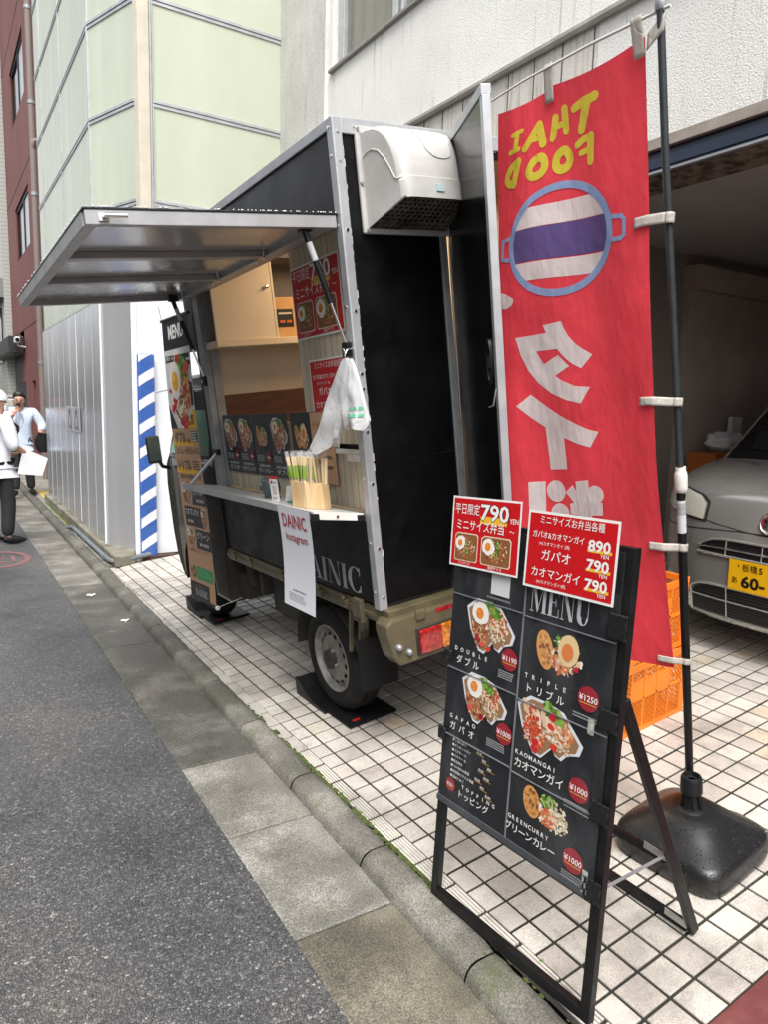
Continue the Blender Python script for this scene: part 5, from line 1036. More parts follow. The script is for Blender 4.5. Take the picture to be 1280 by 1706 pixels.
def poster_list(fn, W_, H_, name, **kw):
    sh = Sheet(fn); k = W_ / .297
    sh.rect(0, 0, W_, H_, WHT, 0); sh.rect(.007 * k, .007 * k, W_ - .014 * k, H_ - .014 * k, RED, 1)
    sh.text('ミニサイズお弁当各種', .045 * k, .180 * k, .0185 * k, WHT, .007, w=.208 * k)
    sh.text('ガパオ&カオマンガイ', .022 * k, .141 * k, .0155 * k, WHT, .018, w=.172 * k); sh.text('(※)カオマンガイ 2粒', .046 * k, .121 * k, .0085 * k, WHT, .0, w=.104 * k)
    sh.text('ガパオ', .058 * k, .083 * k, .024 * k, WHT, .024, w=.098 * k); sh.text('カオマンガイ', .028 * k, .036 * k, .0215 * k, WHT, .024, w=.163 * k); sh.text('(※)カオマンガイ3粒', .048 * k, .017 * k, .0085 * k, WHT, .0, w=.100 * k)
    for t_, y_ in (('890', .128), ('790', .079), ('790', .029)):
        sh.rect(.206 * k, (y_ - .003) * k, .074 * k, .008 * k, YEL, 2); sh.text(t_, .207 * k, y_ * k, .0295 * k, WHT, .026, w=.068 * k); sh.text('YEN', .246 * k, (y_ - .0135) * k, .0095 * k, WHT, .006, w=.026 * k)
    return sh.build(name, **kw)
def tilt(o, ang, lift, lean=0.0):
    c, s = math.cos(ang), math.sin(ang)
    return lambda x, y, l: sp(o[0] + x * c - y * s, o[1] + x * s + y * c, lift + .0005 * l + lean * y)
o = poster_790(tilt((-.018, 1.100), .035, .020, -.02), .288, .215, 'price_sign', thick=0); tag(o, 'red 790 yen sign with two lunch box pictures atop the menu board', 'price sign')
o = poster_list(tilt((.294, 1.096), .010, .022, -.015), .297, .212, 'price_sign'); tag(o, 'red price list with prices 890, 790 and 790 atop the menu board', 'price sign')
for q_ in (o,): pass

# ================================================================== THINGS ON AND AROUND THE TRUCK
def tfn(o, ax, ay, step=.0006):
    O, A, B = TM @ Vector(o), (TM.to_3x3() @ Vector(ax)).normalized(), (TM.to_3x3() @ Vector(ay)).normalized(); n_ = A.cross(B)
    return lambda x, y, l: O + A * x + B * y + n_ * (.002 + step * l)
o = poster_790(tfn((-.004, .043, 1.842), (0, -1, 0), (0, 0, 1)), .45, .318, 'price_poster'); tag(o, 'red poster with lunch box pictures on the wood planks behind the gas strut', 'poster')
o = poster_list(tfn((-.004, -.045, 1.49), (0, -1, 0), (0, 0, 1)), .36, .258, 'price_poster'); tag(o, 'red price list poster on wood planks, half covered by the hanging plastic bags', 'poster')
cards = [('ガパオ', 'GAPAO', 'tray', 1.16, 'menu card with minced meat and egg, nearest the folding stay of the counter'), ('カオマンガイ', 'KAOMANGAI', 'chick', .935, 'menu card with a tray of sliced chicken and red topping above the counter'),
         ('グリーンカレー', 'GREENCURRY', 'curry', .70, 'menu card with a round dish of green curry above the counter'), ('ダブル', 'DOUBLE', 'double', .475, 'menu card with a large mixed tray and two meats above the counter'),
         ('トリブル', 'TRIPLE', 'triple', .215, 'menu card with a dark plate of curry and egg, beside the brown topping card'), ('トッピング', '', 'top', -.0, 'brown paper menu card listing toppings, hanging behind the plastic bag')]
for jp, en, kind, u1, lab in cards:
    W_, H_ = .222, .335; sh = Sheet(tfn((-.010, u1, 1.182), (0, -1, 0), (0, .0, 1)))
    sh.rect(0, 0, W_, H_, pm('5a5c60'), 0); sh.rect(.003, .003, W_ - .006, H_ - .006, KRF if kind == 'top' else BLK, 1)
    if kind == 'top':
        sh.text(jp, W_ / 2, .262, .027, pm('2a2522'), .01, 'c', w=.16)
        for r_ in range(6): small_print(sh, .03 + (r_ % 2) * .09, .20 - r_ * .024, .07, 2, .009, pm('3a332e'), 3, .007)
    else:
        if kind in ('curry', 'triple'): oval(sh, .112, .215, .19, .17, kind == 'triple')
        else: tray(sh, .112, .22, .195, .185, F_MINCE if kind != 'chick' else F_MEAT + F_RED[:2])
        badge(sh, .182, .105, .027, ''); sh.rect(.162, .100, .04, .006, WHT, 8); small_print(sh, .02, .105, .11, 3, .012, pm('b5b7ba'), 3, .007)
        sh.text(en, W_ / 2, .050, .012, WHT, .012, 'c', w=.15); sh.text(jp, W_ / 2, .018, .021, WHT, .022, 'c', w=min(.19, .05 * len(jp)))
    tag(sh.build('menu_card'), lab, 'menu card', 'menu cards above the counter')
# wooden box with wrapped chopsticks
def ctop(v, u): return Vector((v, u, cpt(v, .0025)))
m = MB()
bx_out = [(-.265, -.255), (-.243, -.343), (-.178, -.375), (-.133, -.350), (-.128, -.238), (-.195, -.196)]
BH = .112
def bxp(a, b, z): return (a, b, cpt(a, .003) + z)
ins = [(a + (-.195 - a) * .09, b + (-.27 - b) * .09) for a, b in bx_out]
n = 6; vs = [bxp(a, b, 0) for a, b in bx_out] + [bxp(a, b, BH) for a, b in bx_out] + [bxp(a, b, BH) for a, b in ins] + [bxp(a, b, .01) for a, b in ins]
m.add(vs, [(j * n + i, j * n + (i + 1) % n, (j + 1) * n + (i + 1) % n, (j + 1) * n + i) for j in range(3) for i in range(n)] + [tuple(range(n))[::-1], tuple(3 * n + i for i in range(n))], M_box)
tag(m.build('wooden_box', xf=TM, bevel=.0015), 'six sided light wooden box holding chopsticks on the counter', 'box')
stick = None
for k in range(34):
    f = k / 33; s = (k * 7 % 5) / 4
    base = Vector((-.242 + .09 * s, -.235 - .105 * f, 0)); base.z = cpt(base.x, .012)
    lean = Vector((random.uniform(-.02, .02), .105 * (1 - f) ** 1.5 - .02 + random.uniform(-.02, .02), .215 + random.uniform(-.014, .012)))
    if stick is None:
        st_ = thing('chopsticks', 'wrapped bamboo chopsticks standing in the wooden box on the counter', 'chopsticks', Matrix.Translation(TM @ base), 'wrapped chopsticks in the wooden box')
        Mx = WM[st_.name]
        m = MB(); m.bar(Vector((-.003, 0, 0)), Vector((-.0025, 0, .21)), .0042, .0058, M_stick); m.bar(Vector((.0025, 0, 0)), Vector((.003, 0, .21)), .0042, .0058, M_stick); m.build('sticks', st_, xf=Mx)
        m = MB(); m.grid(lambda a, b: Vector((.0088 * math.cos(6.283 * a) * (1 + .15 * math.sin(30 * b)), .006 * math.sin(6.283 * a) + .002 * math.sin(25 * b), .0 + .235 * b)), 10, 14, MC['clear_film'])
        m.build('film_wrapper', st_, xf=Mx, smooth=180)
        m = MB(); m.bx(-.0085, .0085, -.006, .006, .118, .172, mat('paper_green', (.17, .27, .025), .7)); m.build('paper_band', st_, xf=Mx)
        stick = st_; cur = st_
    else:
        cur = stick.copy(); COL.objects.link(cur)
        for ch in list(stick.children):
            if ch.name.startswith('paper_band') and k % 5 > 1: continue
            c2 = ch.copy(); c2.parent = cur; COL.objects.link(c2)
    z = (TM.to_3x3() @ lean).normalized(); x = Vector((1, .2, 0)).cross(z).cross(z) * -1; x = x.normalized(); x.rotate(Matrix.Rotation(random.uniform(-.6, .6), 3, z)); yv = z.cross(x)
    w0 = TM @ base; cur.matrix_world = Matrix(((x.x, yv.x, z.x, w0.x), (x.y, yv.y, z.y, w0.y), (x.z, yv.z, z.z, w0.z), (0, 0, 0, 1)))
# small pot shaped like a pig, payment stand
m = MB(); c = ctop(-.16, .20); PG = mat('grey_glaze', (.055, .075, .08), .3, 0, (.04, .055, .06), 6)
m.lathe([(0, .012), (.025, .010), (.040, .025), (.046, .05), (.043, .075), (.036, .092), (.031, .098), (.028, .094), (.033, .06), (0, .05)], c, (0, 0, 1), PG, 24)
for a in (-1, 1):
    m.lathe([(.012, 0), (.010, .012), (0, .022)], c + Vector((.012 * a - .02, .02 + .01 * a, .086)), (-.3, .35, 1), PG, 8)
    for b in (-1, 1): m.tube([c + Vector((.022 * a, .022 * b, .018)), c + Vector((.024 * a, .024 * b, 0))], .009, PG, 8)
m.lathe([(.014, 0), (.013, .010), (0, .011)], c + Vector((-.03, .032, .055)), (-.7, .7, 0), PG, 12)
tag(m.build('pig_pot', xf=TM, smooth=50), 'small dark grey pot shaped like a pig with two ears on the counter', 'pot')
sh = Sheet(tfn((-.215, .075, cpt(-.21, .003)), (.12, -1, 0), (0, .06, 1))); sh.rect(0, 0, .072, .118, pm('f4f4f4'), 0); sh.rect(0, .104, .072, .014, pm('c8242c'), 1); sh.ell(.016, .088, .008, .009, pm('d8242c'), 1); sh.text('PayPay', .028, .084, .0095, pm('4a5a78'), .01, w=.034); sh.rect(.018, .03, .036, .042, pm('cfc9bd'), 1); small_print(sh, .012, .016, .05, 2, .007, pm('8a8c90'), 2, .0035)
o = sh.build('payment_card'); tag(o, 'white payment card with a red top edge standing on the counter by the wooden box', 'card stand')
m = MB(); m.bx(-.19, -.13, -.135, -.03, cpt(-.19, .003), cpt(-.19, .010), mat('green_base', (.05, .22, .12), .4)); m.add([(-.185, -.0, cpt(-.16, .011)), (-.13, -.04, cpt(-.16, .011)), (-.13, -.075, cpt(-.16, .085)), (-.185, -.035, cpt(-.16, .085))], [(0, 1, 2, 3)], pm('d9dadb')); tag(m.build('leaflet_stand', xf=TM), 'small pale leaflet leaning in a green stand on the counter', 'leaflet stand')
# long paper taped to the counter edge
def ban(x, y, l):
    t = max(0.0, 1 - y / .455); u = -.178 - x * .302 / .30 + .065 * t ** 1.4 - .03 * t ** 4; v = -.3055 + .014 * math.sin(t * 2.6) - .012 * t ** 3
    return TM @ Vector((v - .0008 * l, u, .695 + y * .985))
class Sub(Sheet):
    """a sheet that bends: everything is cut finely before it is bent"""
    def build(s, name, parent=None, cut=.02, **kw):
        bm = bmesh.new(); vsx = [bm.verts.new(v) for v in s.mb.v]
        for f, k in zip(s.mb.f, s.mb.fm):
            try: ff = bm.faces.new([vsx[i] for i in f]); ff.material_index = k
            except ValueError: pass
        bm.normal_update(); bmesh.ops.triangulate(bm, faces=bm.faces[:])
        xs = [v.co.x for v in bm.verts]; ys = [v.co.y for v in bm.verts]
        for ax, lo, hi in ((0, min(xs), max(xs)), (1, min(ys), max(ys))):
            k = math.floor(lo / cut) + 1
            while k * cut < hi:
                co = Vector((k * cut if ax == 0 else 0, k * cut if ax == 1 else 0, 0)); no = Vector((1, 0, 0)) if ax == 0 else Vector((0, 1, 0))
                bmesh.ops.bisect_plane(bm, geom=bm.verts[:] + bm.edges[:] + bm.faces[:], dist=1e-6, plane_co=co, plane_no=no); k += 1
        bm.verts.index_update(); out = MB(); out.mats = s.mb.mats
        out.v = [s.bend(v.co.x, v.co.y, v.co.z) for v in bm.verts]; out.f = [[v.index for v in f.verts] for f in bm.faces]; out.fm = [f.material_index for f in bm.faces]; bm.free()
        return out.build(name, parent, **kw)
def bent(fn):
    s = Sub(lambda x, y, l: Vector((x, y, l))); s.bend = fn; return s
sh = bent(ban); PA = pm('e6e7ee', .6)
sh.rect(0, 0, .30, .455, PA, 0); sh.text('DAINIC', .15, .365, .062, pm('b02430'), .012, 'c', w=.225); sh.text('Instagram', .155, .305, .036, pm('a83a44'), .012, 'c', w=.205); small_print(sh, .09, .075, .14, 1, .01, pm('77787e'), 1, .007); small_print(sh, .05, .058, .20, 4, .0095, pm('a0a1a8'), 1, .0045)

tag(sh.build('paper_banner', smooth=180), 'long white paper with red lettering taped to the counter edge and curling at its foot', 'paper banner')
# hanging vertical menu banner by the cab
def bn(x, y, l):
    t = max(-0.2, 1 - y / 1.80)
    return TM @ Vector((-.118 - .055 * t - .010 * math.sin(t * 5) + .03 * (x / .44) - .0008 * l, 1.745 + .03 * t - x * (1 - .05 * t), .552 + y * .883))
mbn = thing('menu_banner', 'tall hanging menu banner with a dark MENU heading and egg dish beside the cab', 'banner', TM @ Vector((-.15, 1.55, .335)))
sh = bent(bn); W_ = .44
sh.rect(0, 0, W_, 1.80, KRF, 0); sh.rect(0, 1.585, W_, .215, BLK, 1); sh.text('MENU', W_ * .52, 1.66, .095, WHT, .03, 'c', w=.25)
sh.rect(0, 1.02, W_, .565, pm('d9d9d7'), 1); sh.poly([(0, 1.02), (0, 1.20), (.12, 1.02)], BLK, 2); sh.poly([(.44, 1.02), (.44, 1.15), (.25, 1.15), (.22, 1.02)], YEL, 2); sh.text('人気', .35, 1.05, .06, BLK, .03, 'c', w=.12)
sh.blob(.23, 1.30, .17, .27, pm('efece6'), 2, 20, .05, 0.1)
scatter(sh, .25, 1.24, .13, .20, F_MINCE + F_RICE + F_MEAT, 170, .026, 3); scatter(sh, .30, 1.45, .07, .09, F_GREEN, 40, .03, 4); scatter(sh, .34, 1.32, .05, .16, [pm('d8c84a'), pm('e8a83a')] + F_RED, 40, .024, 4); scatter(sh, .10, 1.24, .05, .09, F_RED, 14, .028, 4); scatter(sh, .26, 1.07, .05, .04, F_RED, 12, .03, 5); sh.blob(.22, 1.52, .03, .04, F_RED[0], 5); sh.blob(.36, 1.44, .04, .05, F_RED[3], 5)
sh.blob(.165, 1.365, .092, .135, EGGW, 6, 18, .06, 0); sh.ell(.165, 1.36, .052, .07, pm('f0b020'), 7); sh.ell(.15, 1.38, .018, .02, pm('f8d880'), 8)
sh.rect(.02, 1.50, .15, .045, BLK, 3); sh.text('自慢の一品', .095, 1.512, .026, WHT, .01, 'c', w=.13, l=5); sh.rect(.30, 1.51, .12, .03, BLK, 3); sh.rect(.33, 1.46, .10, .03, BLK, 3); sh.rect(.395, 1.18, .035, .16, BLK, 3)
sh.rect(.0, .893, .36, .035, YEL, 1); sh.text('ダブル', .045, .915, .072, BLK, .03, w=.19); sh.text('ve', .25, .915, .05, BLK, .01); sh.rect(.33, .925, .10, .075, pm('55565a'), 2); small_print(sh, .335, .985, .09, 4, .018, WHT, 3, .008)
sh.text('3メニューからえらべる', .04, .835, .045, BLK, .02, w=.39)
sh.rect(.0, .69, .36, .035, YEL, 1); sh.text('トリブル', .045, .712, .072, BLK, .03, w=.22); small_print(sh, .30, .775, .13, 4, .018, BLK, 3, .009); sh.text('全部のせ自慢のひと皿', .04, .65, .028, BLK, .01, w=.37)
sh.rect(.20, .455, .24, .15, BLK, 1); sh.text('ガパオ', .23, .535, .045, WHT, .025, w=.17); sh.text('¥1000', .28, .478, .025, WHT, .01, w=.12); tray(sh, .12, .53, .19, .17, F_MINCE, 2, .5)
sh.rect(.04, .285, .30, .15, BLK, 1); sh.text('カオマンガイ', .06, .375, .045, WHT, .025, w=.23); sh.text('¥1000', .08, .312, .025, WHT, .01, w=.10); tray(sh, .375, .35, .12, .17, F_MEAT + F_RED[:1], 2, .5)
sh.rect(.19, .118, .25, .15, BLK, 1); sh.text('グリーン', .215, .20, .045, WHT, .025, w=.20); sh.text('¥1000', .25, .145, .025, WHT, .01, w=.15); tray(sh, .11, .195, .17, .15, F_CURRY + F_GREEN[:1], 2, .5)
sh2y = -.0
sh.text('お弁当 メニュー いろいろ', .05, .088, .022, BLK, .008, w=.34)
sh.build('banner_sheet', mbn, smooth=180)
sh = bent(lambda x, y, l: bn(x, y - .29, l))
sh.rect(0, 0, W_, .29, KRF, 0); sh.rect(.14, .165, .28, .10, pm('3a9a5c'), 1); small_print(sh, .15, .24, .25, 3, .022, pm('7cc494'), 2, .008); sh.ell(.085, .215, .05, .05, pm('4a3a28'), 1); scatter(sh, .085, .215, .036, .036, F_MINCE + F_GREEN, 20, .014, 2); sh.rect(0, 0, .34, .135, BLK, 1); sh.text('キッチンカー', .11, .098, .02, pm('8f9196'), .005, w=.18); serif(sh, 'DAINIC', .09, .03, .055, .22, pm('b9bbbe'), 2)
sh.build('banner_foot', mbn, smooth=180)
m = MB(); m.tube([bn(-.012, 1.80, 0), bn(.452, 1.80, 0)], .010, M_blackmetal, 10); m.tube([bn(-.012, -.29, 0), bn(.452, -.29, 0)], .010, M_blackmetal, 10); m.lathe([(0, -.012), (.014, -.009), (.016, 0), (.014, .009), (0, .012)], bn(.46, -.29, 0), TM.to_3x3() @ Vector((0, 1, 0)), M_white_pl, 14); m.build('banner_rod', mbn, smooth=50)
m = MB(); m.tube([bn(0, 1.80, 0), TM @ Vector((-.14, 1.70, 2.235))], .0022, M_white_pl, 6); m.tube([bn(.43, 1.80, 0), TM @ Vector((-.10, 1.31, 2.235))], .0022, M_white_pl, 6); m.tube([bn(.455, -.29, 0), TM @ Vector((-.02, 1.22, .36))], .0015, M_white_pl, 6); m.build('cord', mbn)
# plastic bags on the post
def bag(c0, c1, w0, w1, th, seed, skew, label, print_=False, knots=True):
    rnd = random.Random(seed); ph = [rnd.uniform(0, 6.28) for _ in range(6)]; m = MB()
    c0, c1 = Vector(c0), Vector(c1)
    def f(a, b):
        t = 2 * math.pi * a; w = w0 + (w1 - w0) * min(1, b * 1.12) ** .6; c = c0.lerp(c1, b)
        pl = .010 * b * math.sin(5 * t + ph[0] + 2 * b) + .006 * b * math.sin(9 * t + ph[1] - 3 * b) + .007 * math.sin(14 * b + ph[2] + 2 * t) * b
        hem = .018 * math.sin(3 * t + ph[3]) * (b > .96)
        return TM @ Vector((c.x + (th * (0.25 + .75 * b) + pl) * math.sin(t), c.y + w * math.cos(t) + pl * .6, c.z + skew * math.cos(t) * b + hem))
    m.grid(f, 48, 40, MC['bag_white']); o = m.build('plastic_bag', smooth=180); tag(o, label, 'plastic bag')
    if print_:
        m = MB(); gp = mat('bag_green_print', (.10, .42, .24), .5)
        for k in range(8):
            a0, b0 = .60 + .045 * (k % 4), .72 + .10 * (k // 4)
            P4 = [f(a0, b0), f(a0 + .028, b0), f(a0 + .032, b0 + .05), f(a0 - .004, b0 + .045)]; c = sum(P4, Vector()) / 4; d = (cam_ob.matrix_world.translation - TM @ c0).normalized()
            out = (TM.to_3x3() @ Vector((-1, -.2, 0))).normalized(); m.add([p + out * .004 for p in P4], [(0, 1, 2, 3)], gp)
        m.build('print', o)
    return o
bag((-.105, -.555, 1.725), (-.135, -.345, 1.365), .016, .115, .032, 3, -.03, 'long white plastic bag hanging from the truck post above the chopsticks')
bag((-.10, -.575, 1.72), (-.11, -.605, 1.465), .016, .082, .034, 5, .0, 'short white plastic bag with green print hanging at the corner post', True)
m = MB(); m.tube([TM @ Vector((-.07, -.55, 1.76)), TM @ Vector((-.10, -.56, 1.755)), TM @ Vector((-.112, -.56, 1.735)), TM @ Vector((-.105, -.56, 1.71))], .004, M_chrome, 8); tag(m.build('bag_hook', smooth=50), 'small metal hook on the truck corner post holding plastic bags', 'hook')
m = MB(); m.grid(lambda a, b: TM @ Vector((-.006 - .006 * math.sin(9 * b), .03 - .045 * a - .02 * b, 1.84 - .13 * b * (1 - .3 * a))), 6, 10, MC['clear_film']); tag(m.build('film_scrap', smooth=180, thick=.001), 'scrap of clear film hanging below the upper red poster', 'film')
# bags on the shelf inside
m = MB(); c = Vector((.425, 1.07, 1.945))
m.prism([(-.085, 0), (.085, 0), (.088, .18), (.078, .20), (.06, .235), (-.06, .235), (-.078, .20), (-.088, .18)], lambda a, b: tuple(c + Vector((a, -.045, b))), lambda a, b: tuple(c + Vector((a, .045, b))), M_kraft); o = m.build('paper_bag', xf=TM, bevel=.004); tag(o, 'brown kraft paper bag with a dark label on the shelf in the truck', 'paper bag')
m = MB(); m.bx(c.x - .06, c.x + .045, c.y - .0475, c.y - .0455, c.z + .06, c.z + .165, pm('1d1814')); m.bx(c.x - .045, c.x - .012, c.y - .0485, c.y - .0476, c.z + .085, c.z + .10, pm('d8642a')); m.bx(c.x + .0, c.x + .032, c.y - .0485, c.y - .0476, c.z + .085, c.z + .10, pm('d8642a')); m.bx(c.x - .05, c.x + .035, c.y - .0485, c.y - .0476, c.z + .135, c.z + .145, pm('d8d0c0')); m.build('bag_label', o, xf=TM)
m = MB(); c = Vector((.60, 1.09, 1.945))
m.grid(lambda a, b: c + Vector((.085 * math.cos(6.283 * a) * (math.sin(math.pi * min(.98, .12 + b * .88)) ** .5) + .012 * math.sin(13 * a + 9 * b), .06 * math.sin(6.283 * a) * (1 - .3 * b) + .012 * math.sin(17 * a), .23 * b + .012 * math.sin(19 * a))), 30, 20, MC['clear_film']); tag(m.build('clear_bag', xf=TM, smooth=180), 'crumpled clear plastic bag beside the kraft paper bag on the shelf', 'plastic bag')

# ================================================================== FLAG ON ITS WATER BASE
FLP = [(0, (1.68, 2.0, 2.629)), (.33, (1.722, 1.99, 2.02)), (.71, (1.793, 1.98, 1.31)), (1.0, (1.86, 1.97, .79))]
FRP = [(0, (1.697, 1.42, 2.653)), (.41, (1.798, 1.40, 1.895)), (.66, (1.874, 1.39, 1.434)), (1.0, (2.027, 1.38, .808))]
def itp(P, v):
    v = max(0, min(1, v))
    for (t0, a), (t1, b) in zip(P, P[1:]):
        if v <= t1: f = (v - t0) / (t1 - t0); f2 = f; return Vector(a).lerp(Vector(b), f2)
    return Vector(P[-1][1])
def itps(P, v): return (itp(P, v - .06) + itp(P, v) * 2 + itp(P, v + .06)) / 4 if .06 < v < .94 else itp(P, v)
def fl(s, v, l=0.0):
    a, b = itps(FLP, v), itps(FRP, v); p = a.lerp(b, s)
    w = .011 * math.sin(5.2 * s + 3.0 * v + .6) + .007 * math.sin(11 * s - 7 * v) + .004 * math.sin(23 * v + 6 * s) + .012 * (1 - s) * math.sin(6 * v + 1.0)
    w *= min(1, 4 * v + .15) * (.35 + .65 * min(1, 5 * s * (1 - s)))
    sag = -.014 * abs(math.sin(math.pi * (s * 2 if s < .42 else (s - .42) / .58))) * max(0, 1 - v * 6)
    return p + Vector((-1, -.05, 0)) * (w + .0008 * l) + Vector((0, 0, sag))
fg = thing('promotional_flag', 'tall red vertical flag with mirrored lettering on a black pole in a water base', 'flag', (2.13, 1.32, ground(2.13, 1.32)))
fs_ = bent(lambda x, y, l: fl(x, y, l)); FW = MC['flag_white']
fs_.rect(0, 0, 1, 1, MC['flag_red'], 0)
TA1 = [(0.314, 0.387), (0.439, 0.384), (0.453, 0.396), (0.482, 0.411), (0.529, 0.426), (0.576, 0.436), (0.631, 0.446), (0.561, 0.468), (0.504, 0.459), (0.456, 0.447), (0.405, 0.431), (0.254, 0.431), (0.259, 0.435), (0.305, 0.456), (0.364, 0.448), (0.413, 0.442), (0.486, 0.463), (0.388, 0.478), (0.44, 0.488), (0.518, 0.498), (0.609, 0.501), (0.548, 0.529), (0.455, 0.522), (0.355, 0.509), (0.262, 0.49), (0.189, 0.466), (0.137, 0.435), (0.107, 0.403), (0.334, 0.401)]
I1 = [(0.197, 0.509), (0.289, 0.528), (0.401, 0.549), (0.508, 0.565), (0.584, 0.575), (0.649, 0.579), (0.597, 0.607), (0.523, 0.602), (0.417, 0.59), (0.425, 0.648), (0.302, 0.65), (0.29, 0.571), (0.199, 0.553), (0.095, 0.53)]
R2 = [(0.404, 0.692), (0.462, 0.677), (0.489, 0.689), (0.486, 0.67), (0.579, 0.666), (0.588, 0.704), (0.673, 0.706), (0.671, 0.729), (0.60, 0.731), (.60, .78), (.50, .78), (0.50, 0.733), (0.439, 0.733), (0.437, 0.713), (0.469, 0.71)]
for pl in (TA1, I1, R2, [(0.154, 0.676), (0.26, 0.673), (0.259, 0.79), (0.153, 0.79)], [(0.005, 0.317), (0.059, 0.323), (0.105, 0.331), (0.116, 0.335), (0.097, 0.344), (0.056, 0.349), (0.003, 0.347)]): fs_.poly(pl, FW, 1)
AR = .58 / 1.875
for cx, cy, r in ((.335, .691, .068), (.626, .692, .055), (.362, .735, .068)): fs_.ell(cx, cy, r, r * AR, FW, 1.2)
def ring(cx, cy, rx, ry, w, mm, l):
    n = 48
    for k in range(n):
        a0, a1 = 2 * math.pi * k / n, 2 * math.pi * (k + 1) / n
        fs_.poly([(cx + (rx - q) * math.cos(a), cy + (ry - q * AR) * math.sin(a)) for q, a in ((0, a0), (0, a1), (w, a1), (w, a0))], mm, l)
RX, RY, RCX, RCY = .348, .0935, .438, .2475
def clipband(y0, y1, mm, l, slope):
    n = 30; top, bot = [], []
    for k in range(n + 1):
        x = -1 + 2 * k / n; h = math.sqrt(max(0, 1 - x * x)) * .955
        a, b = max(-h, min(h, y0 + slope * x)), max(-h, min(h, y1 + slope * x))
        top.append((RCX + x * RX * .955, RCY + a * RY)); bot.append((RCX + x * RX * .955, RCY + b * RY))
    for k in range(n): fs_.poly([top[k], top[k + 1], bot[k + 1], bot[k]], mm, l)
clipband(-.66, -.29, FW, 1, .05); clipband(-.28, .31, MC['flag_violet'], 1.6, .05); clipband(.33, .66, FW, 1, .05)
ring(RCX, RCY, RX, RY, .040, MC['flag_blue'], 2)
for pts in ([(0.775, 0.233), (0.845, 0.237), (0.86, 0.244), (0.856, 0.266), (0.836, 0.27), (0.776, 0.268)], [(0.091, 0.226), (0.041, 0.227), (0.031, 0.259), (0.086, 0.263)]): 
    P3 = [(a, b / AR) for a, b in pts]
    for (x0, y0), (x1, y1) in zip(P3, P3[1:]):
        d = math.hypot(x1 - x0, y1 - y0); a, b = (y0 - y1) / d * .011, (x1 - x0) / d * .011; e_x, e_y = (x1 - x0) / d * .008, (y1 - y0) / d * .008
        fs_.poly([(x0 + a - e_x, (y0 + b - e_y) * AR), (x1 + a + e_x, (y1 + b + e_y) * AR), (x1 - a + e_x, (y1 - b + e_y) * AR), (x0 - a - e_x, (y0 - b - e_y) * AR)], MC['flag_blue'], 2)
YL = MC['flag_yellow']
def brush(pts, w0, w1):
    for _ in range(2 if len(pts) > 4 else 0):
        closed = pts[0] == pts[-1]; q_ = [] if closed else [pts[0]]
        for (x0, y0), (x1, y1) in zip(pts, pts[1:]): q_ += [(x0 * .75 + x1 * .25, y0 * .75 + y1 * .25), (x0 * .25 + x1 * .75, y0 * .25 + y1 * .75)]
        pts = q_ + ([q_[0]] if closed else [pts[-1]])
    P3 = [(a, b / AR) for a, b in pts]; n = len(P3) - 1
    for k in range(n):
        (x0, y0), (x1, y1) = P3[k], P3[k + 1]; d = math.hypot(x1 - x0, y1 - y0); ux, uy = (x1 - x0) / d, (y1 - y0) / d; wa, wb = w0 + (w1 - w0) * k / n, w0 + (w1 - w0) * (k + 1) / n
        fs_.poly([(x0 - uy * wa, (y0 + ux * wa) * AR), (x1 - uy * wb, (y1 + ux * wb) * AR), (x1 + uy * wb, (y1 - ux * wb) * AR), (x0 + uy * wa, (y0 - ux * wa) * AR)], YL, 1 + .05 * k)
    for (x, y), w in ((P3[0], w0), (P3[-1], w1)): fs_.ell(x, y * AR, w, w * AR, YL, 1.3, 12)
    for (x, y) in P3[1:-1]: fs_.ell(x, y * AR, (w0 + w1) / 2, (w0 + w1) / 2 * AR, YL, 1.35, 12)
for pts, a, b in (([(0.65, 0.043), (0.61, 0.084)], .028, .024), ([(0.566, 0.047), (0.628, 0.042), (0.70, 0.041)], .022, .026), ([(0.501, 0.042), (0.508, 0.077)], .022, .02), ([(0.44, 0.052), (0.42, 0.080)], .022, .02), ([(0.432, 0.066), (0.506, 0.064)], .016, .016),
    ([(0.231, 0.078), (0.332, 0.048), (0.355, 0.081)], .022, .024), ([(0.272, 0.068), (0.351, 0.070)], .014, .014), ([(0.174, 0.047), (0.149, 0.074)], .018, .018), ([(0.133, 0.047), (0.209, 0.045)], .013, .013), ([(0.113, 0.076), (0.184, 0.074)], .014, .014),
    ([(0.669, 0.100), (0.663, 0.139)], .024, .020), ([(0.580, 0.105), (0.62, 0.100), (0.669, 0.100)], .02, .018), ([(0.602, 0.120), (0.664, 0.119)], .016, .016), ([(0.497, 0.104), (0.442, 0.111), (0.431, 0.129), (0.470, 0.137), (0.520, 0.133), (0.532, 0.120), (0.497, 0.104)], .024, .024),
    ([(0.345, 0.100), (0.275, 0.108), (0.252, 0.124), (0.290, 0.134), (0.345, 0.131), (0.372, 0.118), (0.345, 0.100)], .024, .024), ([(0.183, 0.096), (0.140, 0.133)], .022, .022), ([(0.183, 0.096), (0.118, 0.103), (0.080, 0.119), (0.092, 0.129), (0.140, 0.133)], .02, .024)): brush(pts, a, b)
def fbuild():
    return fs_.build('cloth', fg, cut=.0250, smooth=180)
fbuild()
m = MB(); PP = [(2.145, 1.352, .30), (2.132, 1.36, .447), (1.947, 1.36, 1.407)]; m.tube(PP, .0135, M_blackmetal, 14); PQ = [(1.947, 1.36, 1.407), (1.9345, 1.36, 1.47), (1.8365, 1.36, 1.929), (1.74, 1.36, 2.369), (1.676, 1.36, 2.700)]; m.tube(PQ, .0105, mat('pole_grey_black', (.028, .034, .038), .5, 0, (.02, .024, .027), 20), 14); m.build('pole', fg, smooth=50)
d_ = (Vector(PQ[1]) - Vector(PP[1])).normalized()
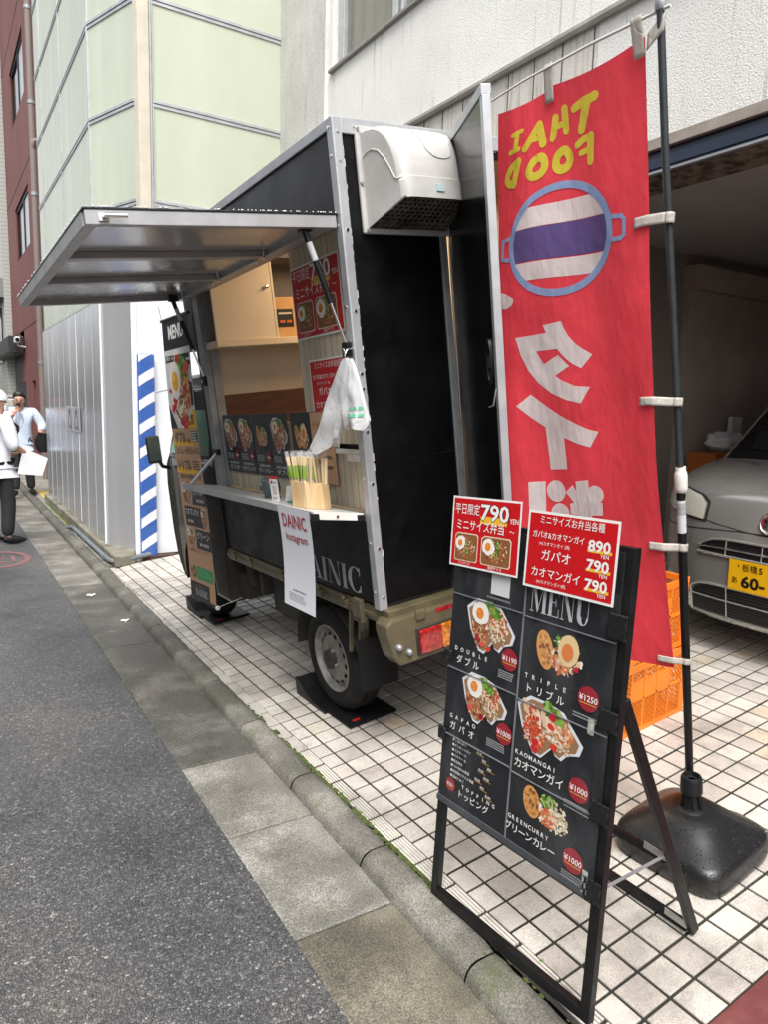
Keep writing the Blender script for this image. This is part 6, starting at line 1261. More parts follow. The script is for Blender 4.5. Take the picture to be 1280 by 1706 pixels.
m = MB(); m.lathe([(.0125, -.004), (.0175, 0), (.0195, .012), (.0195, .05), (.0175, .062), (.0155, .066), (.0155, .078), (.0, .080)], Vector((1.951, 1.36, 1.400)), d_, M_white_pl, 24)
m.build('pole_joint', fg, smooth=50); m = MB()
m.lathe([(.012, 0), (.015, .004), (.015, .03), (.0125, .034), (.0125, .05)], (1.679, 1.36, 2.688), d_, M_alu, 18); m.build('pole_tip', fg, smooth=50)
m = MB(); a_ = Vector((1.973, 1.36, 1.27)); m.tube([a_, a_ + d_ * .105], .0138, pm('d4d5d6'), 14)
for k in range(12): m.tube([a_ + d_ * (.06 + k * .0032), a_ + d_ * (.06 + k * .0032 + random.uniform(.0008, .002))], .01395, pm('3a3b3d'), 14, False)
m.build('pole_sticker', fg, smooth=50)
m = MB(); m.tube([(1.679, 1.33, 2.688), (1.668, 1.60, 2.690), (1.66, 1.86, 2.682), (1.66, 2.06, 2.668)], [.0045, .004, .0035, .003], M_white_pl, 10); m.build('cross_rod', fg, smooth=60)
def strapm(v, q, w):
    m = MB(); q = Vector(q); up = Vector((0, 0, w))
    def sf(a, b):
        if a < .5: return fl(.925 + .15 * a, v) + up * (b - .5) + Vector((-.006, 0, 0))
        return (fl(1.0, v) + Vector((-.006, 0, 0))).lerp(q + Vector((-.0165, 0, 0)), (a - .5) * 2) + up * (b - .5)
    m.grid(sf, 12, 4, MC['strap']); m.grid(lambda a, b: q + up * (b - .5) + Vector((-.0165 * math.cos(math.pi * a), -.016 * math.sin(math.pi * a), 0)), 10, 4, MC['strap']); m.build('strap', fg, smooth=180, thick=.0012)
for v, w in ((.255, .030), (.53, .026), (.775, .025), (.985, .021)):
    z = fl(.965, v).z; t = (z - .447) / (2.70 - .447)
    px = None
    for a, b in zip([PP[1]] + PQ, PQ):
        if a[2] <= z <= b[2] or b[2] <= z <= a[2]: f = (z - a[2]) / ((b[2] - a[2]) or 1); px = Vector(a).lerp(Vector(b), f)
    strapm(v, px, w)
for s in (.985, .42):
    m = MB(); p = fl(s, .012) + Vector((-.006, 0, 0)); rodp = Vector((1.668, p.y, 2.690)); m.grid(lambda a, b: Vector((p.x - .003, p.y - .018 + .036 * a, 0)) * (1 - b) + Vector((rodp.x - .006, rodp.y - .018 + .036 * a, 0)) * b + Vector((0, 0, (p.z - .03) * (1 - b) + (rodp.z + .006) * b)), 4, 8, MC['strap']); m.build('strap', fg, smooth=180, thick=.0012)
m = MB(); p = Vector((1.69, 1.372, 2.655)); m.grid(lambda a, b: p + Vector((-.014 + .004 * a, .055 * a - .03, .045 * (b - .5) - .03 * a)), 6, 4, MC['strap']); m.build('strap', fg, smooth=180, thick=.0012)
# water base
BC = Vector((2.128, 1.322, 0)); BC.z = ground(BC.x, BC.y) + .002
bX = Vector((1, .06, .118)).normalized(); bZ = UPG; bY = bZ.cross(bX).normalized(); bX = bY.cross(bZ)
BM = Matrix(((bX.x, bY.x, bZ.x, BC.x), (bX.y, bY.y, bZ.y, BC.y), (bX.z, bY.z, bZ.z, BC.z), (0, 0, 0, 1)))
def sq(t, hx, hy, e):
    c, s = math.cos(t), math.sin(t); return hx * math.copysign(abs(c) ** e, c), hy * math.copysign(abs(s) ** e, s)
m = MB(); prof_b = [(.175, 0, .35), (.188, .006, .35), (.192, .02, .35), (.194, .070, .36), (.189, .086, .38), (.178, .096, .42), (.155, .110, .5), (.125, .132, .62), (.100, .152, .75), (.080, .162, .9), (.060, .165, 1), (.0, .166, 1)]
n = 72; vs, fs = [], []
for r, h, e in prof_b:
    for k in range(n):
        t = 2 * math.pi * k / n; x, y = sq(t, r, r * 1.02, e)
        notch = 0
        dd = max(0, 1 - (y / .058) ** 4) if abs(y) < .058 else 0
        if x > .1 and h < .1: x -= .050 * dd * (1 if h < .09 else .6)
        if x > .05 and .09 < h < .15: x -= .018 * dd
        vs.append((x, y, h))
for j in range(len(prof_b) - 1):
    for k in range(n): fs.append((j * n + k, j * n + (k + 1) % n, (j + 1) * n + (k + 1) % n, (j + 1) * n + k))
m.add(vs, fs, MC['wet_black_plastic']); m.build('water_base', fg, xf=BM, smooth=50)
m = MB(); m.bar((.165, -.062, .075), (.165, .062, .075), .030, .016, MC['wet_black_plastic']); m.build('base_grip', fg, xf=BM, bevel=.004)
m = MB()
m.lathe([(.050, .165), (.043, .169), (.030, .172), (.026, .185), (.024, .21), (.0235, .222), (.033, .223), (.036, .226), (.0345, .275), (.031, .282), (.025, .284), (.022, .270), (.014, .268)], (0.0, 0.0, 0), (0, 0, 1), M_blkplastic, 28)
for k in range(8):
    t = 2 * math.pi * k / 8; m.bar((.034 * math.cos(t), .034 * math.sin(t), .168), (.026 * math.cos(t), .026 * math.sin(t), .222), .006, .006, M_blkplastic)
m.build('collar', fg, xf=BM, smooth=40)

# ================================================================== CRATES, CAR, GARAGE
def crate(x0, y0, z0, label):
    W_, D_, H_ = .50, .36, .325; m = MB(); O_ = M_orange
    th_c = .006
    for z, h in ((0, .022), (H_ - .030, .030), (H_ * .48, .014)):
        for a, b, c, d in ((0, W_, 0, th_c + .005), (0, W_, D_ - th_c - .005, D_), (0, th_c + .005, th_c + .005, D_ - th_c - .005), (W_ - th_c - .005, W_, th_c + .005, D_ - th_c - .005)): m.bx(a, b, c, d, z, z + h, O_)
    for a in (0, W_ - .03):
        for b in (0, D_ - .03): m.bx(a + .001, a + .029, b + .001, b + .029, .022, H_ - .03, O_)
    m.bx(.011, W_ - .011, .011, D_ - .011, .004, .010, O_)
    def lattice(o, u, uw, z0_, z1_):
        o, u = Vector(o), Vector(u); h = z1_ - z0_; st = .023; k = -h
        nrm = u.cross(Vector((0, 0, 1)))
        while k < uw:
            for sgn in (1, -1):
                p = [max(k, 0), min(k + h, uw)]
                if p[1] - p[0] > .004:
                    za, zb = (p[0] - k, p[1] - k) if sgn > 0 else (h - (p[0] - k), h - (p[1] - k))
                    m.bar(o + u * p[0] + Vector((0, 0, z0_ + za)), o + u * p[1] + Vector((0, 0, z0_ + zb)), .0035, .0036, O_, nrm)
            k += st
    cells = 5; cw = (W_ - .06) / cells
    for y_ in (.004, D_ - .004):
        for c in range(cells):
            xa = .03 + c * cw
            lattice((xa, y_, 0), (1, 0, 0), cw - .008, .022, H_ * .48)
            if not (c in (1, 2, 3)): lattice((xa, y_, 0), (1, 0, 0), cw - .008, H_ * .48 + .014, H_ - .03)
            m.bx(xa + cw - .008, xa + cw, y_ - .004, y_ + .004, .022, H_ - .03, O_)
        m.bx(.03 + cw, .03 + 4 * cw - .008, y_ - .002, y_ + .002, H_ * .48 + .014, H_ - .075, O_)
        lattice((.03 + cw, y_, 0), (1, 0, 0), 3 * cw - .01, H_ - .075, H_ - .03)
    for x_ in (.004, W_ - .004):
        for c in range(3):
            ya = .03 + c * .1; lattice((x_, ya, 0), (0, 1, 0), .092, .022, H_ * .48); lattice((x_, ya, 0), (0, 1, 0), .092, H_ * .48 + .014, H_ - .03)
            m.bx(x_ - .004, x_ + .004, ya + .092, ya + .1, .022, H_ - .03, O_)
    M = Matrix(((1, 0, 0, x0), (0, 1, 0, y0), (.118, 0, 1, z0), (0, 0, 0, 1)))
    return tag(m.build('plastic_crate', xf=M), label, 'crate', 'orange crates behind the flag')
cz = ground(2.45, 2.1)
c1 = crate(2.45, 1.945, cz, 'orange plastic lattice crate on the tiles, bottom one of the stack behind the flag')
c2 = crate(2.435, 1.96, cz + .327, 'orange plastic lattice crate on top of the other crate behind the flag')
GX, GY, GZ = 3.60, 1.99, ground(3.6, 1.99)
CM = Matrix(((1, 0, -.05, GX), (0, 1, 0, GY), (.05, 0, 1, GZ), (0, 0, 0, 1)))
car = thing('parked_car', 'silver grey compact car with a yellow number plate parked nose out in the garage', 'car', CM)
PROF = [(.16, .175, .58), (.06, .19, .655), (.025, .23, .69), (.008, .32, .705), (.0, .42, .712), (.0, .53, .718), (.006, .62, .722), (.016, .70, .726), (.035, .78, .73), (.06, .85, .732), (.095, .905, .732), (.16, .945, .732), (.28, .985, .732), (.42, 1.012, .73), (.56, 1.03, .728), (.64, 1.04, .726), (.80, 1.17, .70), (1.0, 1.33, .665), (1.22, 1.50, .625), (1.34, 1.565, .60), (1.6, 1.62, .585), (2.4, 1.635, .58), (3.1, 1.59, .59), (3.33, 1.45, .61), (3.38, 1.0, .70), (3.36, .5, .71), (3.30, .25, .66)]
def car_pt(i, s):
    a, z, hw = PROF[i]; t = min(1, max(0, (a - .1) / .9)); r = .22 * (1 - t) + .03 * t if i < 20 else -.03
    xx = a + r * abs(s) ** 3.4; zz = z - (.025 if 11 <= i <= 15 else .05 if i > 15 else 0) * abs(s) ** 4
    return (xx, hw * math.copysign(abs(s) ** .92, s), zz)
NS = 28
m = MB(); vs = [car_pt(i, -1 + 2 * k / NS) for i in range(len(PROF)) for k in range(NS + 1)]; w_ = NS + 1
CP = M_silver_car; GLS = M_shade_glass
for i in range(len(PROF) - 1):
    fs = [(i * w_ + k, i * w_ + k + 1, (i + 1) * w_ + k + 1, (i + 1) * w_ + k) for k in range(NS)]
    m.add([], [], CP)
allf = [[(i * w_ + k, (i + 1) * w_ + k, (i + 1) * w_ + k + 1, i * w_ + k + 1) for k in range(NS)] for i in range(len(PROF) - 1)]
m.add(vs, [f for fs in allf for f in fs], CP)
for sd_ in (0, NS):                                      # sides below the edge line
    edge = [vs[i * w_ + sd_] for i in range(len(PROF))]; sy = -1 if sd_ == 0 else 1
    sil = [(x, (.60 if False else .735) * sy * (1 if z < 1.05 else 1), .20) for x, y, z in edge]
    cen = (1.7, .735 * sy, .7)
    m.add(edge + [(3.3, .70 * sy, .2), (.6, .70 * sy, .2)], [tuple(range(len(edge) + 2)) if sy < 0 else tuple(range(len(edge) + 2))[::-1]], CP)
m.build('body', car, xf=CM, smooth=38)
def cf(y, z, off=0.004):                                  # a point on the nose at height z
    for (a0, z0, h0), (a1, z1, h1) in zip(PROF[1:15], PROF[2:16]):
        if z0 <= z <= z1: f = (z - z0) / (z1 - z0); a, hw, t = a0 + (a1 - a0) * f, h0 + (h1 - h0) * f, 0; nz = -(a1 - a0); nx_ = (z1 - z0); break
    s = min(1, abs(y) / hw) ** (1 / .92); tt = min(1, max(0, (a - .1) / .9)); r = .22 * (1 - tt) + .03 * tt
    n_ = Vector((-nx_, math.copysign(r * 3.4 * s ** 2.4 / hw, y) * nx_, -nz * 1)).normalized()
    return Vector((a + r * s ** 3.4, y, z - (.025 * s ** 4 if a > .2 else 0))) + n_ * off
def patch(m, y0, y1, lo, hi, mm, off=.004, nu=16, nv=6):
    m.grid(lambda a, b: cf(y0 + (y1 - y0) * a, lo(a) + (hi(a) - lo(a)) * b, off), nu, nv, mm)
m = MB(); cw_ = MB(); i0, i1 = 15, 19
def ws(a, b, off=.004):
    i = i0 + (i1 - i0) * b; k = min(int(i), i1 - 1); f = i - k; p, q_ = Vector(car_pt(k, a)), Vector(car_pt(k + 1, a)); return p.lerp(q_, f) + Vector((-off * .8, 0, off))
m.grid(lambda a, b: ws((-1 + 2 * a) * .90, .06 + .90 * b), 20, 8, GLS); m.build('windscreen', car, xf=CM, smooth=180)
m = MB(); m.grid(lambda a, b: ws((-1 + 2 * a) * .93, -.05 + .13 * b, .006), 20, 2, M_blkplastic)
for s in (-1, 1): m.grid(lambda a, b: ws(s * (.885 + .06 * a), .05 + .93 * b, .005), 2, 8, M_blkplastic)
m.build('windscreen_trim', car, xf=CM, smooth=180)
m = MB(); m.grid(lambda a, b: Vector((.70 + .10 * a, (.1 + .42 * b), 1.075 + .11 * a + .012)), 2, 4, M_blkplastic); m.build('wiper', car, xf=CM, thick=.006)
LZ = lambda a: .775 - .03 * a
for s in (1, -1):
    m = MB(); lo = (lambda a: .745 + .02 * a + .05 * max(0, a - .75)) ; hi = (lambda a: .855 + .06 * a - .16 * max(0, a - .7) - .16 * max(0, .15 - a))
    patch(m, .36 * s, .712 * s, lo, hi, mat('lamp_reflector', (.62, .61, .56), .22, .85, bmp=.5, bscale=30), .006, 18, 8); h = m.build('headlight', car, xf=CM, smooth=180)
    m = MB(); patch(m, .36 * s, .712 * s, lo, hi, MC['lamp_lens'], .016, 18, 8); m.build('lens', h, xf=CM, smooth=180)
    m = MB(); c = cf(.545 * s, .825, .0085); m.lathe([(.046, 0), (.040, .003), (.030, -.001), (.012, -.003), (.011, .003), (0, .004)], c, (-1, .25 * s, .25), M_chrome, 22); m.build('lamp_bowl', h, xf=CM, smooth=50)
    m = MB(); patch(m, .345 * s, .722 * s, lambda a: lo(a) - .012, lambda a: hi(a) + .010, mat('lamp_surround', (.03, .03, .03), .3), .004, 18, 8); m.build('lamp_rim', h, xf=CM, smooth=180)
GK = mat('grille_black', (.006, .006, .007), .5)
m = MB(); patch(m, -.36, .36, lambda a: .575 + .0 * a, lambda a: .655 - .05 * abs(2 * a - 1) ** 6, GK, .003, 30, 4); g1 = m.build('upper_grille', car, xf=CM, smooth=180)
def trimline(m, pts, w, mm, off=.008): m.tube([cf(y, z, off) for y, z in pts], w, mm, 8)
m = MB(); trimline(m, [(-.37 + .74 * k / 20, .662 - .055 * abs(2 * k / 20 - 1) ** 6) for k in range(21)], .007, M_silver_car); trimline(m, [(-.37 + .74 * k / 20, .612 - .01 * abs(2 * k / 20 - 1) ** 6) for k in range(21)], .005, M_chrome); trimline(m, [(-.375 + .75 * k / 20, .572) for k in range(21)], .007, M_silver_car)
for y in (.20, .0, -.20): trimline(m, [(y, .575), (y, .655)], .0035, M_silver_car)
m.build('grille_bars', g1, xf=CM, smooth=60)
m = MB(); patch(m, -.40, .40, lambda a: .235, lambda a: .395 - .05 * abs(2 * a - 1) ** 8, GK, .003, 30, 5); g2 = m.build('lower_grille', car, xf=CM, smooth=180)
m = MB()
for z in (.405, .325, .228): trimline(m, [(-.41 + .82 * k / 20, z - (.04 * abs(2 * k / 20 - 1) ** 8 if z > .4 else 0)) for k in range(21)], .006 if z != .325 else .004, M_silver_car)
for y in (.41, -.41): trimline(m, [(y, .228), (y, .365)], .007, M_silver_car)
for y in (.18, -.18): trimline(m, [(y, .235), (y, .40)], .0035, M_silver_car)
m.build('grille_bars', g2, xf=CM, smooth=60)
m = MB()
for k in range(9): trimline(m, [(-.40 + .8 * j / 10, .245 + k * .017) for j in range(11)], .0015, mat('mesh_grey', (.03, .03, .03), .5), .0045)
m.build('mesh', g2, xf=CM)
m = MB(); m.lathe([(.052, -.004), (.058, .003), (.052, .007), (.047, .003), (0, .003)], cf(-.02, .775, .010), (-1, 0, .22), M_chrome, 32)
c = cf(-.02, .775, .0145); eb = Vector((0, 1, 0)); eu = Vector((.2, 0, 1)).normalized()
for pts in ([(.034, .006), (.034, -.006), (-.002, -.028), (-.004, -.014)], [(-.034, .024), (-.020, .026), (-.006, .002), (-.016, -.004)], [(.030, .026), (.018, .028), (.0, .006), (.008, -.002)]): m.add([c + eb * a + eu * b for a, b in pts], [(0, 1, 2, 3)], mat('emblem_dark', (.05, .05, .05), .3))
m.build('emblem', car, xf=CM, smooth=40)
m = MB(); trimline(m, [(-.73 + 1.46 * k / 30, .695 + .02 * math.cos(3.14 * (k / 15 - 1)) - .0) for k in range(31)], .0022, GK, .0005); trimline(m, [(-.44, .76), (-.3, .735), (-.12, .715), (0, .71), (.12, .715), (.3, .735), (.44, .76)], .0025, GK, .001); m.build('panel_gap', car, xf=CM)
sh = Sheet(lambda x, y, l: CM @ Vector((-.014 - .0006 * l, .165 - x, .405 + y)))
YP = pm('f2b80c'); sh.rect(0, 0, .33, .165, YP, 0); sh.rect(.004, .004, .322, .157, pm('f5bd12'), 1)
sh.text('板橋', .075, .112, .033, pm('1c1a12'), .018, w=.082); sh.text('5', .165, .112, .034, pm('1c1a12'), .02); sh.text('あ', .020, .040, .030, pm('1c1a12'), .02); sh.text('60-', .072, .024, .062, pm('1c1a12'), .035, w=.13); sh.ell(.055, .135, .005, .006, pm('6a4a10'), 3)
sh.build('number_plate', car)
m = MB()
for y in (-.62, .62):
    m.lathe([(.18, 0), (.25, .0), (.27, .02), (.27, .12), (.25, .14), (.0, .14)], (.68, y + (.07 if y > 0 else -.07), .27), (0, -1 if y > 0 else 1, 0), M_rubber, 32); m.lathe([(.18, 0), (.16, .01), (0, .02)], (.68, y + (.07 if y > 0 else -.07), .27), (0, 1 if y > 0 else -1, 0), M_steel, 24)
    m.lathe([(.18, 0), (.25, .0), (.27, .02), (.27, .12), (.25, .14), (.0, .14)], (2.95, y + (.07 if y > 0 else -.07), .27), (0, -1 if y > 0 else 1, 0), M_rubber, 32)
m.bx(.35, 3.1, -.6, .6, .19, .30, M_under); m.build('wheels', car, xf=CM, smooth=40)
# clutter along the garage wall
gl_ = lambda x, y: ground(x, y)
m = MB(); m.bx(4.98, 5.34, 3.20, 3.48, ground(5.1, 3.3), 1.10, mat('dark_steel', (.03, .03, .03), .6)); m.bx(4.95, 5.38, 3.15, 3.50, 1.10, 1.13, MC['dark_steel']); tag(m.build('storage_stand'), 'dark storage stand by the side wall at the back of the garage', 'stand')
m = MB(); m.bx(5.0, 5.22, 3.22, 3.46, 1.131, 1.36, mat('rust_orange_box', (.40, .11, .02), .5)); m.bx(5.03, 5.19, 3.215, 3.22, 1.17, 1.30, M_blkplastic); tag(m.build('storage_box', bevel=.006), 'rust orange storage box standing deep in the garage', 'box')
def lump(name, c, r, mm, label, cat, seed):
    rnd = random.Random(seed); ph = [rnd.uniform(0, 6.28) for _ in range(4)]; m = MB()
    def f(a, b):
        t, p = 6.2832 * a, math.pi * b; k = 1 + .12 * math.sin(5 * t + ph[0]) * math.sin(p) + .10 * math.sin(7 * p + ph[1] + 2 * t) * math.sin(p)
        return Vector((c[0] + r[0] * math.sin(p) * math.cos(t) * k, c[1] + r[1] * math.sin(p) * math.sin(t) * k, c[2] + r[2] * (1 - math.cos(p)) * .5 * k))
    m.grid(f, 28, 18, mm); return tag(m.build(name, smooth=180), label, cat)
lump('plastic_bag', (5.28, 3.34, 1.36), (.18, .11, .16), MC['film'], 'crumpled white plastic bag lying on the storage box in the garage', 'plastic bag', 2)
m = MB(); m.bx(5.62, 5.76, 3.50, 3.54, 1.45, 1.64, M_white_pl); m.bx(5.65, 5.73, 3.492, 3.50, 1.5, 1.58, M_cream); tag(m.build('wall_box', bevel=.008), 'small white control box on the side wall of the garage', 'control box')

# ================================================================== PEOPLE DOWN THE STREET
def skin(name, pts, links, rad, mm, parent, M, sub=1, root=0):
    me = bpy.data.meshes.new(name); keys = list(pts); ix = {k: i for i, k in enumerate(keys)}
    me.from_pydata([Vector(pts[k]) for k in keys], [(ix[a], ix[b]) for a, b in links], []); me.materials.append(mm)
    o = bpy.data.objects.new(name, me); COL.objects.link(o); sk = o.modifiers.new('skin', 'SKIN'); sk.use_smooth_shade = True; sk.branch_smoothing = .3
    for k in keys:
        r = rad[k]; d = me.skin_vertices[0].data[ix[k]]; d.radius = r if hasattr(r, '__len__') else (r, r)
    me.skin_vertices[0].data[root].use_root = True
    ss = o.modifiers.new('smooth', 'SUBSURF'); ss.levels = sub; ss.render_levels = sub
    o.parent = parent; WM[o.name] = M
    return o
def person(M, label, J, shirt, face_dir, extras):
    p = thing('person', label, 'person', M); P_ = dict(J)
    body = {}; links = []; rad = {}
    def add(k, v, r, to=None):
        body[k] = v; rad[k] = r
        if to: links.append((to, k))
    add('pelvis', J['pelvis'], .13); add('belly', J['belly'], .125, 'pelvis'); add('chest', J['chest'], (.15, .12), 'belly'); add('neckb', J['neck'], .055, 'chest')
    h = Vector(J['head']); fd = Vector(face_dir).normalized(); nb = Vector(J['neck'])
    add('jaw', h + Vector((0, 0, -.075)) + fd * .018, (.060, .066), 'neckb'); add('skull', h + Vector((0, 0, .0)), (.076, .088), 'jaw'); add('top', h + Vector((0, 0, .070)) - fd * .01, (.062, .072), 'skull')
    add('nose', h + fd * .112 + Vector((0, 0, -.02)), .013, 'skull')
    sd2 = fd.cross(Vector((0, 0, 1))).normalized()
    for nm, s in (('ear_r', 1), ('ear_l', -1)): add(nm, h + sd2 * .088 * s + Vector((0, 0, -.02)), (.012, .02), 'skull')
    for s in ('r', 'l'):
        add('sh' + s, J['sh' + s], .055, 'chest'); add('el' + s, J['el' + s], .043, 'sh' + s); add('wr' + s, J['wr' + s], .028, 'el' + s)
        w, e = Vector(J['wr' + s]), Vector(J['el' + s]); d = Vector(J.get('hd' + s, w + (w - e).normalized() * .08)) - w; d.normalize()
        sidev = d.cross(Vector(J.get('palm' + s, (0, 1, .2)))).normalized(); nrm = sidev.cross(d)
        add('pm' + s, w + d * .055, (.036, .018), 'wr' + s)
        for q_, (o_, L1) in enumerate(((-.028, .065), (-.010, .078), (.010, .074), (.027, .058))):
            a_ = w + d * .088 + sidev * o_; add('f%d%s' % (q_, s), a_, .010, 'pm' + s); add('g%d%s' % (q_, s), a_ + d * L1 * .5 + nrm * .012, .009, 'f%d%s' % (q_, s)); add('h%d%s' % (q_, s), a_ + d * L1 * .85 + nrm * .034, .0075, 'g%d%s' % (q_, s))
        t0 = w + d * .03 - sidev * .036; add('t0' + s, t0, .012, 'pm' + s); add('t1' + s, t0 + d * .035 - sidev * .018 + nrm * .012, .009, 't0' + s)
        add('hip' + s, J['hip' + s], .082, 'pelvis'); add('kn' + s, J['kn' + s], .055, 'hip' + s); add('an' + s, J['an' + s], .034, 'kn' + s); add('to' + s, J['to' + s], .022, 'an' + s)
    b = skin('body', body, links, rad, M_skin, p, M, 2)
    tor = {k: body[k] for k in ('pelvis', 'belly', 'chest', 'neckb', 'shr', 'shl', 'elr', 'ell')}; nb_ = Vector(J['neck']); tor['neckb'] = nb_ + Vector((0, 0, -.02)); 
    for s in ('r', 'l'): tor['cuff' + s] = Vector(J['el' + s]).lerp(Vector(J['wr' + s]), .9 if extras.get('long') else .12)
    tor['hem'] = Vector(J['pelvis']) + Vector((0, 0, -.06))
    skin('shirt', tor, [('pelvis', 'belly'), ('belly', 'chest'), ('chest', 'neckb'), ('chest', 'shr'), ('chest', 'shl'), ('shr', 'elr'), ('shl', 'ell'), ('elr', 'cuffr'), ('ell', 'cuffl'), ('pelvis', 'hem')],
         {'pelvis': (.182, .150), 'belly': (.178, .146), 'chest': (.188, .140), 'neckb': .075, 'shr': .088, 'shl': .088, 'elr': .076, 'ell': .076, 'cuffr': .060, 'cuffl': .060, 'hem': (.178, .145)}, shirt, p, M, 2)
    leg = {'pelvis': Vector(J['pelvis']) + Vector((0, 0, .0))}
    lk = []; lr = {'pelvis': (.125, .105)}
    for s in ('r', 'l'):
        for k, r in (('hip', .092), ('kn', .082), ('an', .068)): leg[k + s] = body[k + s]; lr[k + s] = r
        lk += [('pelvis', 'hip' + s), ('hip' + s, 'kn' + s), ('kn' + s, 'an' + s)]
    skin('trousers', leg, lk, lr, M_trouser, p, M, 2)
    for s in ('r', 'l'):
        a, t_ = Vector(J['an' + s]), Vector(J['to' + s]); d = (t_ - a); d.z = 0; d.normalize(); q_ = d.cross(Vector((0, 0, 1)))
        m = MB(); c = a - d * .05; zz = t_.z - .035
        m.grid(lambda u, v: c + d * (.25 * v) + q_ * (.044 * math.cos(6.2832 * u) * (math.sin(math.pi * min(.97, max(.06, v))) ** .45)) + Vector((0, 0, zz - c.z + (.06 - .025 * v) + (.062 - .028 * v) * math.sin(6.2832 * u) * (math.sin(math.pi * min(.97, max(.06, v))) ** .4))), 14, 10, M_blkplastic)
        m.build('shoe', p, xf=M, smooth=180)
    return p
def yawM(x, y, z, a): return Matrix.Translation((x, y, z)) @ Matrix.Rotation(a, 4, 'Z')
# local frame: x right, y ahead
A1 = yawM(.55, 8.86, .0, R(-62))
J1 = dict(pelvis=(0, 0, .92), belly=(0, -.01, 1.08), chest=(0, -.01, 1.30), neck=(0, .0, 1.455), head=(0, .045, 1.575), shr=(.19, .0, 1.385), shl=(-.19, .0, 1.385), elr=(.245, .04, 1.10), ell=(-.25, .03, 1.10), wrr=(.20, .24, 1.00), wrl=(-.20, .22, 1.02), hipr=(.09, 0, .88), hipl=(-.09, 0, .88), knr=(.10, .05, .48), knl=(-.09, -.03, .48), anr=(.10, .02, .09), anl=(-.10, -.10, .09), tor=(.12, .15, .04), tol=(-.11, .03, .04))
p1 = person(A1, 'person in a white shirt and cap with a black backpack, standing in the road', J1, M_shirt, (0, 1, -.05), {})
m = MB(); m.grid(lambda a, b: Vector((.100 * math.cos(6.283 * a), .028 + .118 * math.sin(6.283 * a), 1.590 + .0)) * 1 if b == 0 else Vector((.100 * math.cos(6.283 * a) * math.cos(b * 1.55), .028 + .118 * math.sin(6.283 * a) * math.cos(b * 1.55), 1.59 + .125 * math.sin(b * 1.57))), 22, 10, M_cap); m.bx(-.07, .07, .13, .20, 1.592, 1.602, M_cap); m.build('cap', p1, xf=A1, smooth=180)
m = MB(); m.grid(lambda a, b: Vector((.078 * math.sin((a - .5) * 2.9), .052 + .098 * math.cos((a - .5) * 2.9), 1.478 + .085 * b)), 12, 5, M_paper); m.build('face_mask', p1, xf=A1, smooth=180, thick=.004)
m = MB(); m.bx(-.15, .15, -.30, -.14, 1.02, 1.42, M_blkplastic); bp = m.build('backpack', p1, xf=A1, bevel=.05); bp.name = 'backpack'
m = MB()
for x in (-.13, .13): m.grid(lambda a, b: Vector((x + .045 * (a - .5), -.14 + .02 + .305 * math.sin(math.pi * b) * .98 - (.0 if b < .5 else .0), 1.02 + .385 * b + .075 * math.sin(math.pi * b))), 2, 14, M_trouser)
m.build('backpack_strap', p1, xf=A1, smooth=180, thick=.012)
m = MB(); m.add([A1 @ Vector(v) for v in ((.235, .16, 1.08), (.225, .46, .95), (.26, .36, .76), (.27, .06, .80))], [(0, 1, 2, 3)], M_paper); o = m.build('display_board', thick=.004); tag(o, 'plain white board carried at the hip by the person with the backpack', 'board')
A2 = yawM(1.16, 12.9, .045, R(172))
J2 = dict(pelvis=(0, 0, .90), belly=(0, .02, 1.07), chest=(0, .0, 1.28), neck=(0, .01, 1.43), head=(0, .06, 1.545), shr=(.20, .0, 1.365), shl=(-.20, .0, 1.365), elr=(.27, .12, 1.12), ell=(-.33, .02, 1.12), wrr=(.08, .25, 1.31), wrl=(-.30, .22, 1.06), hipr=(.09, 0, .86), hipl=(-.09, 0, .86), knr=(.10, .08, .47), knl=(-.10, .0, .47), anr=(.10, .10, .09), anl=(-.12, -.06, .09), tor=(.13, .23, .04), tol=(-.16, .06, .04), hdr=(.03, .20, 1.39))
p2 = person(A2, 'person with glasses and dark hair in a pale blue shirt holding a phone', J2, M_bluesh, (0, 1, -.12), {'long': True})
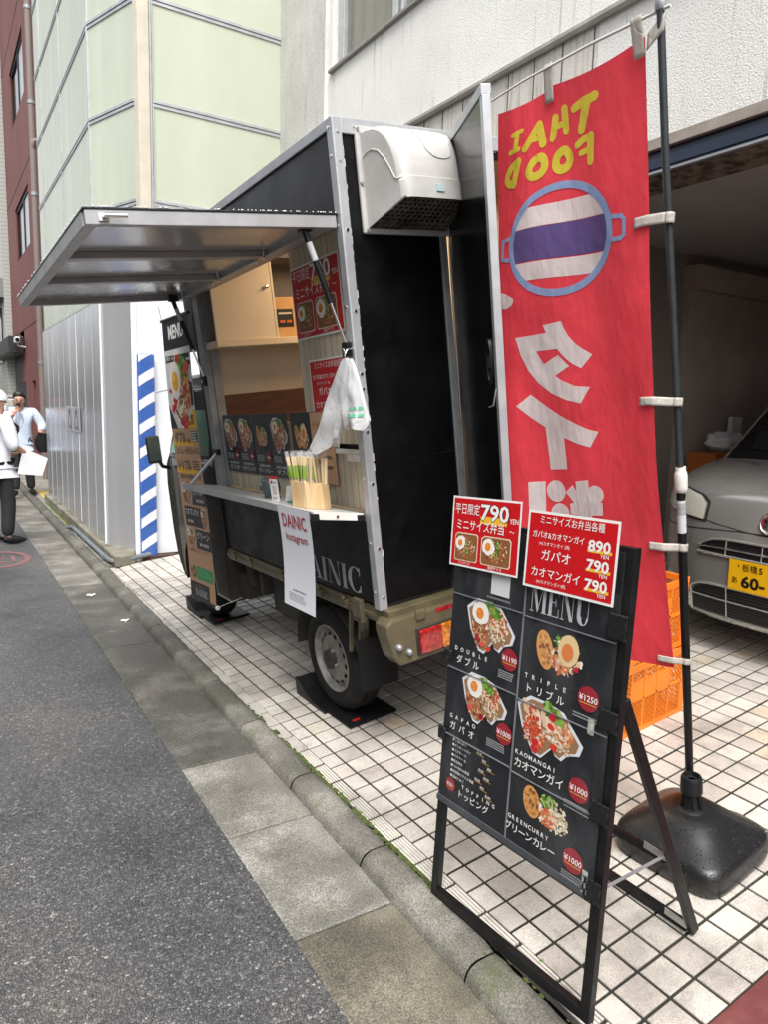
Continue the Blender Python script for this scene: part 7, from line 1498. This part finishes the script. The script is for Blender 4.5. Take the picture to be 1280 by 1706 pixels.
m = MB(); m.grid(lambda a, b: Vector((.092 * math.cos(6.283 * a) * math.cos(b * 1.5), .035 + .105 * math.sin(6.283 * a) * math.cos(b * 1.5) - .02 * (1 - b), 1.575 - (.07 if math.sin(6.283 * a) < .2 else -.03) * (1 - b) + .105 * math.sin(b * 1.57))), 22, 10, M_hair); m.build('hair', p2, xf=A2, smooth=180)
m = MB()
for s in (-1, 1): m.tube([Vector((.036 * s + .028 * math.cos(t), .162, 1.545 + .021 * math.sin(t))) for t in (6.283 * k / 14 for k in range(15))], .0035, M_blkplastic, 6); m.tube([(.062 * s, .16, 1.55), (.088 * s, .06, 1.55)], .003, M_blkplastic, 6)
m.build('glasses', p2, xf=A2)
m = MB(); m.bx(-.02, .035, .185, .195, 1.40, 1.49, M_blkplastic); tag(m.build('phone', xf=A2, bevel=.004), 'black phone held in front of the mouth by the person with glasses', 'phone')
m = MB(); m.grid(lambda a, b: Vector((-.33 + .13 * math.cos(6.283 * a) * (.55 + .45 * math.sin(3.1 * b)), .27 + .06 * math.sin(6.283 * a), .72 + .30 * b)), 18, 10, M_blkplastic); tag(m.build('hand_bag', xf=A2, smooth=180), 'black bag hanging from the arm of the person with glasses', 'bag')
m = MB(); m.tube([(.02, .125, 1.40), (-.06, .175, 1.22), (-.02, .185, 1.10), (.05, .18, 1.22), (.04, .13, 1.40)], .004, M_blkplastic, 6); m.build('lanyard', p2, xf=A2)

m = MB()
for s_ in (-1, 1): m.lathe([(.010, 0), (.008, .004), (0, .005)], (.036 * s_, .150, 1.545), (0, 1, 0), mat('eye_dark', (.02, .015, .012), .2), 8)
m.build('eyes', p2, xf=A2)
for x, y, r in ((1.03, 6.2, .035), (1.12, 5.35, .03)):
    m = MB(); m.grid(lambda a, b: Vector((x + r * (a - .5) * 2, y + r * 1.3 * (b - .5), .006 + .006 * math.sin(9 * a + 5 * b))), 5, 5, M_paper); tag(m.build('paper_scrap', smooth=180), 'small white paper scrap lying in the gutter ' + ('beyond the front wheel' if y > 6 else 'level with the front wheel'), 'paper scrap')
